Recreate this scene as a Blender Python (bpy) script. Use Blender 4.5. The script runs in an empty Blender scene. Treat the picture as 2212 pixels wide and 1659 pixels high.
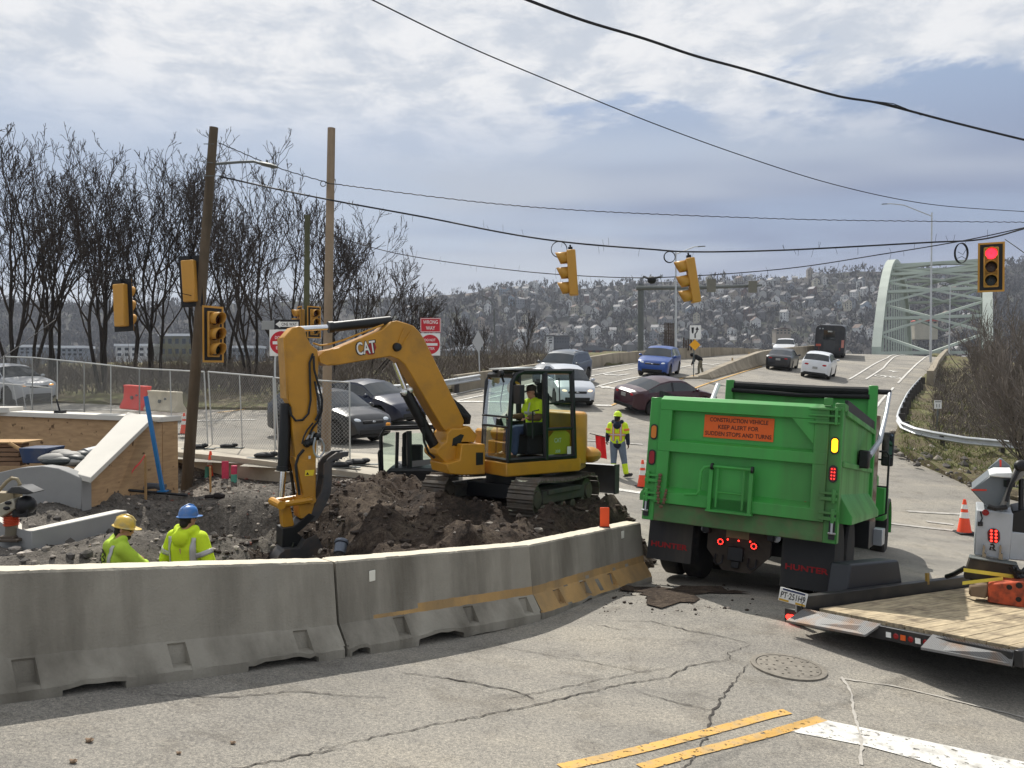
import bpy, bmesh, math, random
import numpy as np
from mathutils import Vector, Matrix, geometry
R = math.radians
random.seed(7); RNG = np.random.default_rng(7)
SC = bpy.context.scene
COL = SC.collection
# ------------------------------------------------------------------ camera, sky, sun, exposure
CZ, FPX, CU, CV, HOR = 2.75, 1728.0, 1106.0, 829.5, 799.0
PITCH = math.atan((CV-HOR)/FPX)
cd = bpy.data.cameras.new('camera'); cam = bpy.data.objects.new('camera', cd); COL.objects.link(cam)
cd.sensor_fit = 'HORIZONTAL'; cd.sensor_width = 36.0; cd.lens = 36.0*FPX/2212.0
cd.clip_start = .05; cd.clip_end = 6000
cam.location = (0, 0, CZ); cam.rotation_euler = (R(90)-PITCH, 0, 0)
SC.camera = cam
SUN_EL, SUN_AZ = R(50), R(-17)          # azimuth measured from +Y, negative = to the left
SV = Vector((math.sin(SUN_AZ)*math.cos(SUN_EL), math.cos(SUN_AZ)*math.cos(SUN_EL), math.sin(SUN_EL)))
sd = bpy.data.lights.new('sun', 'SUN'); so = bpy.data.objects.new('sun', sd); COL.objects.link(so)
sd.energy = 4.7; sd.angle = R(.5); sd.color = (1, .955, .88)
so.rotation_euler = (-SV).to_track_quat('-Z', 'Y').to_euler(); so.location = SV*60
SC.view_settings.view_transform = 'Standard'; SC.view_settings.look = 'None'
SC.view_settings.exposure = 0.12; SC.view_settings.gamma = 1.0
SC.render.film_transparent = False
SC.cycles.max_bounces = 6; SC.cycles.transparent_max_bounces = 24; SC.cycles.volume_bounces = 0
SC.cycles.use_denoising = True
def make_world():
    w = bpy.data.worlds.new('World'); SC.world = w; w.use_nodes = True
    nt = w.node_tree; N = nt.nodes; L = nt.links; N.clear()
    def nd(t, **k):
        n = N.new(t)
        for a, b in k.items(): setattr(n, a, b)
        return n
    def M(op, a, b=None, c=None, clamp=False):
        n = nd('ShaderNodeMath', operation=op, use_clamp=clamp)
        for i, v in enumerate((a, b, c)):
            if v is None: continue
            if hasattr(v, 'links'): L.new(v, n.inputs[i])
            else: n.inputs[i].default_value = v
        return n.outputs[0]
    def ramp(v, lo, hi):
        n = nd('ShaderNodeMapRange', interpolation_type='SMOOTHSTEP'); n.clamp = True
        L.new(v, n.inputs[0]); n.inputs[1].default_value = lo; n.inputs[2].default_value = hi
        return n.outputs[0]
    def mix(f, a, b):
        n = nd('ShaderNodeMix', data_type='RGBA')
        if hasattr(f, 'links'): L.new(f, n.inputs[0])
        else: n.inputs[0].default_value = f
        for v, i in ((a, 6), (b, 7)):
            if hasattr(v, 'links'): L.new(v, n.inputs[i])
            else: n.inputs[i].default_value = (*v, 1)
        return n.outputs[2]
    sky = nd('ShaderNodeTexSky', sky_type='NISHITA'); sky.sun_disc = False
    sky.sun_elevation = SUN_EL; sky.sun_rotation = SUN_AZ; sky.altitude = 250; sky.dust_density = 1.5
    tc = nd('ShaderNodeTexCoord'); sp = nd('ShaderNodeSeparateXYZ'); L.new(tc.outputs['Generated'], sp.inputs[0])
    x, y, z = sp.outputs
    zc = M('MAXIMUM', z, 0.0)
    den = M('ADD', zc, .10)
    cx = M('DIVIDE', x, den); cy = M('DIVIDE', y, den)
    cb = nd('ShaderNodeCombineXYZ'); L.new(cx, cb.inputs[0]); L.new(cy, cb.inputs[1])
    def noise(scale, det, rough=.55, dist=0., off=(0, 0, 0), sx=1., sy=1.):
        mp = nd('ShaderNodeMapping'); L.new(cb.outputs[0], mp.inputs[0]); mp.inputs[1].default_value = off; mp.inputs[3].default_value = (sx, sy, 1)
        n = nd('ShaderNodeTexNoise'); L.new(mp.outputs[0], n.inputs['Vector'])
        n.inputs['Scale'].default_value = scale; n.inputs['Detail'].default_value = det; n.inputs['Roughness'].default_value = rough; n.inputs['Distortion'].default_value = dist
        return n.outputs['Fac']
    K = 10.0
    def C(r, g, b): return tuple(((v/255)**2.2)*K for v in (r, g, b))
    base = mix(.55, sky.outputs[0], C(158, 186, 224))
    # broad grey-blue layer cloud under the bright band
    n1 = noise(.55, 3, .5, 0, (3.1, 1.7, 0), .6, 1.3)
    low = ramp(n1, .40, .60)
    veil = mix(low, C(138, 153, 186), C(184, 194, 211))
    elmask = ramp(z, .36, .20)           # 1 low in the sky
    n0 = noise(.8, 4, .55, .2, (7.3, .4, 0), .8, 1.2)
    lowm = M('MULTIPLY', elmask, M('MULTIPLY', M('MULTIPLY_ADD', ramp(n0, .32, .55), .35, .65), M('MULTIPLY_ADD', ramp(x, -.5, -.05), .5, .5)))
    c1 = mix(lowm, base, veil)
    # whitish near the horizon
    hz = ramp(z, .16, .02)
    c2 = mix(M('MULTIPLY', hz, .85), c1, C(216, 219, 224))
    # bright broken cumulus high up
    n2 = noise(1.25, 9, .6, .3, (1.2, 5.6, 0), 1., 1.)
    n3 = noise(.5, 3, .5, 0, (4.2, 2.2, 0))
    dens = M('ADD', n2, M('MULTIPLY', M('SUBTRACT', n3, .5), .9))
    band = ramp(z, .22, .34)
    # the bright bank hangs toward the sun, left of centre and overhead
    side = M('MULTIPLY_ADD', ramp(x, .55, -.2), .16, -.02)
    dens = M('ADD', M('ADD', dens, side), M('MULTIPLY', band, .10))
    cm = M('MULTIPLY', ramp(dens, .46, .56), band)
    n4 = noise(4.5, 8, .65, .2, (2.2, 1.1, 0))
    bright = mix(ramp(n4, .36, .62), C(206, 214, 226), C(250, 250, 251))
    c3 = mix(M('MULTIPLY', cm, .93), c2, bright)
    hsv = nd('ShaderNodeHueSaturation'); hsv.inputs['Saturation'].default_value = .86; L.new(c3, hsv.inputs['Color'])
    bg = nd('ShaderNodeBackground'); bg.inputs['Strength'].default_value = .086; L.new(hsv.outputs[0], bg.inputs['Color'])
    out = nd('ShaderNodeOutputWorld'); L.new(bg.outputs[0], out.inputs['Surface'])
make_world()

# ------------------------------------------------------------------ helpers
def S(r, g, b): return tuple((v/255/12.92 if v/255 <= .04045 else ((v/255+.055)/1.055)**2.4) for v in (r, g, b))
def ray(u, v):
    a, b = (u-CU)/FPX, (CV-v)/FPX
    c, s = math.cos(PITCH), math.sin(PITCH)
    d = Vector((a, c+b*s, -s+b*c)); return d/d.y
CAM = Vector((0, 0, CZ))
def at(u, v, Y): return CAM + ray(u, v)*Y
def px(p):                                             # point -> picture (used for sizes only)
    d = Vector(p)-CAM; c, s = math.cos(PITCH), math.sin(PITCH)
    f = d.y*c-d.z*s; up = d.y*s+d.z*c
    return CU+FPX*d.x/f, CV-FPX*up/f
MATS = {}
def mat(name, col, rough=.6, metal=0., var=.12, vs=3., bump=0., bs=30., dirt=None, ds=2., da=.5, spec=.5, coat=0., emit=0., alpha=1., trans=0., streak=0., ior=1.45, wear=0.):
    if name in MATS: return MATS[name]
    m = bpy.data.materials.new(name); m.use_nodes = True; nt = m.node_tree; N, L = nt.nodes, nt.links
    b = N['Principled BSDF']; b.inputs['Roughness'].default_value = rough; b.inputs['Metallic'].default_value = metal
    b.inputs['Specular IOR Level'].default_value = spec; b.inputs['Coat Weight'].default_value = coat; b.inputs['IOR'].default_value = ior
    b.inputs['Alpha'].default_value = alpha; b.inputs['Transmission Weight'].default_value = trans
    b.inputs['Base Color'].default_value = (*col, 1)
    tc = N.new('ShaderNodeTexCoord')
    def noise(scale, det=5, st=None):
        n = N.new('ShaderNodeTexNoise'); n.inputs['Scale'].default_value = scale; n.inputs['Detail'].default_value = det; n.inputs['Roughness'].default_value = .6
        if st:
            mp = N.new('ShaderNodeMapping'); mp.inputs[3].default_value = st; L.new(tc.outputs['Object'], mp.inputs[0]); L.new(mp.outputs[0], n.inputs['Vector'])
        else: L.new(tc.outputs['Object'], n.inputs['Vector'])
        return n.outputs['Fac']
    cur = None
    if var > 0:
        r = N.new('ShaderNodeMapRange'); L.new(noise(vs), r.inputs[0]); r.inputs[1].default_value = .3; r.inputs[2].default_value = .7
        r.inputs[3].default_value = 1-var; r.inputs[4].default_value = 1+var
        mx = N.new('ShaderNodeMix'); mx.data_type = 'RGBA'; mx.blend_type = 'MULTIPLY'; mx.inputs[0].default_value = 1
        mx.inputs[6].default_value = (*col, 1); L.new(r.outputs[0], mx.inputs[7]); cur = mx.outputs[2]
    if dirt or streak:
        r = N.new('ShaderNodeMapRange'); L.new(noise(ds, 8, (1, 1, .12) if streak else None), r.inputs[0]); r.inputs[1].default_value = .46; r.inputs[2].default_value = .72
        r.inputs[4].default_value = da
        mx = N.new('ShaderNodeMix'); mx.data_type = 'RGBA'; L.new(r.outputs[0], mx.inputs[0])
        if cur: L.new(cur, mx.inputs[6])
        else: mx.inputs[6].default_value = (*col, 1)
        mx.inputs[7].default_value = (*(dirt or S(120, 110, 95)), 1); cur = mx.outputs[2]
        rr = N.new('ShaderNodeMapRange'); L.new(r.outputs[0], rr.inputs[0]); rr.inputs[3].default_value = rough; rr.inputs[4].default_value = min(1, rough+.3); L.new(rr.outputs[0], b.inputs['Roughness'])
    if cur: L.new(cur, b.inputs['Base Color'])
    if bump:
        bp = N.new('ShaderNodeBump'); bp.inputs['Strength'].default_value = bump; bp.inputs['Distance'].default_value = .02; L.new(noise(bs, 8), bp.inputs['Height']); L.new(bp.outputs[0], b.inputs['Normal'])
    if wear:
        r = N.new('ShaderNodeMapRange'); L.new(noise(22, 8), r.inputs[0]); r.inputs[1].default_value = wear; r.inputs[2].default_value = wear+.09; L.new(r.outputs[0], b.inputs['Alpha'])
    if emit:
        b.inputs['Emission Color'].default_value = (*col, 1); b.inputs['Emission Strength'].default_value = emit
    MATS[name] = m; return m
ORG = {}                                               # object -> world matrix of its thing
def thing(name, label, cat, loc=(0, 0, 0), rz=0., group=None, M=None):
    o = bpy.data.objects.new(name, None); COL.objects.link(o); o.empty_display_size = .2
    if M is None: M = Matrix.Translation(Vector(loc)) @ Matrix.Rotation(rz, 4, 'Z')
    o.matrix_world = M; ORG[o] = M.copy()
    return tag(o, label, cat, group)
def tag(o, label, cat=None, group=None, kind=None):
    if label: o['label'] = label
    if cat: o['category'] = cat
    if group: o['group'] = group
    if kind: o['kind'] = kind
    return o
def dup(o, M=None, label=None, parent=None):
    c = o.copy(); COL.objects.link(c)
    if parent: c.parent = parent
    else:
        c.matrix_world = M; ORG[c] = M.copy()
        if label: c['label'] = label
    for ch in list(o.children): dup(ch, parent=c)
    return c
class MB:
    def __init__(s): s.V = []; s.F = []; s.I = []
    def add(s, V, F, mi=0):
        k = len(s.V); s.V += [tuple(v) for v in V]; s.F += [tuple(i+k for i in f) for f in F]; s.I += [mi]*len(F); return s
    def box(s, c, d, rot=None, mi=0, top=(1, 1)):
        c = Vector(c); hx, hy, hz = d[0]/2, d[1]/2, d[2]/2; V = []
        for z in (-1, 1):
            tx, ty = (top if z > 0 else (1, 1))
            for x, y in ((-1, -1), (1, -1), (1, 1), (-1, 1)):
                p = Vector((x*hx*tx, y*hy*ty, z*hz)); V.append(c + (rot @ p if rot is not None else p))
        return s.add(V, [(3, 2, 1, 0), (4, 5, 6, 7), (0, 1, 5, 4), (1, 2, 6, 5), (2, 3, 7, 6), (3, 0, 4, 7)], mi)
    def tube(s, P, r, n=8, mi=0, caps=True, flat=1.):
        P = [Vector(p) for p in P]; k = len(P); V = []; F = []
        rs = r if isinstance(r, (list, tuple)) else [r]*k
        up = None
        for i, p in enumerate(P):
            t = (P[min(i+1, k-1)]-P[max(i-1, 0)]).normalized()
            if up is None: up = t.orthogonal().normalized()
            up = (up - t*up.dot(t)); up = up.normalized() if up.length > 1e-6 else t.orthogonal().normalized()
            w = t.cross(up)
            for j in range(n):
                a = 2*math.pi*j/n; V.append(p + (up*math.cos(a) + w*math.sin(a)*flat)*rs[i])
        for i in range(k-1):
            for j in range(n):
                a, b = i*n+j, i*n+(j+1) % n; F.append((a, b, b+n, a+n))
        if caps: F += [tuple(range(n-1, -1, -1)), tuple(range((k-1)*n, k*n))]
        return s.add(V, F, mi)
    def prism(s, poly, fr, t0, t1, mi=0, inset=0.):
        n = len(poly); V = [fr.P(a, b, t0) for a, b in poly] + [fr.P(a, b, t1) for a, b in poly]
        tri = geometry.tessellate_polygon([[Vector((a, b, 0)) for a, b in poly]])
        F = [tuple(t) for t in tri] + [tuple(i+n for i in reversed(t)) for t in tri]
        F += [(i, (i+1) % n, (i+1) % n+n, i+n) for i in range(n)]
        return s.add(V, F, mi)
    def lathe(s, prof, o, ax=(0, 0, 1), n=20, mi=0, close=True):
        o = Vector(o); ax = Vector(ax).normalized(); u = ax.orthogonal().normalized(); w = ax.cross(u); V = []; F = []; k = len(prof)
        for r, h in prof:
            for j in range(n):
                a = 2*math.pi*j/n; V.append(o + ax*h + (u*math.cos(a)+w*math.sin(a))*max(r, 1e-4))
        for i in range(k-1):
            for j in range(n):
                a, b = i*n+j, i*n+(j+1) % n; F.append((a, b, b+n, a+n))
        if close: F += [tuple(range(n-1, -1, -1)), tuple(range((k-1)*n, k*n))]
        return s.add(V, F, mi)
    def ell(s, c, r, n=12, m=8, rot=None, mi=0):
        c = Vector(c); V = []; F = []
        for i in range(m+1):
            t = math.pi*i/m
            for j in range(n):
                a = 2*math.pi*j/n; p = Vector((r[0]*math.sin(t)*math.cos(a), r[1]*math.sin(t)*math.sin(a), r[2]*math.cos(t))); V.append(c + (rot @ p if rot is not None else p))
        for i in range(m):
            for j in range(n):
                a, b = i*n+j, i*n+(j+1) % n; F.append((a, a+n, b+n, b))
        return s.add(V, F, mi)
    def loft(s, rings, mi=0, caps=True, closed=True):
        n = len(rings[0]); V = [p for r in rings for p in r]; F = []
        for i in range(len(rings)-1):
            for j in range(n if closed else n-1):
                a, b = i*n+j, i*n+(j+1) % n; F.append((a, b, b+n, a+n))
        if caps and closed: F += [tuple(range(n-1, -1, -1)), tuple(range((len(rings)-1)*n, len(rings)*n))]
        return s.add(V, F, mi)
    def text(s, body, fr, a, b, h, c=0., w=None, mi=0, align='CENTER', bold=0., depth=0.):
        V, F, W = text_mesh(body, bold)
        if not V: return s
        x0 = min(v[0] for v in V); x1 = max(v[0] for v in V); y0 = min(v[1] for v in V); y1 = max(v[1] for v in V)
        sy = h/(y1-y0); sx = (w/(x1-x0)) if w else sy
        ox = {'CENTER': (x0+x1)/2, 'LEFT': x0}[align]
        return s.add([fr.P(a+(v[0]-ox)*sx, b+(v[1]-(y0+y1)/2)*sy, c) for v in V], F, mi)
    def build(s, name, mats, parent=None, world=False, smooth=35, bevel=0., seg=1, recalc=True, weld=False):
        me = bpy.data.meshes.new(name); V = s.V
        if parent is not None and world:
            r = parent
            while r.parent is not None: r = r.parent
            Mi = ORG[r].inverted(); V = [Mi @ Vector(v) for v in V]
        me.from_pydata([tuple(v) for v in V], [], s.F)
        if not isinstance(mats, (list, tuple)): mats = [mats]
        for m in mats: me.materials.append(m)
        if len(mats) > 1: me.polygons.foreach_set('material_index', s.I)
        if recalc or weld:
            bm = bmesh.new(); bm.from_mesh(me)
            if weld: bmesh.ops.remove_doubles(bm, verts=bm.verts, dist=1e-4)
            bmesh.ops.recalc_face_normals(bm, faces=bm.faces); bm.to_mesh(me); bm.free()
        if smooth:
            me.polygons.foreach_set('use_smooth', [True]*len(me.polygons))
            me.set_sharp_from_angle(angle=R(smooth))
        o = bpy.data.objects.new(name, me); COL.objects.link(o)
        if parent is not None: o.parent = parent
        if bevel:
            md = o.modifiers.new('bevel', 'BEVEL'); md.width = bevel; md.segments = seg; md.limit_method = 'ANGLE'; md.angle_limit = R(40); md.harden_normals = False
        return o
_TX = {}
def text_mesh(body, bold=0.):
    k = (body, bold)
    if k in _TX: return _TX[k]
    c = bpy.data.curves.new('lettering', 'FONT'); c.body = body; c.size = 1; c.resolution_u = 3; c.offset = bold
    o = bpy.data.objects.new('lettering', c); COL.objects.link(o)
    dg = bpy.context.evaluated_depsgraph_get(); dg.update()
    me = o.evaluated_get(dg).to_mesh()
    V = [tuple(v.co) for v in me.vertices]; F = [tuple(p.vertices) for p in me.polygons]
    o.evaluated_get(dg).to_mesh_clear(); bpy.data.objects.remove(o); bpy.data.curves.remove(c)
    _TX[k] = (V, F, 0); return _TX[k]
class Fr:                                              # a local frame: origin, two in-plane axes, normal
    def __init__(s, o, u, v=None, w=None):
        s.o = Vector(o); s.u = Vector(u).normalized()
        if v is None: v = Vector((0, 0, 1))
        v = Vector(v); s.v = (v - s.u*v.dot(s.u)).normalized(); s.w = s.u.cross(s.v).normalized()
    def P(s, a, b, c=0.): return s.o + s.u*a + s.v*b + s.w*c
    def pix(s, x, y, c=0.):                            # where the sight line through a picture point meets the plane
        d = ray(x, y); o = s.o + s.w*c; t = (o-CAM).dot(s.w)/d.dot(s.w); p = CAM+d*t-o
        return p.dot(s.u), p.dot(s.v)
    def at(s, x, y, c=0.): return s.P(*s.pix(x, y, c), c)
# value noise
def vnoise(x, y, seed=0):
    x = np.asarray(x, float); y = np.asarray(y, float)
    xi = np.floor(x).astype(np.int64); yi = np.floor(y).astype(np.int64); fx = x-xi; fy = y-yi
    def h(a, b):
        n = (a*374761393 + b*668265263 + seed*1442695041) & 0xffffffff
        n = ((n ^ (n >> 13))*1274126177) & 0xffffffff
        return ((n ^ (n >> 16)) & 0xffff)/65535.0
    u = fx*fx*(3-2*fx); v = fy*fy*(3-2*fy)
    return (h(xi, yi)*(1-u)+h(xi+1, yi)*u)*(1-v) + (h(xi, yi+1)*(1-u)+h(xi+1, yi+1)*u)*v
def fbm(x, y, oct=4, seed=0, gain=.5):
    s = 0.; a = 1.; t = 0.
    for i in range(oct): s = s + a*(vnoise(np.asarray(x)*2**i, np.asarray(y)*2**i, seed+i)-.5); t += a; a *= gain
    return s/t*2
class TPS:
    def __init__(s, P, lam=.02, far=0.):
        P = np.array(P, float); s.xy = P[:, :2]; z = P[:, 2]; n = len(P)
        K = s.k(s.xy[:, None], s.xy[None]); A = np.zeros((n+3, n+3)); A[:n, :n] = K + np.diag(lam+far*np.clip((s.xy[:, 1]-20)/25, 0, 2))
        A[:n, n] = 1; A[:n, n+1:] = s.xy; A[n, :n] = 1; A[n+1:, :n] = s.xy.T
        s.w = np.linalg.solve(A, np.concatenate([z, [0, 0, 0]]))
    def k(s, a, b):
        r2 = ((a-b)**2).sum(-1); return np.where(r2 > 1e-12, .5*r2*np.log(np.maximum(r2, 1e-12)), 0)
    def __call__(s, x, y):
        q = np.stack([np.asarray(x, float), np.asarray(y, float)], -1); n = len(s.xy)
        return (s.k(q[..., None, :], s.xy)*s.w[:n]).sum(-1) + s.w[n] + q @ s.w[n+1:]
def P3(u, v, d): return tuple(at(u, v, d))
# street surface: points read off the picture with their distances
G = [P3(0, 1520, 5.0), P3(748, 1420, 6.96), P3(1172, 1340, 8.9), P3(1395, 1262, 11.0), P3(1514, 1282, 9.9), P3(1900, 1200, 16.3),
     P3(2083, 1155, 20), P3(2000, 1050, 24.8), P3(2130, 1065, 24.5), P3(1920, 985, 30), P3(1335, 1027, 22.7), P3(1385, 1070, 19.5),
     P3(1400, 897, 34), P3(1255, 885, 34), P3(700, 1000, 19), P3(750, 957, 24), P3(480, 950, 25), P3(200, 900, 30), P3(60, 880, 34), P3(300, 884, 33),
     P3(1420, 813, 49), P3(1690, 800, 53), P3(1767, 818, 50), P3(1790, 777, 66), P3(1940, 765, 76), P3(1600, 762, 76), P3(1265, 797, 44), P3(1930, 850, 45),
     P3(1890, 930, 33), P3(820, 920, 28), P3(850, 850, 36), P3(1000, 850, 38), P3(100, 850, 42)]
G += [(-6, 3, CZ-1.6), (-3, 3, CZ-1.98), (0, 3, CZ-2.35), (3, 3, CZ-2.65), (6, 3, CZ-2.95), (0, 6, CZ-2.6), (3, 7, CZ-2.82), (6, 7, CZ-3.15), (9, 8, CZ-3.5), (9, 5, CZ-3.3),
      (30, 30, CZ-4.2), (25, 50, CZ-2.2), (35, 75, CZ+.8), (-40, 40, CZ-.8), (-30, 25, CZ-1.4), (-15, 17, CZ-1.9), (20, 12, CZ-4.4), (-25, 78, CZ+.2), (-40, 78, CZ+.2), (15, 90, CZ+1.6), (45, 90, CZ+1.6), (0, 90, CZ+1.5)]
_tps = TPS(G, .02, 260.)
_gx = np.arange(-70, 70.1, .5); _gy = np.arange(0, 110.1, .5); _gt = _tps(*np.meshgrid(_gx, _gy)).tolist()
def gz(x, y):
    a, b = min(max((x+70)*2, 0), 279.99), min(max(y*2, 0), 219.99); i, j = int(a), int(b); a -= i; b -= j; r, q = _gt[j], _gt[j+1]
    return (r[i]*(1-a)+r[i+1]*a)*(1-b)+(q[i]*(1-a)+q[i+1]*a)*b
def gp(x, y, dz=0.): return Vector((x, y, gz(x, y)+dz))
def gpx(u, v, z=0.):                                   # street point seen at a picture position
    d = ray(u, v); lo = 2.; t = lo; step = .1; prev = CAM.z+d.z*t-gz(d.x*t, t)-z
    while t < 130:
        t2 = t+step; f = CAM.z+d.z*t2-gz(d.x*t2, t2)-z
        if f < 0:
            for _ in range(20):
                m = (t+t2)/2
                if CAM.z+d.z*m-gz(d.x*m, m)-z < 0: t2 = m
                else: t = m
            break
        t = t2; step = .1+t*.01
    return CAM+d*t
def slope_M(p, heading, roll_pitch=True):
    """matrix standing a thing on the street at p, its +Y along heading (radians clockwise from +Y)"""
    h = Vector((math.sin(heading), math.cos(heading), 0)); r = Vector((h.y, -h.x, 0)); e = 2.2
    hv = (gp(p.x+h.x*e, p.y+h.y*e)-gp(p.x-h.x*e, p.y-h.y*e)).normalized(); rv = (gp(p.x+r.x*e, p.y+r.y*e)-gp(p.x-r.x*e, p.y-r.y*e)).normalized()
    n = rv.cross(hv).normalized(); rv = hv.cross(n)
    return Matrix(((rv.x, hv.x, n.x, p.x), (rv.y, hv.y, n.y, p.y), (rv.z, hv.z, n.z, p.z), (0, 0, 0, 1)))
# ------------------------------------------------------------------ the setting: street, pavement, dirt, verges, valley and hills
def road_mat():
    m = bpy.data.materials.new('asphalt'); m.use_nodes = True; nt = m.node_tree; N, L = nt.nodes, nt.links; b = N['Principled BSDF']
    g = N.new('ShaderNodeNewGeometry')
    def noise(s, d=4, r=.6, st=None):
        n = N.new('ShaderNodeTexNoise'); n.inputs['Scale'].default_value = s; n.inputs['Detail'].default_value = d; n.inputs['Roughness'].default_value = r
        if st:
            mp = N.new('ShaderNodeMapping'); mp.inputs[2].default_value = (0, 0, st[1]); mp.inputs[3].default_value = st[0]; L.new(g.outputs['Position'], mp.inputs[0]); L.new(mp.outputs[0], n.inputs['Vector'])
        else: L.new(g.outputs['Position'], n.inputs['Vector'])
        return n.outputs['Fac']
    def ramp(v, stops):
        r = N.new('ShaderNodeValToRGB'); L.new(v, r.inputs[0]); e = r.color_ramp.elements
        while len(e) < len(stops): e.new(.5)
        for i, (p, c) in enumerate(stops): e[i].position = p; e[i].color = (*c, 1)
        return r.outputs[0]
    def mix(f, a, c, bt='MIX'):
        n = N.new('ShaderNodeMix'); n.data_type = 'RGBA'; n.blend_type = bt
        if hasattr(f, 'links'): L.new(f, n.inputs[0])
        else: n.inputs[0].default_value = f
        L.new(a, n.inputs[6])
        if hasattr(c, 'links'): L.new(c, n.inputs[7])
        else: n.inputs[7].default_value = (*c, 1)
        return n.outputs[2]
    c = ramp(noise(.35, 5), [(.3, S(120, 117, 111)), (.5, S(138, 134, 126)), (.7, S(153, 147, 135))])
    # tyre-worn streaks along the street and stained patches
    c = mix(.55, c, ramp(noise(.9, 5, .6, ((.25, 1.6, 1), R(-38))), [(.32, (.70, .70, .72)), (.5, (.98, .98, .97)), (.68, (1.2, 1.17, 1.11))]), 'MULTIPLY')
    c = mix(1., c, ramp(noise(2.3, 6, .65), [(.36, (.8, .79, .78)), (.48, (1, 1, 1))]), 'MULTIPLY')
    c = mix(1., c, ramp(noise(42, 3, .8), [(.3, (.55, .55, .57)), (.5, (1, 1, 1)), (.72, (1.5, 1.47, 1.42))]), 'MULTIPLY')
    c = mix(1., c, ramp(noise(150, 2, .7), [(.34, (.62, .62, .63)), (.5, (1, 1, 1)), (.66, (1.42, 1.4, 1.36))]), 'MULTIPLY')
    L.new(c, b.inputs['Base Color']); b.inputs['Roughness'].default_value = .85; b.inputs['Specular IOR Level'].default_value = .3
    bp = N.new('ShaderNodeBump'); bp.inputs['Strength'].default_value = .55; bp.inputs['Distance'].default_value = .012; L.new(noise(60, 6, .75), bp.inputs['Height']); L.new(bp.outputs[0], b.inputs['Normal'])
    return m
ASPH = road_mat()
def earth_mat(name, stops, s1=1.2, s2=14, s3=60, bump=.9, rough=.95):
    m = bpy.data.materials.new(name); m.use_nodes = True; nt = m.node_tree; N, L = nt.nodes, nt.links; b = N['Principled BSDF']
    g = N.new('ShaderNodeNewGeometry')
    def noise(s, d=6, r=.65):
        n = N.new('ShaderNodeTexNoise'); n.inputs['Scale'].default_value = s; n.inputs['Detail'].default_value = d; n.inputs['Roughness'].default_value = r; L.new(g.outputs['Position'], n.inputs['Vector']); return n.outputs['Fac']
    r = N.new('ShaderNodeValToRGB'); e = r.color_ramp.elements
    while len(e) < len(stops): e.new(.5)
    for i, (p, c) in enumerate(stops): e[i].position = p; e[i].color = (*c, 1)
    a = N.new('ShaderNodeMath'); a.operation = 'ADD'; L.new(noise(s1), a.inputs[0])
    a2 = N.new('ShaderNodeMath'); a2.operation = 'MULTIPLY_ADD'; L.new(noise(s2, 6, .75), a2.inputs[0]); a2.inputs[1].default_value = .9; a2.inputs[2].default_value = -.45; L.new(a2.outputs[0], a.inputs[1])
    L.new(a.outputs[0], r.inputs[0])
    sp = N.new('ShaderNodeMapRange'); L.new(noise(s3, 3, .7), sp.inputs[0]); sp.inputs[1].default_value = .3; sp.inputs[2].default_value = .72; sp.inputs[3].default_value = .55; sp.inputs[4].default_value = 1.6
    mx = N.new('ShaderNodeMix'); mx.data_type = 'RGBA'; mx.blend_type = 'MULTIPLY'; mx.inputs[0].default_value = 1; L.new(r.outputs[0], mx.inputs[6]); L.new(sp.outputs[0], mx.inputs[7])
    L.new(mx.outputs[2], b.inputs['Base Color']); b.inputs['Roughness'].default_value = rough; b.inputs['Specular IOR Level'].default_value = .2
    bp = N.new('ShaderNodeBump'); bp.inputs['Strength'].default_value = bump; bp.inputs['Distance'].default_value = .05; L.new(noise(s2*1.3, 9, .75), bp.inputs['Height']); L.new(bp.outputs[0], b.inputs['Normal'])
    return m
DIRT = earth_mat('brown_soil', [(.28, S(40, 35, 31)), (.5, S(66, 56, 48)), (.7, S(94, 83, 71))])
GRAV = earth_mat('grey_gravel', [(.28, S(66, 62, 58)), (.5, S(100, 95, 88)), (.72, S(136, 129, 120))], 1.0, 22, 90)
VERG = earth_mat('scrubby_verge', [(.3, S(74, 66, 54)), (.48, S(104, 95, 74)), (.6, S(98, 102, 62)), (.75, S(130, 120, 100))], .5, 9, 40)
CONC = mat('pavement_concrete', S(176, 168, 152), .85, var=.1, vs=1.5, bump=.3, bs=60, dirt=S(120, 112, 100), ds=1.3, da=.5)
NEWC = mat('new_concrete', S(150, 150, 148), .8, var=.08, vs=2, bump=.15, bs=40)
NEWT = mat('new_concrete_sunlit', S(206, 202, 192), .8, var=.05, vs=2, bump=.1, bs=40)  # paler copy of the new concrete, sun on upper faces painted in

def cdt(poly, pts, name, zf, m, kind='structure', skirt=0.):
    """a draped sheet with an exact polygon outline and inner points"""
    pts = [Vector((p[0], p[1])) for p in pts]; k = len(poly)
    dense = []
    for i in range(k):
        a, b = Vector(poly[i]).to_2d(), Vector(poly[(i+1) % k]).to_2d(); n = max(1, int((b-a).length/.5))
        dense += [a+(b-a)*j/n for j in range(n)]
    nd = len(dense)
    vs, es, fs, *_ = geometry.delaunay_2d_cdt(dense+pts, [(i, (i+1) % nd) for i in range(nd)], [], 1, 1e-5)
    mb = MB(); z = zf(np.array([v.x for v in vs]), np.array([v.y for v in vs]))
    mb.V = [(v.x, v.y, float(h)) for v, h in zip(vs, z)]; mb.F = [tuple(f) for f in fs]; mb.I = [0]*len(mb.F)
    if skirt:
        z = zf(np.array([v.x for v in dense]), np.array([v.y for v in dense])); V = [(v.x, v.y, float(h)) for v, h in zip(dense, z)]
        V += [(v.x, v.y, float(h)-skirt) for v, h in zip(dense, z)]
        mb.add(V, [(i, (i+1) % nd, (i+1) % nd+nd, i+nd) for i in range(nd)])
    o = mb.build(name, m, smooth=40, weld=True, recalc=True); tag(o, None, kind=kind); return o
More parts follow.
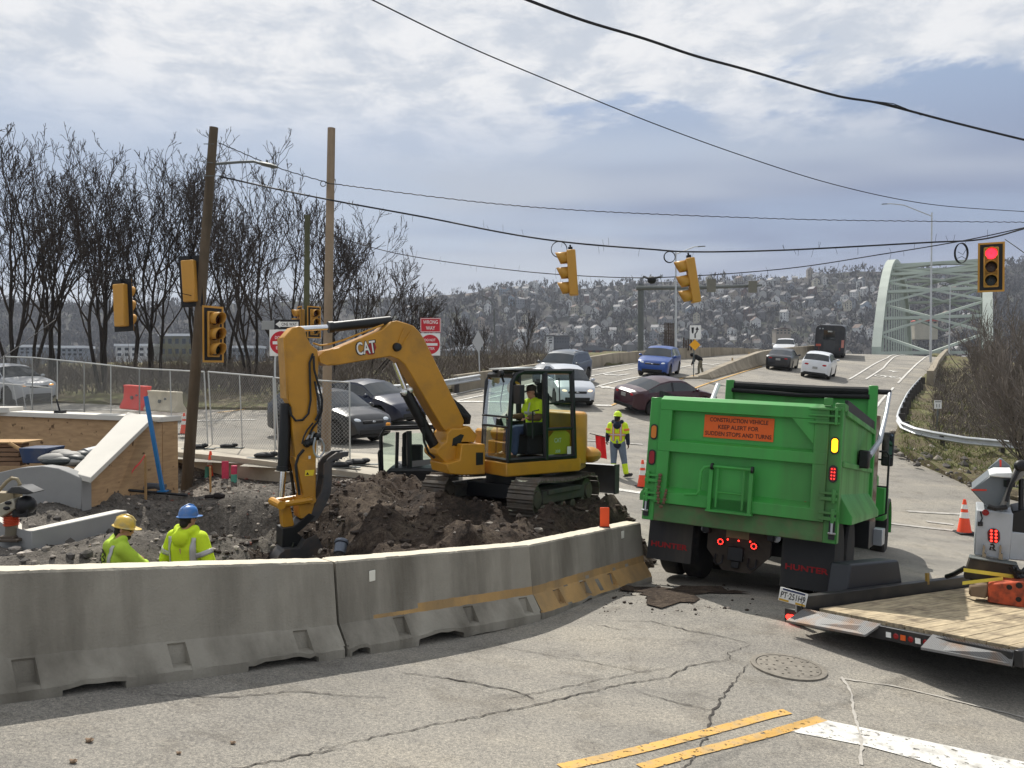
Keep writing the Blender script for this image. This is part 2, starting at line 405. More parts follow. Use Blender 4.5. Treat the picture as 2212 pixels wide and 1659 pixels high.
def inside(poly, x, y):
    x = np.asarray(x); y = np.asarray(y); r = np.zeros(x.shape, bool); n = len(poly)
    for i in range(n):
        x1, y1 = poly[i][:2]; x2, y2 = poly[(i+1) % n][:2]
        if y1 == y2: continue
        r ^= ((y1 > y) != (y2 > y)) & (x < (x2-x1)*(y-y1)/(y2-y1)+x1)
    return r
def grid_pts(poly, step, jit=.3):
    xs = [p[0] for p in poly]; ys = [p[1] for p in poly]
    X, Y = np.meshgrid(np.arange(min(xs), max(xs), step), np.arange(min(ys), max(ys), step)); X = X+RNG.uniform(-jit, jit, X.shape)*step; Y = Y+RNG.uniform(-jit, jit, Y.shape)*step
    k = inside(poly, X, Y); return list(zip(X[k], Y[k]))
def g2(u, v): p = gpx(u, v); return (p.x, p.y)
# barrier line (front toes) and the excavation behind it
BL = [(-6.2, 1.75), (-3.2, 5.0), (-1.44, 6.96), (.34, 8.9), (1.84, 11.0), (3.2, 13.4)]
def off(poly, d):
    out = []
    for i, p in enumerate(poly):
        a = Vector(poly[max(i-1, 0)]); b = Vector(poly[min(i+1, len(poly)-1)]); t = (b-a).normalized(); out.append((p[0]-t.y*d, p[1]+t.x*d))
    return out
WALK_F = [(355, 984), (500, 998), (600, 1010), (700, 1023), (810, 1037), (900, 1049)]
WALK_B = [(353, 957), (553, 980), (700, 985), (850, 992), (960, 1012)]
walk = [g2(*p) for p in WALK_F] + [g2(980, 1055)] + [g2(*p) for p in WALK_B[::-1]] + [g2(250, 935), g2(0, 915), g2(-200, 905), g2(-200, 925), g2(0, 935), g2(200, 960)]
PIT = off(BL, .42)[:5] + [(2.0, 12.0), (2.35, 12.8), (2.2, 13.9), (1.75, 15.2), (1.0, 16.6), (-.3, 17.0)] + [g2(*p) for p in WALK_F[::-1]] + [g2(200, 961), g2(0, 936), (-16, 16), (-16, 4)]
DP = [P3(700, 1060, 13.2), P3(840, 1050, 14.2), P3(760, 1052, 13.8), P3(930, 1078, 13.3), P3(1130, 1114, 12.4), P3(1220, 1112, 12.8), P3(1290, 1098, 13.9), P3(920, 1068, 13.7), P3(1000, 1052, 15.6),
      P3(1330, 1085, 13.0), P3(1300, 1066, 14.2), P3(1100, 1145, 11.2), P3(610, 1238, 10.2), P3(700, 1222, 10.0), P3(640,1225,11.4), P3(800, 1196, 9.7), P3(1000, 1180, 10.0), P3(1200, 1168, 10.6), P3(1320, 1150, 11.4), P3(760, 1120, 11.5), P3(880, 1130, 11.6),
      *[P3(u, 1097, 14.4) for u in (370, 450, 540, 610)], *[((u-CU)/FPX*13.75, 13.75, CZ-3.2) for u in (400, 470, 540, 600)], *[((u-CU)/FPX*12.7, 12.7, CZ-3.2) for u in (420, 500, 570)], P3(500, 1172, 11.3), P3(580, 1165, 11.6), P3(460, 1080, 15.6), P3(600, 1064, 15.5), P3(680, 1066, 14.0), P3(68, 1198, 10.1), P3(275, 1152, 11.8), P3(170, 1174, 10.9), P3(400, 1060, 18), P3(300, 1085, 15.5), P3(520, 1045, 18), P3(340, 1066, 15), P3(180, 1052, 13.6),
      P3(270, 1190, 10.2), P3(100, 1195, 9.6), P3(0, 1215, 9.2), P3(160, 1175, 10.2), P3(330, 1150, 11.6), P3(400, 1165, 11.4), P3(0, 1085, 12.6), P3(110, 1085, 12.6), P3(230, 1100, 13.2), P3(330, 1105, 13.8),
      (-4.6, 8.4, CZ-3.35), (-3.6, 8.7, CZ-3.4), (-5.6, 7.6, CZ-3.2), (-2.6, 9.6, CZ-3.3), (-3.0, 11.2, CZ-3.35)]
for p in off(BL, .55)[1:5]: DP.append((p[0], p[1], gz(*p)-.1))
DP.append((-2.6, 6.7, CZ-2.75))
for u, v in WALK_F[:5]: p = gpx(u, v+6); DP.append((p.x, p.y, p.z-.28))
for p in PIT[5:11]: DP.append((p[0], p[1], gz(*p)-.04))
DP += [(-16, 16, CZ-1.9), (-16, 4, CZ-2.3), (-12, 8, CZ-2.5)]
_dt = TPS(DP, .05)
def brown(x, y):                                       # where the loose brown soil lies (1) against the grey gravel (0)
    m = 1/(1+np.exp(-(np.asarray(x)+2.9-.35*(14-np.asarray(y))*0)*2.2)); return m
def dz(x, y):
    x = np.asarray(x, float); y = np.asarray(y, float); z = _dt(x, y); m = brown(x, y)
    lump = (fbm(x*1.7, y*1.7, 3, 11))*.30
    clod = np.abs(fbm(x*4.5, y*4.5, 3, 31))*.16
    fine = fbm(x*12, y*12, 2, 51)*.05
    return z + lump*(.35+.75*m) + clod*(.35+.65*m) + fine
def dpt(x, y, o=0.): return Vector((x, y, float(dz(x, y))+o))
def dpx(u, v):
    d = ray(u, v); t = 6.
    while t < 30:
        if CAM.z+d.z*t < float(dz(d.x*t, t)): break
        t += .05
    return CAM+d*t
def build_ground():
    ys = [1.2]
    while ys[-1] < 92: ys.append(ys[-1]+.22+.011*ys[-1])
    xs = np.concatenate([np.arange(-48, -16, 1.6), np.arange(-16, 18, .45), np.arange(18, 48, 1.6)]); ys = np.array(ys)
    X, Y = np.meshgrid(xs, ys); Z = _tps(X, Y)
    nx, ny = len(xs), len(ys); mb = MB(); mb.V = list(zip(X.ravel().tolist(), Y.ravel().tolist(), Z.ravel().tolist()))
    cen = inside(PIT, X, Y); allin = cen[:-1, :-1] & cen[1:, :-1] & cen[:-1, 1:] & cen[1:, 1:]
    for j in range(ny-1):
        for i in range(nx-1):
            if not allin[j, i]: a = j*nx+i; mb.F.append((a, a+1, a+1+nx, a+nx))
    mb.I = [0]*len(mb.F)
    tag(mb.build('road', ASPH, smooth=60, recalc=False), None, kind='structure')
    wz = lambda x, y: _tps(x, y)+.11
    cdt(walk, grid_pts(walk, .6), 'pavement', wz, CONC, skirt=.55)
    # dirt: brown soil and grey gravel meet along an uneven line
    side = [(x, y) for x, y in ((-3.0, 2.8), (-2.95, 6.3), (-3.3, 8.2), (-3.0, 9.6), (-3.7, 11.0), (-3.3, 12.4), (-4.2, 13.5), (-3.8, 14.8), (-4.6, 16.2), (-4.3, 22))]
    def zb(x, y): return dz(x, y)
    step = .085
    P = grid_pts(PIT, step)
    edge = lambda p: np.interp(p[1], [s[1] for s in side], [s[0] for s in side])
    allp = PIT
    vs, es, fs, *_ = geometry.delaunay_2d_cdt([Vector(p) for p in PIT]+[Vector(p) for p in P], [(i, (i+1) % len(PIT)) for i in range(len(PIT))], [], 1, 1e-5)
    x = np.array([v.x for v in vs]); y = np.array([v.y for v in vs]); z = dz(x, y)
    # keep the rim tucked under the street
    for nm, m, keep in (('dirt_ground', DIRT, True), ('gravel_ground', GRAV, False)):
        mb = MB(); mb.V = list(zip(x.tolist(), y.tolist(), z.tolist()))
        for f in fs:
            cx = sum(x[i] for i in f)/3; cy = sum(y[i] for i in f)/3
            if (cx > edge((cx, cy))+.25*float(fbm(cx*3, cy*3, 3, 71))) == keep: mb.F.append(tuple(f))
        mb.I = [0]*len(mb.F)
        o = mb.build(nm, m, smooth=50, recalc=True)
        bm = bmesh.new(); bm.from_mesh(o.data); bmesh.ops.delete(bm, geom=[v for v in bm.verts if not v.link_faces], context='VERTS'); bm.to_mesh(o.data); bm.free()
        tag(o, None, kind='structure')
    vl = [g2(*p) for p in ((0, 868), (200, 872), (390, 884), (600, 886), (800, 871), (906, 861), (1000, 842), (1140, 815), (1265, 796), (1400, 780), (1600, 763))] + [(24, 90), (-47, 90), (-47, 36), (-32, 32)]
    vz = lambda x, y: _tps(x, y)+.06+np.abs(fbm(x*.5, y*.5, 4, 21))*.5*np.clip((y-30)/10, 0.1, 1)
    cdt(vl, grid_pts(vl, .8), 'scrub_ground', vz, VERG, skirt=.3)
    vr = [g2(*p) for p in ((2300, 1100), (2212, 1086), (2130, 1066), (2030, 1022), (1960, 992), (1928, 975), (1938, 930), (1950, 895), (1985, 830), (2020, 790), (2040, 762))] + [(47, 90), (47, 20), (30, 18)]
    vz2 = lambda x, y: _tps(x, y)+.1+np.abs(fbm(x*.9, y*.9, 4, 25))*.5
    cdt(vr, grid_pts(vr, .45), 'roadside_bank', vz2, VERG, skirt=.3)
build_ground()
def vz_right(x, y): return float(_tps(x, y)+.1+np.abs(fbm(np.array(x)*.9, np.array(y)*.9, 4, 25))*.5)
def vz_left(x, y): return float(_tps(x, y)+.06+np.abs(fbm(np.array(x)*.5, np.array(y)*.5, 4, 21))*.5*np.clip((y-30)/10, 0.1, 1))

# ---- painted lines and cracks, draped on the street
WHITE = mat('road_paint_white', S(214, 212, 205), .75, var=.12, vs=4, dirt=S(146, 142, 134), ds=7, da=.9, wear=.345)
YELLOW = mat('road_paint_yellow', S(204, 160, 84), .75, var=.12, vs=4, dirt=S(150, 140, 118), ds=8, da=.8, wear=.345)
CRACK = mat('crack_dark', S(66, 62, 58), .95, var=.2)  # dark tone of the road cracks themselves
SEAL = mat('pale_crack_filling', S(170, 165, 156), .9, var=.15, vs=20)
def dense(P, st=.3):
    o = []
    for a, b in zip(P, P[1:]):
        a = Vector(a); b = Vector(b); n = max(1, int((b-a).length/st)); o += [a+(b-a)*i/n for i in range(n)]
    return o+[Vector(P[-1])]
def strip(mb, P, w, jit=0., taper=False, st=.3):
    P = dense(P, st); V = []; n = len(P)
    for i, p in enumerate(P):
        t = P[min(i+1, n-1)]-P[max(i-1, 0)]; t = Vector((t.x, t.y)).normalized(); q = Vector((-t.y, t.x)); ww = w*(1 if not taper else (.35+.65*math.sin(math.pi*(i+.5)/n)))
        if jit: ww *= random.uniform(.4, 1.4); p = p+q.to_3d()*random.uniform(-jit, jit)
        for sgn in (-1, 1):
            r = Vector((p.x, p.y))+q*ww/2*sgn; V.append((r.x, r.y, gz(r.x, r.y)+.003+.0006*max(r.y, 0)))
    mb.add(V, [(2*i, 2*i+2, 2*i+3, 2*i+1) for i in range(n-1)])
def fill(mb, poly):
    poly = [Vector(p) for p in poly]; mb.add([(p.x, p.y, gz(p.x, p.y)+.003+.0006*p.y) for p in poly], [tuple(t) for t in geometry.tessellate_polygon([[Vector((p.x, p.y, 0)) for p in poly]])])
def mark(name, lines, w, m):
    mb = MB()
    for l in lines: strip(mb, [gpx(*p) for p in l], w)
    return tag(mb.build(name, m, smooth=0, recalc=False), None, kind='structure')
mark('road_marking', [[(1230, 809), (1267, 802), (1382, 784), (1457, 776), (1615, 766)], [(1240, 820), (1267, 815), (1379, 795)], [(1281, 838), (1381, 815), (1462, 796), (1499, 789)], [(974, 854), (1038, 840)], [(989, 866), (1095, 843), (1230, 812)], [(1045, 864), (1095, 851)],
      [(1834, 820), (1874, 796), (1917, 774), (1949, 764)], [(1870, 820), (1908, 796), (1971, 765)], [(1940, 828), (1970, 797), (1992, 778), (2008, 769)], [(1888, 886), (1930, 838)],
      [(134, 886), (217, 885), (300, 889)], [(220, 896), (395, 910), (553, 907)], [(1600, 787), (1640, 777)]], .13, WHITE)
mark('stop_line', [[(978, 868), (1138, 870)], [(1286, 876), (1322, 877)], [(872, 911), (945, 919), (1010, 927)], [(1290, 1052), (1395, 1067)]], .34, WHITE)
mark('worn_crosswalk_line', [[(1911, 1130), (2064, 1147)], [(2001, 1127), (2059, 1134)], [(1267, 952), (1388, 961)], [(1960, 1105), (2090, 1112)]], .16, mat('worn_paint', S(172, 168, 160), .8, var=.2, vs=6, dirt=S(135, 132, 125), ds=5, da=.9))
mark('centre_line', [[(1212, 1659), (1532, 1582), (1659, 1547), (1701, 1538)], [(1385, 1659), (1488, 1630), (1659, 1587), (1776, 1553)]], .1, YELLOW)
mark('median_line', [[(1320, 877), (1440, 828), (1502, 811)], [(1491, 843), (1572, 815), (1646, 792)], [(470, 892), (564, 881)]], .13, YELLOW)
def arrows():
    mb = MB()
    for (u, v, s, k) in ((1341, 811, 1, 0), (1339, 839, 1, 0), (1542, 788, 1, 0), (1930, 804, 1, 1)):
        c = gpx(u, v); f = Vector((.28, .96)) if k else Vector((-.55, -.83)); r = Vector((f.y, -f.x))
        if k: shp = [(-.08, -.3), (.08, -.3), (.08, .2), (.4, .2), (0, .9), (-.4, .2), (-.08, .2)]
        else: shp = [(-.09, -1.1), (.09, -1.1), (.09, .15), (.55, .15), (.55, -.15), (1.0, .35), (.55, .85), (.55, .5), (-.09, .5)]
        fill(mb, [(c.x+r.x*a+f.x*b, c.y+r.y*a+f.y*b, 0) for a, b in shp])
    c = gpx(1918, 815)                                   # bicycle symbol of the lane
    f = Vector((.28, .96)); r = Vector((f.y, -f.x))
    def q(a, b): return (c.x+r.x*a+f.x*b, c.y+r.y*a+f.y*b, 0)
    for cx in (-.5, .5):
        strip(mb, [q(cx+.34*math.cos(t*math.pi/6), .62*math.sin(t*math.pi/6)) for t in range(13)], .11)
    strip(mb, [q(-.5, 0), q(-.2, .7), q(.4, .75), q(.5, 0)], .11); strip(mb, [q(-.2, .7), q(0, 0), q(.4, .75)], .11)
    tag(mb.build('lane_arrow', WHITE, smooth=0, recalc=False), None, kind='structure')
    mb = MB(); fill(mb, [gpx(*p) for p in ((1709, 1582), (1744, 1568), (1779, 1556), (1900, 1581), (2050, 1613), (2240, 1653), (2240, 1706), (2034, 1660), (1984, 1643), (1871, 1613))]); tag(mb.build('stop_bar', WHITE, smooth=0, recalc=False), None, kind='structure')
arrows()
def cracks():
    a = lambda L: [gpx((1250+x*.4521)*.7373, (1700+y*.4521)*.7373) for x, y in L]
    b = lambda L: [gpx((x*.4521)*.7373, (1600+y*.4521)*.7373) for x, y in L]
    c = lambda L: [gpx((2250+x*.339)*.7373, (1700+y*.339)*.7373) for x, y in L]
    mb = MB()
    for l, w in ((a([(-160, 600), (0, 620), (240, 655), (550, 715), (700, 770)]), .035), (a([(460, 430), (800, 490), (1160, 550), (1400, 600), (1640, 550)]), .016), (a([(1100, 290), (1300, 330)]), .02),
                 (a([(1240, 265), (1450, 270), (1700, 330), (1920, 370), (2100, 415)]), .02), (a([(500, 775), (780, 720), (1100, 650), (1390, 600)]), .018), (a([(-700, 1100), (0, 950), (240, 905), (800, 785), (1250, 680), (1560, 630), (1700, 560), (1970, 515), (1950, 470), (2100, 425)]), .026),
                 (a([(1360, 720), (1560, 780), (1850, 850)]), .016), (a([(2080, 550), (2010, 640), (1900, 780), (1850, 870), (1820, 1000), (1740, 1160), (1650, 1240)]), .03), (b([(1000, 965), (1500, 985), (1900, 940), (2212, 970), (2500, 985)]), .02), (b([(1350, 1490), (1570, 1438), (2212, 1310)]), .025)):
        strip(mb, l, w*.6, .016, True, .045)
    tag(mb.build('road_crack', CRACK, smooth=0, recalc=False), None, kind='structure')
    mb = MB()
    strip(mb, c([(640, 840), (700, 940), (720, 980), (736, 1090), (750, 1180), (785, 1300), (810, 1400), (800, 1600)]), .022, .006, False, .06); strip(mb, c([(620, 850), (1150, 930), (2212, 1190)]), .03, .01, False, .06)
    tag(mb.build('filled_crack', SEAL, smooth=0, recalc=False), None, kind='structure')
    # damp dark tracks beside the long crack, as laid patches of newer tar
    # spilled soil by the truck's wheels
    mb = MB()
    p = gpx(1440, 1285)
    poly = []
    for i in range(26):
        t = 2*math.pi*i/26; rr = .82+.3*math.sin(3*t+1)+random.uniform(-.2, .2); poly.append((p.x+.15+.95*rr*math.cos(t)*.8, p.y+.2+.75*rr*math.sin(t)))
    cdt(poly, grid_pts(poly, .08), 'spilled_soil', lambda x, y: _tps(x, y)+.004+np.maximum(0, fbm(x*4, y*4, 4, 91)*.05+.012), DIRT, kind='stuff')
cracks()
# ------------------------------------------------------------------ concrete barriers along the excavation
BARC = mat('barrier_concrete', S(146, 141, 129), .85, var=.16, vs=1.6, bump=.4, bs=45, dirt=S(98, 93, 83), ds=1.9, da=.9, streak=1)
BARY = mat('barrier_faded_yellow', S(176, 142, 92), .85, var=.12, vs=2, bump=.35, bs=45, dirt=S(120, 108, 88), ds=2.5, da=.7, streak=1)
BART = mat('barrier_top_sunlit', S(205, 196, 176), .85, var=.08, vs=3, bump=.3, bs=50)  # lighter copy of the barrier concrete, sunlit top put into the colour
REFL = mat('reflector_white', S(226, 224, 210), .5, var=.03)
def barrier(A, B, label, notches, yellow=None, scup=(), refl=None):
    A = gp(*A); B = gp(*B); d = B-A; Lh = math.hypot(d.x, d.y); h = Vector((d.x/Lh, d.y/Lh, 0)); n = Vector((-h.y, h.x, 0)); sl = d.z/Lh
    o = A+n*.305; M = Matrix(((h.x, n.x, 0, o.x), (h.y, n.y, 0, o.y), (0, 0, 1, o.z), (0, 0, 0, 1)))
    t = thing('concrete_barrier', label, 'barrier', M=M, group='concrete barriers along the dig')
    xs = [.012, .03]+list(np.arange(.12, Lh-.05, .09))+[Lh-.03, Lh-.012]
    for c in notches: xs = [x for x in xs if not c-.075 < x < c+.075]+[c-.07, c-.066, c+.02, c+.066, c+.07]
    for a, b in scup: xs += [a-.002, a+.002, b-.002, b+.002]
    xs = sorted(xs); rings = []
    for i, x in enumerate(xs):
        end = .02 if i in (0, len(xs)-1) else 0
        nt = any(c-.068 < x < c+.068 for c in notches); sk = .05 if nt else 0
        j = lambda a=.004: random.uniform(-a, a)
        base = .0
        for a, b in scup:
            if a < x < b: base = .055+.03*math.sin(math.pi*(x-a)/(b-a))+j(.012)
        base += j(.006); prof = [(-.305+end, base-.02), (-.305+end+j(), max(.072+j(), base+.012)), (-.291+end+sk*.2, .092+(0)), (-.287+sk*1.6, .10), (-.197+sk*.5, .232), (-.186, .25), (-.172+j(.003), .262+j(.004)), (-.166, .30+j()), (-.16, .35+j()), (-.116+j(.002), .795), (-.10+j(), .812+j(.003)), (.10, .812+j(.003)), (.116, .795), (.172, .262), (.30-end, .075), (.30-end, -.02)]
        rings.append([Vector((x, y, z*(1-end*.3)+sl*x)) for y, z in prof])
    mb = MB(); mb.loft(rings); m = len(rings[0])
    for i in range(len(rings)-1):
        for j in range(m):
            k = i*m+j; x = xs[i]
            if j in (9, 10, 11) and j == 10: mb.I[k] = 2  # top face takes the painted sunlit tone
            if yellow == 'all' and j in (1, 2, 3, 4, 5, 6, 7) and random.random() < .97: mb.I[k] = 1
            if yellow == 'all' and j == 8 and False: mb.I[k] = 1
            if yellow == 'streak' and j in (6, 7) and x > .35 and (j == 6 or x > .9): mb.I[k] = 1
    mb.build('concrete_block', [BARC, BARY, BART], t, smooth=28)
    if refl:
        for x, z in refl:
            MB().box((x, -.165+(z-.3)*.094-.005, z+sl*x), (.07, .012, .10)).build('reflector', REFL, t, bevel=.004)
    return t
def bx(A, B, u, v):                                    # distance along a barrier of a mark seen on its foot
    A = Vector((*A, 0)); B = Vector((*B, 0)); h = (B-A).normalized(); p = gpx(u, v); p.z = 0; return (p-A).dot(h)
_A0 = tuple(Vector(BL[1])-(Vector(BL[2])-Vector(BL[1])).normalized()*1.35)
_A1, _A2, _A3 = BL[2], BL[3], (1.99, 11.25)
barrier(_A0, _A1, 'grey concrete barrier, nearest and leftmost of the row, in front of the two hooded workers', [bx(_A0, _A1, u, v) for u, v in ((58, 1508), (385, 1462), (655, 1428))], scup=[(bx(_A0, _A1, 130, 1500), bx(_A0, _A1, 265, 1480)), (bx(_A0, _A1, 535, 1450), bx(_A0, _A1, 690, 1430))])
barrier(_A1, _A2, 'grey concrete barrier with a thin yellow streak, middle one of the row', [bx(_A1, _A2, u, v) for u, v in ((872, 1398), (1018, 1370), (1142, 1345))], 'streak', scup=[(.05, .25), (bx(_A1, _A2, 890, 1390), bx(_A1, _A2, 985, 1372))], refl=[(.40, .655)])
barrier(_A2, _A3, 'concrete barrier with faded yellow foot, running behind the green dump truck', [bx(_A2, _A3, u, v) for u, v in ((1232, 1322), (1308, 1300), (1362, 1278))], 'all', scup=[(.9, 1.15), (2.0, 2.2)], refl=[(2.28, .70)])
ORNG = mat('safety_orange', S(236, 84, 34), .55, var=.05)
def panel_on_barrier():
    A = gp(*_A2); B = gp(*_A3); f = .70; p = A.lerp(B, f); h = (B-A).normalized(); n = Vector((-h.y, h.x, 0)).normalized()
    o = p+n*.305+Vector((0, 0, .805)); t = thing('delineator', 'small orange rectangular panel standing on top of the concrete barrier', 'marker', o)
    fr = Fr(o, (1, 0, 0), (0, 0, 1)); mb = MB(); mb.box((o.x, o.y, o.z+.145), (.125, .02, .26)); mb.build('panel', ORNG, t, world=True, bevel=.006)
    MB().box((o.x, o.y, o.z+.008), (.14, .09, .016)).build('foot', mat('black_rubber', S(32, 32, 33), .8), t, world=True)
panel_on_barrier()

# ------------------------------------------------------------------ green dump truck
def rot3(yaw, pitch, roll):
    yaw, pitch, roll = R(yaw), R(pitch), R(roll)
    return Matrix.Rotation(-yaw, 4, 'Z') @ Matrix.Rotation(-pitch, 4, 'X') @ Matrix.Rotation(roll, 4, 'Y')
GREEN = mat('truck_green_paint', S(58, 148, 62), .42, var=.09, vs=1.2, dirt=S(72, 98, 60), ds=1.5, da=.8, streak=1, bump=.05, bs=8)
GREENM = mat('muddy_green_paint', S(74, 110, 66), .75, var=.2, vs=3, dirt=S(104, 92, 74), ds=3.5, da=.9, bump=.2)
BLK = mat('black_steel', S(24, 24, 26), .5, var=.2)
RUB = mat('tyre_rubber', S(30, 30, 31), .8, var=.2, dirt=S(78, 72, 64), ds=4, da=.6)
FLAP = mat('mudflap_rubber', S(44, 44, 45), .7, var=.15, vs=2, dirt=S(96, 88, 76), ds=2.2, da=.6, streak=1)
STEEL = mat('bare_steel', S(176, 178, 180), .32, metal=1, var=.1)
CHROME = mat('chrome', S(220, 222, 224), .12, metal=1, var=.02)
ALU = mat('dull_aluminium', S(172, 176, 180), .45, metal=.8, var=.1)
AMBER = mat('amber_lens', S(196, 116, 30), .3, var=.05); AMBERL = mat('amber_lamp_lit', S(255, 170, 20), .3, var=0, emit=3.0)
REDL = mat('red_lens', S(140, 20, 22), .25, var=.05); REDLIT = mat('red_lamp_lit', S(255, 50, 40), .3, var=0, emit=3.5)
SIGNO = mat('orange_sign', S(214, 92, 24), .6, var=.06, vs=4); INK = mat('black_lettering', S(30, 26, 24), .7, var=.05)
RUST = mat('rusty_steel', S(112, 86, 66), .8, var=.25, vs=8, dirt=S(80, 58, 44), ds=7)
def Z(bx_, by, sc): return lambda x, y: ((bx_+x*sc)*.73733, (by+y*sc)*.73733)
z1 = Z(1750, 1080, .27125); z2 = Z(1850, 1400, .27125); z3 = Z(2200, 1080, .27125); z4 = Z(2250, 1300, .33906)
def bar(mb, p, q, w, mi=0, n=4): mb.tube([p, q], w*.707 if n == 4 else w, n, mi)
def tyre(parent, c, ax, r, w, rimm, lug=True, name='wheel'):
    """wheel as part: tyre and rim are its pieces; ax points outward"""
    c = Vector(c); ax = Vector(ax).normalized(); mb = MB()
    mb.lathe([(r*.58, -w/2), (r*.8, -w/2), (r*.95, -w*.47), (r, -w*.36), (r, w*.36), (r*.95, w*.47), (r*.8, w/2), (r*.58, w/2)], c, ax, 28)
    t = mb.build(name, RUB, parent, smooth=30)
    mb = MB(); mb.lathe([(r*.6, w*.46), (r*.56, w*.5), (r*.52, w*.36), (r*.3, w*.22), (r*.2, w*.3), (0, w*.32)], c, ax, 24, close=False)
    if lug:
        u = ax.orthogonal().normalized(); v = ax.cross(u)
        for i in range(8): a = i*math.pi/4; q = c+(u*math.cos(a)+v*math.sin(a))*r*.3+ax*w*.2; mb.tube([q, q+ax*w*.12], r*.035, 6)
    mb.build('rim', rimm, t, smooth=30); return t
def oval(mb, fr, a, b, w, h, c0, c1, mi=0, n=16):
    P = []
    r = min(w, h)/2
    for i in range(n):
        t = 2*math.pi*i/n; P.append((a+r*math.cos(t)+(w/2-r)*(1 if math.cos(t) > 0 else -1), b+r*math.sin(t)+(h/2-r)*(1 if math.sin(t) > 0 else -1)))
    mb.prism(P, fr, c0, c1, mi)
def build_truck():
    M = Matrix.Translation((2.80, 10.27, -.15)) @ rot3(29.2, 7.45, 2.0)
    t = thing('dump_truck', 'bright green dump truck with a construction vehicle warning sign on its tailgate', 'dump truck', M=M)
    ex, ey, ez = (Vector(M.col[i][:3]) for i in range(3)); O = M.translation
    T = Fr(O, ex, ez); Lc = Fr((0, 0, 0), (1, 0, 0), (0, 0, 1))      # T: tail plane in the world; Lc: the same plane in local coordinates
    q = lambda p: T.pix(*p)
    # tailgate ------------------------------------------------
    bl = q(z1(690, 1530)); tl = q(z1(640, 285)); tr = q(z3(760, 375)); xl = -1.09; xr = 1.09; zb = 1.07; zt = 2.53
    gate = MB(); gate.box((0, .05, (zb+zt)/2), (xr-xl, .05, zt-zb)); g = None
    def rib(mb, a0, a1, b0, b1, b2, c=.075):
        mb.add([Lc.P(a, b, cc) for a in (a0, a1) for cc, b in ((-.03, b0), (c, b1), (c, b2), (-.03, b2))], [(0, 1, 2, 3), (7, 6, 5, 4), (0, 4, 5, 1), (1, 5, 6, 2), (2, 6, 7, 3), (3, 7, 4, 0)])
    rib(gate, xl, xr, zt, zt-.055, zt-.20); rib(gate, xl, xr, 1.955, 1.91, 1.77); rib(gate, xl, xr, 1.30, 1.22, zb)
    for a0, a1 in ((xl, xl+.17), (xr-.17, xr)): rib(gate, a0, a1, zt-.02, zt-.055, zb, .07)
    for sx in (1,):                                     # gusset in the upper right corner
        gate.prism([(xr-.17, zt-.2), (xr-.17, zt-.52), (xr-.45, zt-.2)], Lc, -.03, .068)
    gt = gate.build('tailgate', GREEN, t, bevel=.006)
    # grain chute in the middle, with lifting frame and handle
    ca, cb = q(z1(1260, 1080))[0], q(z1(1690, 1110))[0]; cb = max(cb, ca+.42); top = q(z1(1300, 1060))[1]; bot = zb-.03
    mb = MB()
    mb.box(((ca+cb)/2, -.05, (top+bot)/2), (cb-ca, .05, top-bot))
    for a in (ca, cb): mb.box((a, -.095, (top+bot)/2), (.05, .09, top-bot))
    mb.box(((ca+cb)/2, -.10, bot+.01), (cb-ca+.08, .1, .03))
    ch = mb.build('grain_chute', GREEN, gt, bevel=.004)
    mb = MB()
    for a in (ca+.09, cb-.09): mb.tube([(a, -.14, top-.02), (a, -.14, bot+.06)], .014, 6)
    mb.tube([(ca, -.15, top), (cb, -.15, top)], .02, 8); mb.tube([(ca+.09, -.14, top-.33), (cb-.09, -.14, top-.33)], .012, 6)
    mb.tube([(ca, -.15, top), (ca-.08, -.16, top-.02), (ca-.12, -.17, top-.08), (ca-.13, -.17, top-.34), (ca-.16, -.17, top-.385), (ca-.32, -.17, top-.40)], .02, 8)
    mb.build('lift_handle', GREEN, gt)
    mb = MB()
    for a in (ca, cb): mb.lathe([(.045, 0), (.045, .03)], (a, -.15, top), (1, 0, 0), 12)
    mb.build('handle_boss', BLK, gt)
    # warning sign
    s0 = q(z1(1160, 505)); s1 = q(z1(1895, 800)); s2 = q(z1(1905, 555)); cx = (s0[0]+s1[0])/2; w = s1[0]-s0[0]; hh = .30; cz = 2.155
    MB().box((cx, .02, cz), (w, .02, hh)).build('warning_sign', SIGNO, gt)
    sg = MB()
    for i, (s, ww) in enumerate((('CONSTRUCTION VEHICLE', .84), ('KEEP ALERT FOR', .58), ('SUDDEN STOPS AND TURNS', .95))): sg.text(s, Lc, cx, cz+.092-.092*i, .056, -.007, w*ww, bold=.012)
    sg.build('sign_lettering', INK, gt, smooth=0)
    mb = MB()
    for s in ((760, 1300),): a, b = q(z1(*s)); mb.lathe([(.035, 0), (.035, .008)], (a, -.0+.025, b), (0, -1, 0), 14)
    mb.lathe([(.035, 0), (.035, .008)], (q(z3(585, 1435))[0], .025, q(z1(760, 1300))[1]-.0), (0, -1, 0), 14)
    mb.build('red_reflector', REDL, gt)
    mb = MB()                                           # chain hanging at the left
    a, b = q(z1(705, 1150))
    P = [(a, -.10, b), (a-.01, -.11, b-.2), (a+.01, -.12, b-.37), (a+.05, -.12, b-.42), (a+.085, -.12, b-.36), (a+.10, -.1, b-.2)]
    P = [p for p in dense(P, .035)]
    for i, p in enumerate(P):
        k = .5+.5*(i < 14); mb.ell(p, (.016+.016*k, .02, .024), 6, 4, Matrix.Rotation(i*1.57, 3, 'Z'))
    mb.build('chain', RUST, gt)
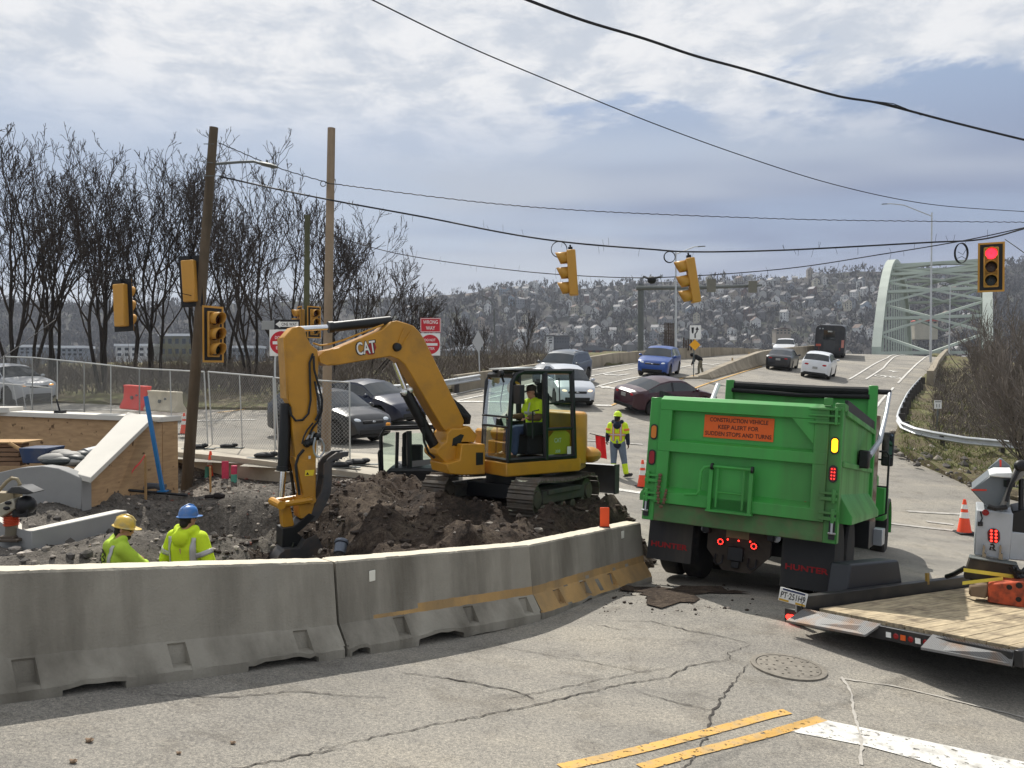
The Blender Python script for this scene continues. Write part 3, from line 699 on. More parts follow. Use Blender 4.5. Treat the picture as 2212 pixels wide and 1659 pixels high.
    # corner posts, hinges, sill ------------------------------------------------
    for s in (-1, 1):
        mb = MB(); mb.box((s*1.165, .08, 1.66), (.16, .22, 1.68))
        if s > 0: mb.box((1.2, .14, 2.50), (.12, .3, .1))
        p = mb.build('corner_post', GREEN, t, bevel=.008)
        for z, lit, m0 in ((2.02, AMBERL, AMBER), (1.67, REDLIT, REDL)):
            k = MB(); oval(k, Lc, s*1.165, z, .10, .215, .03, .045); h = k.build('lamp_surround', BLK, p)
            k = MB(); oval(k, Lc, s*1.165, z, .075, .175, .045, .052)
            amber = m0 is AMBER
            if s > 0 and not amber:
                k.build('tail_lamp', REDL, p)
                k = MB()
                for i in range(4):
                    for dx in (-.016, .016): k.lathe([(.0085, 0), (.0085, .004)], Lc.P(s*1.165+dx, z-.06+.04*i, .052), (0, -1, 0), 6)
                k.build('lamp_diode', REDLIT, p)
            else: k.build('tail_lamp', lit if s > 0 else m0, p)
        mb = MB()
        for z in (1.36, 1.12):
            mb.box((s*1.13, -.06, z), (.20, .05, .045)); mb.box((s*1.13, -.06, z+.07), (.20, .05, .03)); mb.tube([(s*1.19, -.07, z-.05), (s*1.19, -.07, z+.12)], .025, 8)
        if s > 0:
            uh = MB()
            for z in (2.29, 2.38, 2.46): uh.box((1.03, -.07, z), (.36, .07, .025))
            uh.box((1.17, -.07, 2.38), (.03, .09, .22)); uh.box((1.06, -.03, 2.56), (.1, .05, .09)); uh.build('upper_hinge', GREEN, t, bevel=.003)
        mb.build('tailgate_hinge', GREEN, t, bevel=.003)
        mb = MB(); mb.box((s*1.19, -.045, 1.02), (.07, .03, .3)); mb.build('latch_recess', BLK, t)
        mb = MB(); mb.tube([(s*1.19, -.07, .94), (s*1.19, -.07, 1.16)], .016, 8); mb.tube([(s*1.15, -.07, .945), (s*1.24, -.07, .945)], .014, 6); mb.build('latch_rod', STEEL, t)
    MB().box((0, .06, .945), (2.26, .16, .25)).build('rear_sill', GREENM, t, bevel=.01)
    mb = MB()
    for s in (-1, 1): mb.box((s*1.18, .06, .96), (.14, .17, .28))
    mb.build('sill_end', GREEN, t, bevel=.008)
    # box: floor, sides, skirts, headboard
    LB = 4.0
    for s in (-1, 1):
        mb = MB(); mb.box((s*1.2, LB/2+.12, 1.83), (.05, LB, 1.24)); mb.box((s*1.225, LB/2+.12, 2.44), (.10, LB, .07))
        x = s*1.225
        mb.add([(x, .2, 1.42), (x, LB, 1.42), (x+s*.16, LB, 1.16), (x+s*.16, .2, 1.16), (x+s*.16, .2, 1.06), (x+s*.16, LB, 1.06), (x-s*.05, LB, 1.06), (x-s*.05, .2, 1.06)], [(0, 1, 2, 3), (3, 2, 5, 4), (4, 5, 6, 7), (0, 3, 4, 7), (1, 6, 5, 2)])
        mb.box((s*1.235, LB/2+.12, 1.80), (.05, LB, .07))
        mb.build('bed_side', GREEN, t, bevel=.006)
        mb = MB(); mb.box((s*1.23, LB/2+.2, 2.55), (.04, LB-.2, .14)); mb.build('side_board', mat('black_plank', S(46, 46, 48), .8, var=.2), t)
    MB().box((0, LB/2+.1, 1.2), (2.36, LB, .08)).build('bed_floor', RUST, t)
    mb = MB(); mb.box((0, LB+.1, 2.16), (2.5, .08, 2.0)); mb.box((0, LB+.02, 2.62), (2.3, .06, .06))
    for s in (-1, 1): mb.box((s*1.2, LB+.05, 2.2), (.14, .14, 2.05))
    mb.build('headboard', GREEN, t, bevel=.008)
    mb = MB(); P = []; mb.tube([(-1.16, LB+.06, 3.14), (-.4, LB+.08, 3.13), (.4, LB+.05, 3.12), (1.16, LB+.06, 3.13)], .075, 10); mb.tube([(-1.15, LB-.02, 3.04), (0, LB-.03, 3.0), (1.15, LB-.02, 3.03)], .04, 8)
    mb.build('rolled_tarp', mat('black_tarp', S(22, 24, 24), .75, var=.25, vs=6, bump=.5, bs=14), t)
    mb = MB(); mb.tube([(1.18, LB+.06, 3.13), (1.47, LB+.06, 3.13)], .045, 8); mb.build('tarp_spool', BLK, t)
    mb = MB(); mb.tube([(1.45, LB+.06, 3.13), (1.44, LB-.3, 2.75), (1.42, LB-1.0, 2.25), (1.36, LB-1.9, 1.98)], [.032, .032, .04, .05], 8); mb.build('tarp_arm', ALU, t)
    mb = MB(); mb.box((1.31, LB-1.95, 1.93), (.14, .26, .26)); mb.build('arm_pivot', BLK, t, bevel=.02)
    MB().tube([(-1.42, LB+.02, 3.13), (-1.44, LB-.5, 2.55)], .045, 8).build('tarp_arm', mat('white_paint', S(224, 226, 224), .5, var=.05), t)
    # chassis, axles, wheels, flaps
    mb = MB()
    for s in (-1, 1): mb.box((s*.42, 4.4, .86), (.1, 8.4, .26))
    for y in (1.05, 2.35): mb.box((0, y, .56), (1.7, .16, .18)); mb.ell((0, y, .56), (.24, .22, .24))
    mb.box((.95, 5.3, .7), (.5, 1.1, .5)); mb.box((-.95, 5.3, .7), (.5, 1.1, .5))
    mb.build('chassis', BLK, t, bevel=.01)
    for y in (1.05, 2.35):
        for s in (-1, 1):
            for x in (.72, 1.04): tyre(t, (s*x, y, .54), (s, 0, 0), .53, .27, BLK)
    for s in (-1, 1): tyre(t, (s*1.08, 8.5, .54), (s, 0, 0), .53, .29, CHROME)
    for s, za, zc in ((-1, 1.0, .27), (1, .96, .18)):
        mb = MB(); a0, a1 = (-1.24, -.62) if s < 0 else (.56, 1.2)
        mb.add([(a, y, z) for a in (a0, a1) for y, z in ((.33, .84), (.31, .84), (.28+.01, zc), (.31, zc))], [(0, 1, 2, 3), (7, 6, 5, 4), (0, 4, 5, 1), (1, 5, 6, 2), (2, 6, 7, 3), (3, 7, 4, 0)])
        f = mb.build('mudflap', FLAP, t)
        k = MB(); k.text('HUNTER', Fr((0, .288, 0), (1, 0, 0), (0, 0, 1)), (a0+a1)/2, .48 if s < 0 else .44, .075, .004, .52, bold=.03); k.build('flap_lettering', mat('dark_red_lettering', S(150, 28, 32), .7, var=.25, vs=20), f, smooth=0)
    # hitch plate
    mb = MB(); mb.prism([(-.42, .80), (.42, .80), (.42, .52), (.18, .26), (-.20, .26), (-.42, .52)], Lc, -.36, -.33); hp = mb.build('hitch_plate', mat('dirty_hitch', S(62, 54, 46), .85, var=.3, vs=6), t, bevel=.005)
    mb = MB()
    for a in (-.24, .2):
        mb.tube([(a-.05, .31, .46), (a-.05, .26, .36), (a, .25, .33), (a+.05, .26, .36), (a+.05, .31, .46)], .016, 6)
    mb.box((-.02, .30, .36), (.1, .06, .09)); mb.box((-.02, .29, .5), (.2, .08, .18)); mb.build('pintle_hook', BLK, hp, bevel=.01)
    for a in (-.235, .205):
        k = MB(); k.lathe([(.055, 0), (.055, .02), (.045, .03)], (a, .33, .63), (0, -1, 0), 16); lamp = k.build('stop_lamp', BLK, hp)
        k = MB()
        for i in range(9): tt = i*2*math.pi/9; k.lathe([(.0085, 0), (.0085, .004)], (a+.034*math.cos(tt), .298, .63+.034*math.sin(tt)), (0, -1, 0), 6)
        k.build('lamp_diode', REDLIT, hp)
    for a, b in (z2(1040, 665), z2(1158, 680), z2(1282, 690)):
        p = Fr(O-ey*-.30, ex, ez).pix(a, b); MB().ell((p[0], .30, p[1]), (.012, .012, .012), 8, 6).build('marker_lamp', REDLIT, t)
    MB().box((-.02, .33, .775), (.30, .02, .15)).build('number_plate', mat('dirty_plate', S(120, 108, 78), .7, var=.2), t)
    mb = MB()
    for a in (-.46, .48): mb.lathe([(.05, 0), (.055, .02), (0, .035)], (a, .34, .77), (0, -1, 0), 14)
    mb.build('reversing_lamp', ALU, t)
    # cab, hood side, fenders and the things that stick out at the right
    mb = MB()
    prof = [(LB+.5, 1.0), (LB+.5, 2.75), (LB+.7, 2.9), (LB+1.9, 2.85), (LB+2.4, 2.0), (LB+4.9, 1.75), (LB+5.2, 1.0)]
    mb.prism(prof, Fr((0, 0, 0), (0, 1, 0), (0, 0, 1)), -.98, .98); cb_ = mb.build('cab', GREEN, t, bevel=.05)
    mb = MB()
    for s in (-1, 1): mb.prism([(LB+.8, 2.0), (LB+.8, 2.68), (LB+1.85, 2.68), (LB+2.2, 2.0)], Fr((s*.985, 0, 0), (0, 1, 0), (0, 0, 1)), -.004, .004)
    mb.build('cab_window', mat('dark_window_glass', S(24, 30, 32), .06, var=0, spec=.8), cb_)
    for s in (-1, 1):
        mb = MB(); V = []; prof = []
        for i in range(13):
            a = math.pi*(-.02+1.04*i/12); prof.append((8.5+.66*math.cos(a), .58+.66*math.sin(a)))
        ring = [[Vector((s*x, y, z)) for y, z in prof] for x in (.85, 1.26)]
        n = len(prof); mb.add(ring[0]+ring[1], [(i, i+1, i+1+n, i+n) for i in range(n-1)])
        mb.add([Vector((s*1.26, y, z)) for y, z in prof]+[Vector((s*1.26, 8.5+(y-8.5)*1.08, .58+(z-.58)*1.08)) for y, z in prof], [(i, i+1, i+1+n, i+n) for i in range(n-1)], 1)
        mb.add([Vector((s*1.26, 8.5+(y-8.5)*1.08, .58+(z-.58)*1.08)) for y, z in prof]+[Vector((s*.9, 8.5+(y-8.5)*1.08, .58+(z-.58)*1.08)) for y, z in prof], [(i, i+1, i+1+n, i+n) for i in range(n-1)], 1)
        mb.build('front_fender', [GREEN, BLK], t)
        mb = MB(); mb.box((s*1.12, 7.5, 1.2), (.3, .5, .7)); mb.build('hood_side', GREEN, t, bevel=.05)
        mb = MB(); mb.box((s*1.2, 5.9, .62), (.3, .6, .3)); mb.build('step', ALU, t, bevel=.01)
    mb = MB(); mb.tube([(1.22, LB+.42, .95), (1.22, LB+.42, 2.75)], .085, 12); mb.build('exhaust_stack', mat('rusty_chrome', S(150, 138, 126), .4, metal=.7, var=.3, vs=6, dirt=S(104, 70, 52), ds=5, da=.9), t)
    mb = MB(); mb.tube([(1.3, LB+.55, 2.15), (1.42, LB+.55, 2.15), (1.46, LB+.55, 2.08), (1.46, LB+.55, 1.1), (1.3, LB+.55, 1.02)], .018, 6); mb.tube([(1.3, LB+.55, 1.55), (1.46, LB+.55, 1.55)], .015, 6); mb.build('grab_rail', BLK, t)
    mc = Fr(M @ Vector((0, LB+1.6, 0)), ex, ez).pix(*z3(1478, 870))
    mb = MB(); mb.box((mc[0], LB+1.6, mc[1]), (.2, .12, .62)); mm = mb.build('mirror', BLK, t, bevel=.03, seg=2)
    MB().box((mc[0], LB+1.535, mc[1]+.06), (.16, .006, .42)).build('mirror_glass', mat('mirror_glass', S(120, 130, 135), .03, metal=1, var=0), mm)
    MB().tube([(1.0, LB+1.65, mc[1]-.2), (mc[0], LB+1.62, mc[1]-.2)], .018, 6).build('mirror_arm', BLK, mm)
build_truck()
# ------------------------------------------------------------------ yellow excavator digging behind the barriers
CATY = mat('machine_yellow', S(188, 134, 36), .42, var=.08, vs=1.5, dirt=S(128, 98, 56), ds=2.2, da=.6, bump=.04, bs=10)
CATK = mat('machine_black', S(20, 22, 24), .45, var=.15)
CABK = mat('cab_black', S(18, 20, 22), .35, var=.1)
TRK = mat('track_steel', S(92, 86, 78), .6, metal=.3, var=.25, vs=9, dirt=S(96, 80, 64), ds=6, da=.8)
HOSE = mat('hydraulic_hose', S(26, 27, 29), .5, var=.1)
BUCK = mat('bucket_steel', S(74, 74, 76), .5, metal=.4, var=.25, vs=5, dirt=S(96, 82, 68), ds=5, da=.8)
GLASSC = None
def clear_glass(name, tint=(.75, .9, .82), op=.16):
    m = bpy.data.materials.new(name); m.use_nodes = True; nt = m.node_tree; N, L = nt.nodes, nt.links; N.clear()
    o = N.new('ShaderNodeOutputMaterial'); mx = N.new('ShaderNodeMixShader'); tr = N.new('ShaderNodeBsdfTransparent'); gl = N.new('ShaderNodeBsdfGlossy'); fr = N.new('ShaderNodeFresnel')
    tr.inputs[0].default_value = (*tint, 1); gl.inputs['Roughness'].default_value = .02; fr.inputs[0].default_value = 1.5
    a = N.new('ShaderNodeMath'); a.operation = 'MULTIPLY'; L.new(fr.outputs[0], a.inputs[0]); a.inputs[1].default_value = op*2.5; a.use_clamp = True
    L.new(a.outputs[0], mx.inputs[0]); L.new(tr.outputs[0], mx.inputs[1]); L.new(gl.outputs[0], mx.inputs[2]); L.new(mx.outputs[0], o.inputs['Surface']); return m
CABG = clear_glass('cab_glass')
def zz(bx_, by, sc): return lambda *P: [((bx_+x*sc)*.73733, (by+y*sc)*.73733) for x, y in P]
e1 = zz(1150, 1050, .31646)       # enlargement: cab and tracks
e2 = zz(700, 900, .33906)         # enlargement: boom and stick
e3 = zz(750, 1250, .25920)        # enlargement: bucket and thumb
EXH = Vector((-.848, -.53, 0)); EXN = Vector((.53, -.848, 0))      # where the upper works face; their left-hand side (toward the street)
def solid(parent, name, pts, fr, c0, c1, m, bevel=.008, smooth=35, mi=None):
    mb = MB(); mb.prism([fr.pix(*p) for p in pts], fr, c0, c1); return mb.build(name, m, parent, world=True, bevel=bevel, smooth=smooth)
def build_excavator():
    C0 = at(1095, 1000, 12.6); base = Vector((C0.x+.55, C0.y+.6, float(dz(C0.x+.5, C0.y+.6))))
    t = thing('excavator', 'yellow tracked excavator with its boom bent over the dig and an operator in the cab', 'excavator', base)
    B = Fr((-.48, 13.24, CZ), -EXH, (0, 0, 1))          # boom plane; normal w
    if B.w.dot(EXN) < 0: B = Fr((-.48, 13.24, CZ), EXH, (0, 0, 1))
    # ---- boom
    boom = e2((655, 430), (700, 380), (820, 355), (1200, 200), (1280, 130), (1330, 120), (1400, 140), (1470, 165), (1520, 215), (1560, 275), (1905, 975), (1890, 1040), (1850, 1100), (1755, 1075), (1720, 1040), (1400, 500), (1340, 450), (1270, 425), (820, 500), (740, 505), (690, 490), (660, 465))
    bm_ = solid(t, 'boom', boom, B, -.17, .17, CATY, .012)
    for c in (-.178, .178): k = MB(); k.prism([B.pix(*p) for p in e2((660, 440), (720, 390), (800, 400), (800, 480), (720, 500), (670, 480))], B, c-.012, c+.012); k.build('pin_plate', CATY, bm_, world=True)
    # logo: pale letters with a red-edged hexagon
    k = MB(); lp = e2((1100, 295), (1130, 300), (1150, 350), (1125, 410), (1080, 412), (1050, 385)); k.prism([B.pix(*p) for p in lp], B, .170, .174); k.build('logo_hexagon', mat('logo_red', S(150, 34, 34), .5, var=.05), bm_, world=True, smooth=0)
    a, b = B.pix(*e2((1058, 350))[0]); a1, _ = B.pix(*e2((1005, 350))[0]); a2, _ = B.pix(*e2((1110, 345))[0]); sgn = 1 if a2 > a1 else -1
    LF = B if sgn > 0 else Fr(B.o, -B.u, B.v)
    tl = math.atan2(-(e2((1110, 345))[0][1]-e2((1005, 358))[0][1]), e2((1110, 345))[0][0]-e2((1005, 358))[0][0])
    def logo(mt, nm, c, g, bo):
        k = MB(); o = B.at(*e2((1060, 352))[0]); uu = (B.at(*e2((1110, 345))[0])-B.at(*e2((1005, 360))[0])).normalized(); F2 = Fr(o+B.w*(.174), uu, (0, 0, 1))
        k.text('CAT', F2, 0, 0, .19*g, c, .30*g, bold=bo); k.build(nm, mt, bm_, world=True, smooth=0)
    logo(mat('logo_black', S(26, 24, 24), .5, var=0), 'logo_outline', .003, 1.12, .05); logo(mat('logo_white', S(226, 222, 214), .5, var=.03), 'logo_lettering', .006, 1.0, .015)
    k = MB(); k.lathe([(.07, 0), (.06, .06), (.03, .07)], B.at(*e2((1362, 345))[0], .17), B.w, 14); k.build('boom_lamp', CATK, bm_, world=True)
    k = MB()
    for o_ in (-.10, .02, .12):
        k.tube([B.at(*p, o_) for p in e2((1250, 150), (1120, 200), (900, 285), (780, 320), (700, 330), (640, 310))], .014, 6)
    k.tube([B.at(*p, .19) for p in e2((1430, 180), (1400, 250), (1380, 320))], .01, 6); k.tube([B.at(*p, .19) for p in e2((1490, 200), (1440, 280), (1410, 340))], .01, 6)
    k.build('boom_pipes', CATY, bm_, world=True)
    k = MB(); k.tube([B.at(*p, .0) for p in e2((1720, 700), (1800, 790), (1890, 880), (1960, 960), (1960, 1010))], [.05, .07, .10, .10, .07], 8); k.tube([B.at(*p, .1) for p in e2((1780, 740), (1850, 830), (1930, 930), (1975, 950))], .04, 8)
    k.build('boom_hoses', HOSE, bm_, world=True)
    # ---- stick
    stick = e2((365, 265), (440, 180), (500, 165), (545, 190), (560, 260), (600, 330), (655, 370), (665, 480), (645, 700), (655, 1000), (640, 1300), (640, 1640), (600, 1658), (530, 1650), (480, 1400), (440, 1050), (430, 850), (400, 800), (375, 500))
    st = solid(t, 'stick', stick, B, -.14, .14, CATY, .012)
    low = e3((400, 330), (640, 400), (625, 900), (600, 990), (560, 1030), (460, 1020), (450, 880), (500, 740), (455, 560))
    solid(st, 'stick_tip', low, B, -.15, .15, CATY, .012)
    solid(st, 'stick_back_plate', e2((355, 265), (372, 265), (400, 790), (385, 790), (372, 500)), B, -.16, .155, CATY, .004)
    k = MB(); k.prism([B.pix(*p) for p in e3((520, 480), (622, 475), (610, 540), (515, 545))], B, .150, .1535); k.build('warning_label', mat('label_yellow', S(226, 196, 40), .5, var=.04), st, world=True)
    k = MB(); k.prism([B.pix(*p) for p in e3((528, 530), (545, 500), (562, 530))], B, .154, .156); k.build('label_triangle', INK, st, world=True)
    k = MB(); k.prism([B.pix(*p) for p in e3((556, 320), (582, 318), (582, 352), (556, 354))], B, .150, .153); k.build('paper_tag', mat('label_white', S(214, 214, 210), .6, var=.03), st, world=True)
    k = MB()                                            # hoses hanging round the stick
    for i, pts in enumerate((((640, 400), (610, 480), (615, 650), (620, 800), (600, 920), (550, 975), (490, 980), (450, 930), (440, 860)), ((645, 420), (650, 540), (690, 680), (720, 800), (715, 900), (680, 990), (640, 1040), (610, 1100)), ((655, 640), (670, 720), (690, 820), (700, 900), (660, 980)), ((640, 1000), (590, 1060), (560, 1120), (545, 1180)))):
        P = e2(*pts); k.tube([B.at(*p, .17+.015*i) for p in P], .018 if i < 3 else .014, 6)
    k.build('stick_hoses', HOSE, st, world=True)
    k = MB()
    for i, pts in enumerate((((560, 170), (600, 100), (660, 60)), ((600, 200), (620, 140), (640, 80)), ((700, 120), (740, 150), (770, 220), (765, 290), (720, 345), (680, 330)), ((670, 120), (650, 230), (660, 300), (690, 350)))):
        P = e3(*pts); k.tube([B.at(*p, .16+.02*i) for p in P], .016, 6)
    k.build('valve_hoses', ALU, st, world=True)
    k = MB()
    for a, b in ((575, 190), (620, 170), (690, 110)): k.ell(B.at(*e3((a, b))[0], .17), (.06, .05, .06), 8, 6)
    k.build('valve_block', CATK, st, world=True)
    k = MB(); k.tube([B.at(*p, .15) for p in e3((540, 260), (480, 330), (450, 430), (460, 560), (480, 680), (490, 770))], .022, 6); k.tube([B.at(*p, -.16) for p in e3((380, 180), (370, 350), (400, 550), (430, 760))], .025, 6); k.build('bucket_hoses', HOSE, st, world=True)
    # ---- cylinders
    def cyl(name, p0, p1, p2, r0, r1, c=0., par=t):
        P0, P1, P2 = (B.at(*p, c) for p in (p0, p1, p2)); h = MB(); h.tube([P0, P1], r0, 14); o = h.build(name, CATK, par, world=True, bevel=.004)
        h = MB(); h.tube([P1, P2], r1, 12); h.build('cylinder_rod', CHROME, o, world=True); h = MB(); h.lathe([(r0*1.15, -.02), (r0*1.15, .05)], P1, (P2-P1), 14); h.build('gland', STEEL if False else CATK, o, world=True)
        return o
    cyl('stick_cylinder', *e2((1310, 118), (800, 172), (500, 190)), .075, .042)
    for c in (-.19,): pass
    cyl('boom_cylinder', *e2((1715, 1250), (1450, 745), (1345, 480)), .085, .04, .0)
    k = MB()
    for p in e2((1430, 735), (1478, 715)): k.ell(B.at(*p, .06), (.05, .05, .055), 10, 8)
    k.build('work_lamp', mat('lamp_lens', S(235, 235, 230), .1, metal=.6, var=0), t, world=True)
    cyl('bucket_cylinder', *e2((408, 830), (385, 1385), (365, 1640)), .085, .045, -.0)
    k = MB(); k.tube([B.at(*p, .12) for p in e2((1585, 900), (1610, 940), (1615, 1040))], .012, 6); k.tube([B.at(*p, .14) for p in e2((1590, 1040), (1600, 1160), (1640, 1260), (1690, 1300))], .022, 6); k.build('cylinder_hose', HOSE, t, world=True)
    # ---- linkage, bucket, thumb
    k = MB(); P = [B.at(*p) for p in e3((235, 865), (590, 810))]
    for c in (-.17, .17): k.tube([p+B.w*c for p in P], .045, 8)
    k.tube([P[1]-B.w*.2, P[1]+B.w*.2], .055, 10); k.tube([P[0]-B.w*.24, P[0]+B.w*.24], .06, 10)
    k.build('rocker_link', CATY, t, world=True)
    solid(t, 'bucket_link', e3((270, 870), (330, 850), (370, 900), (410, 1090), (380, 1160), (300, 1160), (285, 1060)), B, -.09, .09, CATY)
    solid(t, 'quick_coupler', e3((265, 1130), (390, 1110), (560, 960), (640, 990), (500, 1130), (430, 1180), (500, 1240), (470, 1330), (390, 1380), (260, 1340)), B, -.16, .16, CATK)
    # bucket: curved shell across the boom plane
    prof = [B.pix(*p) for p in e3((250, 1340), (200, 1385), (160, 1450), (150, 1560), (180, 1660), (280, 1740), (420, 1790), (560, 1780))]
    k = MB(); wb = .34; n = len(prof)
    V = [B.P(a, b, c) for c in (-wb, wb) for a, b in prof]; k.add(V, [(i, i+1, i+1+n, i+n) for i in range(n-1)])
    poly = prof+[B.pix(*p) for p in e3((720, 1560), (690, 1360), (600, 1170), (480, 1230), (420, 1330))]
    for c in (-wb, wb): k.prism(poly, B, c-.012, c+.012)
    k.prism([B.pix(*p) for p in e3((250, 1340), (420, 1330), (480, 1230), (470, 1260), (425, 1350), (255, 1360))], B, -wb, wb)
    bk = k.build('bucket', BUCK, t, world=True, smooth=40)
    k = MB(); k.tube([B.at(*p, .2) for p in e3((430, 1310), (400, 1420), (370, 1440))], .025, 6)
    for c in (-.1, .1): k.prism([B.pix(*p) for p in e3((380, 1230), (480, 1220), (470, 1330), (360, 1370))], B, c-.02, c+.02)
    k.build('bucket_ear', CATK, bk, world=True)
    outer = [(560, 1060), (620, 870), (700, 730), (725, 600), (735, 420), (780, 350), (880, 280), (1010, 270)]; inner = [(1000, 325), (940, 335), (930, 360), (905, 350), (880, 385), (860, 370), (845, 405), (820, 440), (820, 620), (800, 760), (720, 930), (640, 1050)]
    for c in (-.13, .13): solid(t, 'thumb_plate', e3(*(outer+inner)), B, c-.028, c+.028, BUCK, .004)
    k = MB()
    for p in e3((660, 880), (770, 560), (800, 400), (930, 300)): k.tube([B.at(*p, -.14), B.at(*p, .14)], .03, 8)
    k.build('thumb_pin', CATK, t, world=True)
    # ---- boom foot and swing casting
    solid(t, 'boom_foot', e1((430, 760), (440, 680), (480, 640), (570, 640), (640, 615), (715, 700), (690, 770), (640, 770), (620, 870), (640, 940), (560, 1050), (470, 1060), (400, 930), (345, 880), (345, 830)), B, -.22, .26, CATY, .03)
    solid(t, 'swing_casting', e1((560, 780), (775, 780), (775, 1055), (560, 1060), (440, 1050), (420, 960), (540, 930)), Fr(B.o+B.w*.12, B.u, B.v), -.3, .3, CATY, .03)
    for nm, pts, c in (('foot_dark_plate', ((490, 730), (560, 690), (590, 700), (560, 770), (480, 800)), .26), ('casting_dark_plate', ((655, 850), (720, 850), (720, 960), (655, 965)), .42)): k = MB(); k.prism([B.pix(*p) for p in e1(*pts)], B, c, c+.004); k.build(nm, CATK, t, world=True)  # thin black plates standing proud, painting the shade of hollows not modelled
    k = MB(); k.tube([B.at(*p, .3) for p in e1((685, 870), (680, 960))], .07, 10); k.build('swing_pin', CATK, t, world=True)
    # ---- upper works: skirt, counterweight, cab
    Lp = Fr(C0, -EXH, (0, 0, 1))                        # left side of the cab; u runs rearward
    if Lp.w.dot(EXN) < 0: Lp = Fr(C0, EXH, (0, 0, 1))
    su = 1 if Lp.u.dot(-EXH) > 0 else -1                # rearward = su*u
    zsk = Lp.pix(1093, 1030)[1]
    def LP(a, c, z): return C0-EXH*a-EXN*c+Vector((0, 0, z))   # a rearward, c to the machine's right, z up from the cab floor
    k = MB(); ring = [(-.03, -.03), (1.42, -.03), (1.75, .25), (1.85, .75), (1.75, 1.25), (1.42, 1.5), (-.03, 1.5), (-.12, .9)]
    k.loft([[LP(a*.985, c, zsk) for a, c in ring], [LP(a, c, zsk+.03) for a, c in ring], [LP(a, c, 0) for a, c in ring]]); k.build('house_skirt', CATY, t, world=True, bevel=.015)
    k = MB(); hc = Lp.pix(1250, 892)[1]; ring = [(1.36, -.03), (1.55, .0), (1.78, .25), (1.88, .75), (1.78, 1.25), (1.5, 1.5), (1.3, 1.5), (1.3, .0)]
    k.loft([[LP(a, c, z) for a, c in ring] for z in (-.12, hc-.06)]+[[LP(1.3+(a-1.3)*.94, .75+(c-.75)*.97, hc) for a, c in ring]]); k.build('counterweight', CATY, t, world=True, bevel=.03, seg=2, smooth=50)
    k = MB(); k.ell(LP(1.85, .3, .0), (.22, .3, .14), 14, 8); k.build('tail_bumper', CATY, t, world=True)
    k = MB(); k.box(LP(.80, 1.25, .22), (1.1, .5, .46), Matrix.Rotation(math.atan2(EXH.y, EXH.x), 3, 'Z')); k.build('engine_cover', CATY, t, world=True, bevel=.04)
    # cab frame
    ht = Lp.pix(1236, 803)[1]; Wc = .80
    cab = MB(); w = .055
    fl = lambda a, c, z: LP(a, c, z)
    fa, fz = su*Lp.pix(1107, 825)[0], Lp.pix(1107, 825)[1]
    post = {}
    for c in (0, Wc):
        P = [fl(.02, c, 0), fl(fa*.55, c, fz*.5), fl(fa, c, fz), fl(fa+.07, c, ht-.05), fl(fa+.2, c, ht)]
        cab.tube(P, .042, 6); cab.tube([fl(fa+.2, c, ht), fl(1.26, c, ht)], .045, 6); cab.tube([fl(1.26, c, ht), fl(1.32, c, 0)], .045, 6)
        cab.tube([fl(.74, c, 0), fl(.72, c, ht)], .05, 6); cab.tube([fl(.0, c, .03), fl(1.32, c, .03)], .045, 6); cab.tube([fl(.76, c, .5), fl(1.3, c, .5)], .03, 6)
    for a, z, r in ((.02, .03, .045), (fa+.05, ht-.06, .05), (1.28, ht, .045), (1.32, .03, .045), (.02, .56, .022)): cab.tube([fl(a, 0, z), fl(a, Wc, z)], r, 6)
    cab.tube([fl(.82, -.005, .92), fl(1.26, -.005, .93)], .018, 6); cab.tube([fl(1.02, -.005, .92), fl(1.0, -.005, ht-.1)], .01, 6)
    cab.build('cab_frame', CABK, t, world=True)
    k = MB(); V = [fl(fa+.1, -.02, ht), fl(1.3, -.02, ht), fl(1.3, Wc+.02, ht), fl(fa+.1, Wc+.02, ht)]; k.add(V+[v+Vector((0, 0, .045)) for v in V], [(0, 1, 2, 3), (4, 7, 6, 5), (0, 4, 5, 1), (1, 5, 6, 2), (2, 6, 7, 3), (3, 7, 4, 0)]); k.build('cab_roof', CABK, t, world=True, bevel=.02)
    k = MB(); V = [fl(fa-.02, .1, ht+.035), fl(.62, .1, ht+.06), fl(.62, Wc-.1, ht+.06), fl(fa-.02, Wc-.1, ht+.035)]; k.add(V+[v+Vector((0, 0, .02)) for v in V], [(0, 1, 2, 3), (4, 7, 6, 5), (0, 4, 5, 1), (1, 5, 6, 2), (2, 6, 7, 3), (3, 7, 4, 0)]); k.build('roof_hatch', mat('roof_hatch_white', S(214, 218, 212), .3, var=.04), t, world=True)
    def pane(name, pts, m=CABG): k = MB(); k.add(pts, [tuple(range(len(pts)))]); return k.build(name, m, t, world=True, recalc=False)
    pane('windscreen', [fl(.0, .04, .58), fl(.0, Wc-.04, .58), fl(fa+.0, Wc-.04, ht-.1), fl(fa+.0, .04, ht-.1)])
    pane('lower_windscreen', [fl(.0, .04, .06), fl(.0, Wc-.04, .06), fl(.0, Wc-.04, .54), fl(.0, .04, .54)])
    pane('rear_side_window', [fl(.78, 0, .54), fl(1.27, 0, .54), fl(1.24, 0, ht-.05), fl(.78, 0, ht-.05)])
    pane('lower_side_window', [fl(.78, 0, .06), fl(1.28, 0, .06), fl(1.27, 0, .46), fl(.78, 0, .46)])
    pane('far_side_window', [fl(.06, Wc, .1), fl(.70, Wc, .1), fl(.70, Wc, ht-.06), fl(fa+.1, Wc, ht-.06)]); pane('far_rear_window', [fl(.78, Wc, .5), fl(1.27, Wc, .5), fl(1.24, Wc, ht-.05), fl(.78, Wc, ht-.05)])
    # inside the cab
    k = MB()
    rotc = Matrix.Rotation(math.atan2(EXH.y, EXH.x), 3, 'Z')
    k.box(fl(.66, .42, .02), (1.26, .76, .04), rotc); fl_ = k.build('cab_floor', CATK, t, world=True)
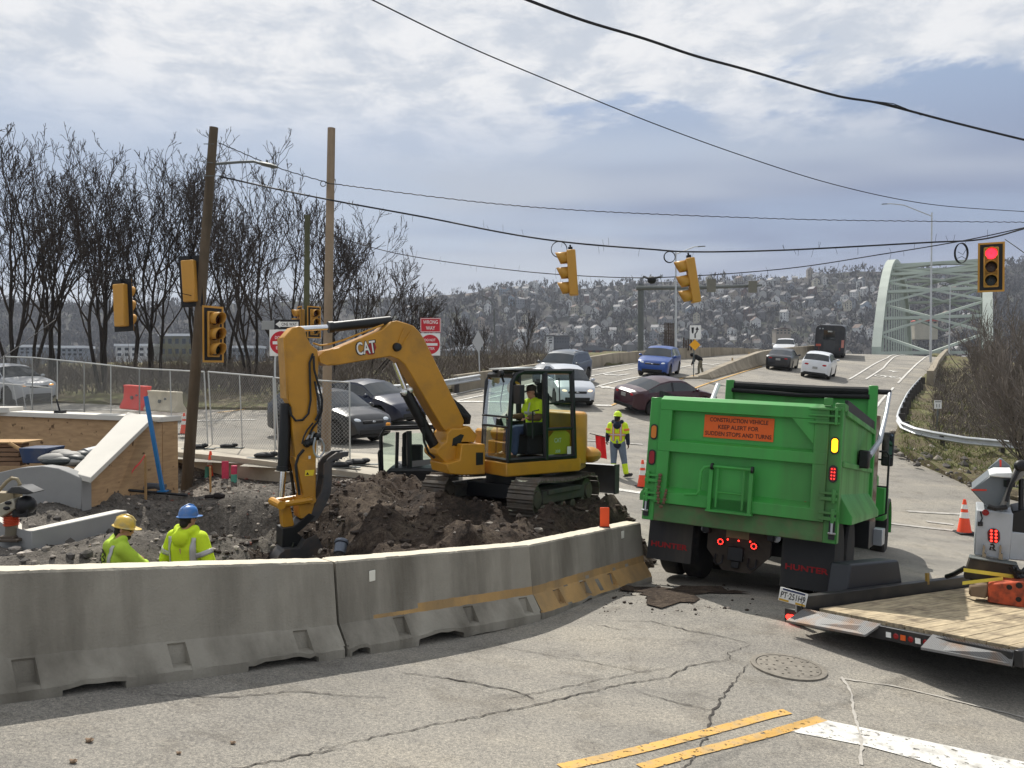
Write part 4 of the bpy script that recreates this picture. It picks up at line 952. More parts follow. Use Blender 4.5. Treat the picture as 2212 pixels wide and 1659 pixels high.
    k = MB(); k.box(fl(.72, .42, .25), (.36, .4, .36), rotc); k.box(fl(.70, .42, .45), (.42, .42, .10), rotc); k.box(fl(.93, .42, .78), (.10, .42, .62), rotc); k.box(fl(.95, .42, 1.16), (.07, .25, .18), rotc); k.build('seat', mat('seat_fabric', S(34, 36, 38), .9, var=.1), t, world=True, bevel=.03)
    for c in (.16, .70): k = MB(); k.box(fl(.62, c, .50), (.36, .1, .22), rotc); k.tube([fl(.44, c, .6), fl(.42, c, .74)], .018, 6); k.build('control_console', CATK, t, world=True, bevel=.02)
    k = MB(); k.box(fl(.20, .60, .62), (.05, .22, .16), rotc @ Matrix.Rotation(.35, 3, 'Y')); k.tube([fl(.16, .62, .05), fl(.2, .62, .56)], .02, 6); k.build('display', CATK, t, world=True, bevel=.01)
    k = MB(); k.tube([fl(.02, -.0, .72), fl(.02, Wc, .72)], .018, 6); k.tube([fl(.5, .02, .36), fl(.5, .02, .80), fl(.62, .02, .82)], .014, 6); k.build('guard_rail', CATK, t, world=True)
    k = MB(); ax = [fl(fa-.01, .25, fz*.98), fl(fa*.7-.01, .3, fz*.75), fl(fa*.55-.01, .25, fz*.62)]; k.tube(ax, .008, 5); k.build('wiper', CATK, t, world=True)
    m0 = Lp.pix(*e1((1120, 330))[0]); k = MB(); k.box(LP(su*m0[0], -.16, m0[1]), (.09, .20, .30), rotc); k.tube([LP(su*m0[0], -.16, m0[1]+.1), fl(fa+.02, 0, fz)], .014, 6); k.build('mirror', CATK, t, world=True, bevel=.02)
    k = MB(); q = Lp.pix(*e1((1032, 140))[0]); k.lathe([(.055, -.03), (.06, .02), (.05, .035)], LP(su*q[0], .1, q[1]), EXH, 14); k.tube([LP(su*q[0], .1, q[1]), LP(su*q[0]+.06, .1, q[1]-.14)], .018, 6); k.build('roof_lamp', CATK, t, world=True)
    mm = Lp.pix(*e1((1230, 285))[0]); k = MB(); k.lathe([(.001, 0), (.12, .012), (.13, .03)], LP(su*mm[0], .35, mm[1]), Vector((.3, -.8, .2)), 16); k.build('inside_mirror', mat('amber_mirror', S(200, 160, 60), .25, metal=.4, var=.05), t, world=True)
    # decals on the panel behind the lower window
    k = MB(); k.add([fl(.82, .03, .08), fl(1.24, .03, .08), fl(1.25, .03, .40), fl(1.1, .03, .52), fl(.98, .03, .52), fl(.82, .03, .36)], [(0, 1, 2, 3, 4, 5)]); k.build('side_panel', mat('panel_yellow', S(190, 170, 52), .5, var=.05), t, world=True)
    DF = Fr(fl(.97, .024, 0), -EXH, (0, 0, 1)); DF = DF if DF.w.dot(EXN) > 0 else Fr(fl(.97, .024, 0), EXH, (0, 0, 1))
    k = MB(); k.text('CAT', DF, .03, .31, .075, .0, .14, bold=.02); k.build('panel_lettering', mat('logo_white', S(226, 222, 214)), t, world=True, smooth=0)
    k = MB(); k.text('308', DF, .03, .13, .05, .0, .10, bold=.02); k.build('model_number', mat('logo_white', S(226, 222, 214)), t, world=True, smooth=0)
    k = MB(); k.add([fl(1.17, -.004, .07), fl(1.25, -.004, .07), fl(1.25, -.004, .2), fl(1.17, -.004, .2)], [(0, 1, 2, 3)]); k.build('paper_tag', mat('label_white', S(214, 214, 210)), t, world=True)
    # ---- undercarriage
    f = Vector((-.505, -.863, .05)).normalized(); l = Vector((.863, -.505, 0)); up = f.cross(l).normalized(); up = up if up.z > 0 else -up
    def track(pf, name):                                # pf: middle of the foot at the front end
        TF = Fr(pf, -f, up); r = .27; Lc_ = 1.85; c0 = .30
        loop = []
        n = 64; per = 2*Lc_+2*math.pi*r
        def pt(s):
            s %= per
            if s < Lc_: return (c0+s, 0.), (0., -1.)
            s -= Lc_
            if s < math.pi*r: a = -math.pi/2+s/r; return (c0+Lc_+r*math.cos(a), r+r*math.sin(a)), (math.cos(a), math.sin(a))
            s -= math.pi*r
            if s < Lc_: sag = -.05*math.sin(math.pi*s/Lc_); return (c0+Lc_-s, 2*r+sag), (0., 1.)
            s -= Lc_; a = math.pi/2+s/r; return (c0+r*math.cos(a), r+r*math.sin(a)), (math.cos(a), math.sin(a))
        mb = MB(); N = 42
        for i in range(N):
            (a, b), (na, nb) = pt(i*per/N); (a2, b2), _ = pt((i+.92)*per/N)
            d = Vector((a2-a, b2-b)); nn = Vector((na, nb))
            q = [(a, b), (a2, b2), (a2+nn.x*.022, b2+nn.y*.022), (a+d.x*.75+nn.x*.026, b+d.y*.75+nn.y*.026), (a+d.x*.66+nn.x*.055, b+d.y*.66+nn.y*.055), (a+d.x*.56+nn.x*.055, b+d.y*.56+nn.y*.055), (a+d.x*.5+nn.x*.026, b+d.y*.5+nn.y*.026), (a+nn.x*.022, b+nn.y*.022)]
            mb.loft([[TF.P(x, y, c) for x, y in q] for c in (-.225, .225)])
        o = mb.build('track_belt', TRK, t, world=True, smooth=0)
        for c, rr in ((c0, .21), (c0+Lc_, .21)): mb = MB(); mb.lathe([(.06, -.13), (rr, -.11), (rr, .11), (.14, .13), (.13, .16), (.06, .17)], TF.P(c, r, 0), TF.w, 20); mb.lathe([(.06, .13), (.14, .13)], TF.P(c, r, 0), -TF.w, 12); mb.build('idler_wheel', TRK, t, world=True)
        mb = MB(); mb.prism([(c0+.16, r+.11), (c0+Lc_-.2, r+.11), (c0+Lc_-.2, r-.08), (c0+.16, r-.08)], TF, -.16, .16); mb.prism([(c0+.3, r+.13), (c0+Lc_-.4, r+.13), (c0+Lc_-.4, r+.05), (c0+.3, r+.05)], TF, -.19, .19)
        mb.build('track_frame', mat('muddy_steel', S(70, 70, 66), .7, var=.2, vs=5, dirt=S(96, 88, 74), ds=4, da=.7), t, world=True, bevel=.01)
        for i in range(5): mb = MB(); mb.lathe([(.03, -.15), (.09, -.13), (.09, .13), (.05, .16)], TF.P(c0+.22+i*.35, .10, 0), TF.w, 14); mb.build('track_roller', TRK, t, world=True)
        return TF
    pf = Vector((.10, 11.98, CZ-2.24)); nearT = track(pf, 'near'); farT = track(pf-l*1.62+Vector((0, 0, -.02)), 'far')
    mid = (pf+(pf-l*1.62))/2-f*1.25+up*.30
    mb = MB(); mb.box(mid, (1.3, 1.0, .26), Matrix((l, -f, up)).transposed()); mb.lathe([(.48, .1), (.48, .42), (.42, .46)], mid, (0, 0, 1), 24); mb.build('carbody', CATK, t, world=True, bevel=.02)
    # blade at the far end
    BLf = Fr(mid-f*1.75-up*.12, l, up); mb = MB()
    prof = [(0, .50), (.05, .45), (.07, .25), (.04, .06), (-.03, -.02), (-.08, -.02), (-.01, .08), (.02, .25), (0, .42), (-.04, .48)]
    mb.loft([[BLf.o+l*c-f*a+up*b for a, b in prof] for c in (-1.12, 1.12)])
    for c in (-1.12, 1.12): mb.loft([[BLf.o+l*(c+e)-f*a+up*b for a, b in ((-.1, .5), (.1, .5), (.1, -.03), (-.1, -.03))] for e in (-.012, .012)])
    bl = mb.build('dozer_blade', mat('blade_grey', S(58, 60, 62), .5, metal=.3, var=.2), t, world=True)
    mb = MB()
    for c in (-.45, .45): bar(mb, mid+l*c-f*.3, BLf.o+l*c+up*.2, .12)
    mb.build('blade_arm', CATK, bl, world=True)
    return LP
EXLP = build_excavator()

# ---- the second, smaller machine standing behind the mound
def build_loader():
    o = at(905, 1000, 16.8); t = thing('compact_excavator', 'small yellow and black cabbed machine half hidden behind the soil mound', 'excavator', (o.x, o.y, gz(o.x, o.y)+.1))
    F = Fr(o, (1, .12, 0), (0, 0, 1)); q = e2; c = .0
    body = q((1420, 1440), (1750, 1395), (1800, 1440), (1800, 1560), (1420, 1560)); solid(t, 'body', body, F, -1.2, .0, CATY, .05)
    k = MB(); T = lambda x, y, c=0.: F.at(*q((x, y))[0], c)
    x0, x1, yt, yb = 1225, 1690, 1050, 1440
    for cc in (0., -1.0):
        k.tube([T(x0+10, yb, cc), T(x0, 1120, cc), T(x0+30, yt, cc), T(x1, yt-10, cc), T(x1+20, yb-40, cc)], .045, 6)
        k.tube([T(1360, yb, cc), T(1370, yt+30, cc)], .04, 6); k.tube([T(1475, yb, cc), T(1470, yt+20, cc)], .06, 6); k.tube([T(x0, yb, cc), T(x1+20, yb-40, cc)], .05, 6)
    for x, y in ((x0+30, yt), (x1, yt-10), (x0+10, yb), (x1+20, yb-40)): k.tube([T(x, y, 0), T(x, y, -1.0)], .05, 6)
    k.build('cab_frame', CABK, t, world=True)
    k = MB(); V = [T(x0+20, yt-6, .03), T(x1+10, yt-16, .03), T(x1+10, yt-16, -1.05), T(x0+20, yt-6, -1.05)]; k.add(V+[v+Vector((0, 0, .05)) for v in V], [(0, 1, 2, 3), (4, 7, 6, 5), (0, 4, 5, 1), (1, 5, 6, 2), (2, 6, 7, 3), (3, 7, 4, 0)]); k.build('cab_roof', CABK, t, world=True, bevel=.02)
    for a, b in ((1240, 1350), (1480, 1680)):
        k = MB(); k.add([T(a, yb-20), T(b, yb-30), T(b, yt+30), T(a+10, yt+40)], [(0, 1, 2, 3)]); k.build('cab_window', CABG, t, world=True, recalc=False)
    k = MB(); k.add([T(1480, 1385, .02), T(1680, 1355, .02), T(1680, 1310, .02), T(1480, 1330, .02)], [(0, 1, 2, 3)]); k.build('grey_label', mat('grey_label', S(110, 112, 112), .6, var=.1), t, world=True)
    k = MB(); k.box(T(1500, 1290, -.55), (.42, .4, .5)); k.box(T(1440, 1200, -.55), (.1, .4, .6)); k.build('seat', mat('seat_fabric', S(34, 36, 38)), t, world=True, bevel=.03)
    k = MB(); k.lathe([(.05, 0), (.05, .10), (.03, .12)], T(1290, 1045, -.2), (0, 0, 1), 12); k.build('amber_beacon', mat('beacon_amber', S(240, 160, 50), .2, var=0), t, world=True)
    k = MB(); k.tube([T(1215, 1430, .06), T(1205, 1260, .06), T(1215, 1235, .06), T(1240, 1230, .06)], .02, 6); k.build('grab_rail', CABK, t, world=True)
    k = MB(); k.box(Vector((o.x+.1, o.y+.5, gz(o.x, o.y)+.25)), (1.5, 1.4, .5)); k.build('undercarriage', CATK, t, world=True, bevel=.05)
build_loader()
# ------------------------------------------------------------------ poles, wires, signals, signs, fences, rails
WOODO = mat('weathered_pole_wood', S(92, 80, 64), .9, var=.2, vs=2, dirt=S(58, 50, 40), ds=2.5, da=.8, streak=1, bump=.3, bs=30)
WOODN = mat('newer_pole_wood', S(148, 130, 108), .9, var=.15, vs=2, dirt=S(104, 84, 66), ds=2.2, da=.8, streak=1, bump=.3, bs=30)
WOODG = mat('greenish_pole_wood', S(84, 86, 62), .9, var=.2, vs=2, dirt=S(58, 54, 42), ds=2.5, da=.8, streak=1)
GALV = mat('galvanised_steel', S(186, 189, 190), .5, metal=.2, var=.1, vs=4)
GALVD = mat('dull_grey_steel', S(104, 108, 106), .6, metal=.3, var=.12)
WIREM = mat('black_cable', S(22, 22, 24), .7, var=0)
SIGY = mat('signal_yellow', S(194, 142, 56), .5, var=.06, vs=3, dirt=S(150, 116, 60), ds=3, da=.4)
VIS = mat('black_visor', S(18, 18, 19), .6, var=.1)
def pole(name, label, b, tp, r0, r1, m, cat='utility pole', group=None, dy=0.):
    t = thing(name, label, cat, b, group=group); P = [b.lerp(tp, i/10) for i in range(11)]
    mb = MB(); mb.tube([b-Vector((0, 0, .3))]+P, [r0]+[r0+(r1-r0)*i/10 for i in range(11)], 16); mb.build('shaft', m, t, world=True); return t
pb = dpx(403, 1056); PO = pole('utility_pole', 'dark leaning wooden utility pole with a street lamp arm, beside the traffic cone', pb, at(462, 275, pb.y-.4), .128, .092, WOODO)
k = MB(); Y0 = pb.y-.35
k.tube([at(u, v, Y0) for u, v in ((466, 354), (520, 350), (548, 349), (562, 353))], .03, 8); k.build('lamp_arm', GALVD, PO, world=True)
k = MB(); a, b = at(558, 352, Y0), at(600, 361, Y0); k.loft([[a.lerp(b, s)+Vector((0, math.cos(j*.785)*.13*w, math.sin(j*.785)*.05*w)) for j in range(8)] for s, w in ((0, .4), (.2, .9), (.7, 1.), (1, .5))]); k.lathe([(.03, 0), (.03, .06)], at(577, 352, Y0), (0, 0, 1), 8); k.build('lamp_head', GALVD, PO, world=True)
k = MB()
for u, v, u2, v2 in ((440, 311, 462, 311), (433, 348, 460, 352), (432, 380, 478, 380)): k.tube([at(u, v, Y0-.1), at(u2, v2, Y0-.12)], .01, 5)
k.build('pole_bolt', GALVD, PO, world=True)
pn = gpx(704, 978); PN = pole('utility_pole', 'lighter brown bare-topped wooden utility pole behind the excavator stick', pn, at(716, 277, pn.y), .128, .100, WOODN)
k = MB(); c = at(698, 397, pn.y-.1); k.tube([c+Vector((.07*math.cos(i*.6), 0, .07*math.sin(i*.6))) for i in range(11)], .012, 6); k.build('eye_bolt', GALVD, PN, world=True)
pg = gpx(660, 905); PG = pole('utility_pole', 'short greenish wooden pole carrying two small signals', pg, at(664, 465, pg.y), .12, .10, WOODG)
def wire(label, pts, d0, d1, r, twigs=0, name='overhead_cable', wob=0., cat='cable', fine=14):
    P = []
    n = len(pts); acc = [0]
    for a, b in zip(pts, pts[1:]): acc.append(acc[-1]+math.hypot(b[0]-a[0], b[1]-a[1]))
    def cr(t):                                          # catmull-rom through the picture points
        i = max(j for j in range(n-1) if acc[j] <= t+1e-9) if t < acc[-1] else n-2; f = (t-acc[i])/(acc[i+1]-acc[i]); p = [pts[max(0, i-1)], pts[i], pts[i+1], pts[min(n-1, i+2)]]
        return [.5*(2*p[1][k]+(p[2][k]-p[0][k])*f+(2*p[0][k]-5*p[1][k]+4*p[2][k]-p[3][k])*f*f+(3*p[1][k]-p[0][k]-3*p[2][k]+p[3][k])*f**3) for k in (0, 1)]
    N = fine*(n-1)
    for i in range(N+1):
        t = acc[-1]*i/N; u, v = cr(t); P.append(at(u, v+wob*math.sin(i*1.9), d0+(d1-d0)*i/N))
    mb = MB(); mb.tube(P, r, 6)
    th = thing(name, label, cat, P[0]); mb.build('cable', WIREM, th, world=True, smooth=60)
    if twigs:
        mb = MB()
        for i in range(twigs):
            p = P[random.randrange(2, N-2)]; s = random.choice((-1, -1, 1)); mb.tube([p, p+Vector((random.uniform(-.06, .06), 0, s*random.uniform(.10, .2)))], .0035, 4)
        mb.build('tie_end', WIREM, th, world=True)
    return P
wire('thickest black cable bundle crossing the upper right sky', [(1100, -18), (1140, 0), (1260, 44), (1390, 83), (1500, 120), (1610, 150), (1800, 205), (1900, 223), (2050, 262), (2212, 302), (2290, 320)], 8.5, 12, .0165)
k = MB(); k.tube([at(u, v, 10.9) for u, v in ((1870, 219), (1900, 221), (1940, 229), (1975, 244))], .006, 5); k.tube([at(u, v, 10.9) for u, v in ((1890, 219), (1930, 224), (1960, 236), (1990, 249))], .006, 5)
kk = thing('cable_loops', 'loose loops of wire hanging on the thickest sky cable', 'wire', at(1930, 228, 10.9)); k.build('loop', WIREM, kk, world=True)
wire('thin dark wire sloping down across the middle of the sky toward the right edge', [(770, -18), (805, 0), (1000, 95), (1200, 180), (1400, 262), (1600, 335), (1800, 398), (2000, 440), (2212, 457), (2290, 460)], 9, 19, .0085)
wire('twisted thin wire from the old pole past the newer pole, topmost of the span wires', [(474, 309), (500, 320), (600, 362), (700, 392), (735, 399), (1040, 437), (1300, 457), (1700, 473), (2000, 478), (2212, 480), (2300, 480)], Y0, 24, .011, 0, wob=.7, fine=30)
wire('heavy span cable that carries the hanging traffic signals', [(474, 381), (600, 409), (735, 436), (922, 470), (1100, 505), (1240, 525), (1400, 538), (1500, 544), (1700, 540), (2000, 524), (2120, 517), (2212, 494), (2290, 470)], Y0, 18, .018, 34)
wire('lower sagging cable with a dark box on it, under the signal span', [(690, 500), (860, 548), (1100, 583), (1300, 598), (1460, 598), (1700, 580), (1900, 550), (2080, 520), (2212, 492), (2290, 476)], 26, 18.2, .013, 26)
wire('pale thin cable at the left edge holding a yellow signal', [(-60, 505), (0, 523), (60, 545), (160, 577), (270, 607), (420, 640)], 15, Y0, .009)
wire('guy wire slanting up at the far left edge', [(-40, 800), (0, 776), (55, 738), (120, 690)], 20, 24, .012, name='guy_wire', cat='wire')
wire('short wire dropping from the signal span at the right edge', [(2171, 517), (2212, 546), (2280, 600)], 18, 16, .009)
k = MB(); c = at(1408, 605, 22.8); k.ell(c, (.13, .13, .11), 12, 8); k.tube([c+Vector((-.25, 0, .1)), c+Vector((-.05, 0, .03)), c+Vector((.25, 0, .09))], .03, 6); kk = thing('splice_box', 'black splice box hanging on the lower sagging cable', 'box', c); k.build('case', WIREM, kk, world=True)
for u, v, ru, rv, d, lb in ((1208, 538, 17, 17, 18, 'coil of spare cable beside the first hanging signal'), (1447, 554, 12, 12, 18, 'small coil of spare cable beside the tilted hanging signal'), (2078, 546, 14, 22, 18, 'big tangled coil of cable beside the red signal')):
    k = MB(); c = at(u, v, d); s = d/FPX
    for q in range(4):
        a = random.uniform(-.02, .02); k.tube([c+Vector((ru*s*(1+a)*math.cos(i*.315), .02*q, rv*s*(1+a*2)*math.sin(i*.315)-abs(a)*.5)) for i in range(21)], .007, 5)
    if ru == 14: k.tube([c+Vector((x*s, 0, z*s)) for x, z in ((-9, 2), (2, -4), (12, 12))], .006, 5); k.tube([c+Vector((x*s, 0, z*s)) for x, z in ((-10, -12), (0, -8), (10, -14))], .006, 5)
    kk = thing('cable_coil', lb, 'cable coil', c, group='coils of spare cable'); k.build('coil', WIREM, kk, world=True)
def signal(label, c, yaw, h=1.02, tilt=0., plate=False, lit=None, hang=.12, tiltx=0.):
    """three-lens head; local -Y is the lens side"""
    M = Matrix.Translation(c) @ Matrix.Rotation(R(tilt), 4, 'Y') @ Matrix.Rotation(R(tiltx), 4, 'X') @ Matrix.Rotation(R(yaw), 4, 'Z')
    t = thing('traffic_signal', label, 'traffic light', M=M, group='traffic signals'); s = h/1.02; w = .33*s
    mb = MB(); mb.box((0, .08*s, 0), (w, .2*s, h)); mb.box((0, .0, 0), (w*.96, .04*s, h*.98)); mb.build('housing', SIGY, t, bevel=.02*s)
    if plate:
        W, H = w+.26*s, h+.24*s; mb = MB(); mb.box((0, .03*s, 0), (W, .008, H)); bp = mb.build('backplate', VIS, t)
        mb = MB(); b = .045*s
        for x, z, dx, dz in ((0, H/2-b/2, W, b), (0, -H/2+b/2, W, b), (W/2-b/2, 0, b, H), (-W/2+b/2, 0, b, H)): mb.box((x, .024*s, z), (dx, .008, dz-(2*b if dx == b else 0)))
        mb.build('yellow_border', SIGY, bp)
    fr = Fr((0, 0, 0), (1, 0, 0), (0, 0, 1))
    for i, nm in enumerate(('red', 'amber', 'green')):
        z = h/2-(i+.5)*h/3; col = {'red': S(46, 14, 14), 'amber': S(58, 34, 14), 'green': S(16, 30, 28)}[nm]
        m = mat('lens_lit_red', S(255, 38, 58), .3, var=0, emit=2.6) if lit == nm else mat('lens_'+nm, col, .25, var=0)
        mb = MB(); mb.lathe([(.135*s, 0), (.12*s, .02*s), (0.01, .035*s)], (0, -.02*s, z), (0, -1, 0), 20, close=False); mb.build('lens', m, t)
        mb = MB(); V = []; n = 22; L_ = .26*s                # visor: open tube cut away below
        for q in range(2):
            for j in range(n+1):
                a = R(-48)+R(276)*j/n; x, zz_ = .148*s*math.cos(a), .148*s*math.sin(a)
                dep = 0 if q == 0 else L_*(.55+.45*(math.sin(a)*.5+.5))
                V.append((x, -.02*s-dep, z+zz_*(1 if q == 0 else 1.0)))
        F = [(j, j+1, j+n+2, j+n+1) for j in range(n)]; mb.add(V, F); o = mb.build('visor', SIGY, t, recalc=False); md = o.modifiers.new('thick', 'SOLIDIFY'); md.thickness = .012*s
        o.data.materials.append(VIS); md.material_offset = 0
    if hang:
        mb = MB(); mb.tube([(0, .07*s, h/2), (0, .07*s, h/2+hang)], .022*s, 8); mb.box((0, .07*s, h/2+.03), (.12*s, .1*s, .08*s)); mb.build('hanger', VIS, t)
    return t
signal('yellow signal hanging over the road right of the first cable coil, seen from its side', at(1229, 590, 17.8), -96, 1.0, -4, plate=False, tiltx=0)
signal('yellow signal hanging most tilted of all, above the keep right sign', at(1489, 607, 17.6), -96, .98, -9)
signal('traffic signal showing a red light, at the right edge near the arch bridge', at(2141, 577, 18), -30, .90, 0, True, 'red', .08)
signal('yellow signal seen from behind, hanging left of the bare trees, leftmost of all', at(268, 660, 17.5), 160, .92, -2, True)
signal('yellow signal seen from behind, close against the dark leaning pole', at(414, 608, 17.9), 172, .92, -3, True, hang=.14)
signal('yellow signal with bordered backplate bolted low on the dark leaning pole', at(462, 722, 17.2), 62, .98, 0, True, hang=0)
signal('small yellow signal on the short greenish pole, facing left', at(646, 696, pg.y-.3), -58, .95, 0, True, hang=0); signal('small yellow signal on the short greenish pole, facing right', at(679, 696, pg.y-.3), 42, .95, 0, True, hang=0)
# poles under the left signals are tied to the leaning pole by brackets
# ---- street lamps
def lamp(label, base, top, arm, d, r, m=GALV, head=.5):
    b = base; t = thing('street_lamp', label, 'street lamp', b, group='street lamps')
    mb = MB(); T = at(*top, d); mb.tube([b, T], [r, r*.6], 10); mb.build('pole', m, t, world=True)
    P = [at(*p, d) for p in arm]; mb = MB(); mb.tube(P, r*.45, 8); mb.build('arm', m, t, world=True)
    e = (P[-1]-P[-2]).normalized(); mb = MB(); mb.box(P[-1]-e*head*.4, (head, .16, .07), Matrix.Rotation(-math.asin(max(-1, min(1, e.z))), 3, 'Y') if e.x > 0 else Matrix.Rotation(math.asin(e.z), 3, 'Y')); mb.build('lamp_head', GALVD, t, world=True, bevel=.02)
lamp('tall slim street lamp in front of the arch bridge', gpx(2010, 782), (2013, 459), [(2013, 467), (1985, 456), (1952, 443), (1925, 440), (1906, 441)], gpx(2010, 782).y, .10)
lamp('grey street lamp behind the tilted hanging signal', at(1460, 757, 62), (1460, 545), [(1460, 549), (1480, 541), (1500, 533), (1522, 532)], 62, .09, head=.6)
lamp('slender lamp post rising beside the bridge portal', at(2050, 765, 60), (2053, 618), [(2053, 622), (2046, 618), (2036, 616)], 60, .06, head=.4)
lamp('curved street lamp rising over the scrub right of the wrong way sign', at(1068, 812, 62), (1068, 668), [(1068, 668), (1064, 655), (1055, 645), (1043, 639)], 62, .08, GALVD)
lamp('lower curved street lamp beside two burnt bare trunks', at(1178, 790, 80), (1178, 745), [(1178, 745), (1181, 736), (1186, 731), (1193, 730)], 80, .08)
# ---- gantry
def gantry():
    d = 70; b = at(1384, 762, d); t = thing('sign_gantry', 'grey steel gantry arm reaching over the ramp with sign backs', 'gantry', b)
    mb = MB(); mb.tube([b, at(1384, 614, d)], .26, 14); mb.build('post', GALVD, t, world=True); mb = MB(); mb.tube([at(1374, 622, d-.3), at(1520, 621, d-.3), at(1646, 616, d-.3)], [.2, .17, .12], 10); mb.build('arm', GALVD, t, world=True)
    for u0, u1, v0, v1 in ((1527, 1546, 603, 631), (1617, 1635, 607, 632)): a, c = at(u0, v0, d-.6), at(u1, v1, d-.6); mb = MB(); mb.box((a+c)/2, (c.x-a.x, .12, a.z-c.z)); mb.build('sign_back', mat('sign_back_grey', S(112, 110, 98), .6, var=.1), t, world=True)
    for u0, u1, v0 in ((1433, 1440, 697), (1441, 1447, 697), (1448, 1455, 698)):
        t2 = thing('steel_column', 'rusty steel column standing in a clump beside the gantry post', 'column', at(u0, 757, 66), group='rusty steel columns by the gantry'); mb = MB(); a, c = at(u0, v0, 66), at(u1, 757, 66); mb.box((a+c)/2, (.10, .10, a.z-c.z)); mb.box((a+c)/2+Vector((.14, 0, 0)), (.08, .10, a.z-c.z))
        for i in range(9): mb.box((a.x+.1, a.y, c.z+(a.z-c.z)*(i+.5)/9), (.2, .05, .05))
        mb.build('shaft', mat('rusty_column', S(70, 58, 50), .9, var=.2), t2, world=True)
    for u in (1476, 1481, 1486, 1492, 1498): 
        t2 = thing('steel_column', 'short rusty steel bar in the row right of the clumped columns', 'column', at(u, 757, 66), group='short rusty bars by the gantry'); mb = MB(); a, c = at(u, 729+3*(u % 3), 66), at(u+2, 757, 66); mb.box((a+c)/2, (.11, .1, a.z-c.z)); mb.box((a.x+.1, a.y, (a.z+c.z)/2), (.2, .06, .06)); mb.build('shaft', MATS['rusty_column'], t2, world=True)
gantry()
# ---- road signs
SWH = mat('sign_white', S(228, 228, 224), .4, var=.03); SRD = mat('sign_red', S(190, 34, 46), .4, var=.04); SBK = mat('sign_black', S(24, 24, 26), .4, var=0); SYL = mat('sign_yellow', S(238, 170, 20), .4, var=.03); SGR = mat('sign_back', S(150, 152, 150), .5, metal=.4, var=.06)
POSTR = mat('post_red', S(150, 40, 44), .5, var=.1)
def board(t, nm, u0, v0, u1, v1, d, m, th=.012, dy=0.):
    a, b = at(u0, v0, d), at(u1, v1, d); c = (a+b)/2; mb = MB(); mb.box((c.x, c.y+dy, c.z), (b.x-a.x, th, a.z-b.z)); return mb.build(nm, m, t, world=True, bevel=.003), Fr((c.x, c.y+dy-th/2, c.z), (1, 0, 0), (0, 0, 1)), b.x-a.x, a.z-b.z
def dne(t, u0, v0, u1, v1, d, W=True):
    o, f, w, h = board(t, 'do_not_enter_sign', u0, v0, u1, v1, d, SWH)
    mb = MB(); r = min(w, h)*.48; mb.prism([(r*math.cos(i*.196), r*math.sin(i*.196)) for i in range(32)], f, 0, .003); mb.build('red_disc', SRD, o, world=True, smooth=0)
    mb = MB(); mb.prism([(-r*.76, -r*.13), (r*.76, -r*.13), (r*.76, r*.13), (-r*.76, r*.13)], f, .003, .005); mb.build('white_bar', SWH, o, world=True, smooth=0)
    mb = MB(); mb.text('DO NOT', f, 0, r*.45, r*.26, .004, r*1.12, bold=.01); mb.text('ENTER', f, 0, -r*.42, r*.26, .004, r*.95, bold=.01); mb.build('lettering', SWH, o, world=True, smooth=0)
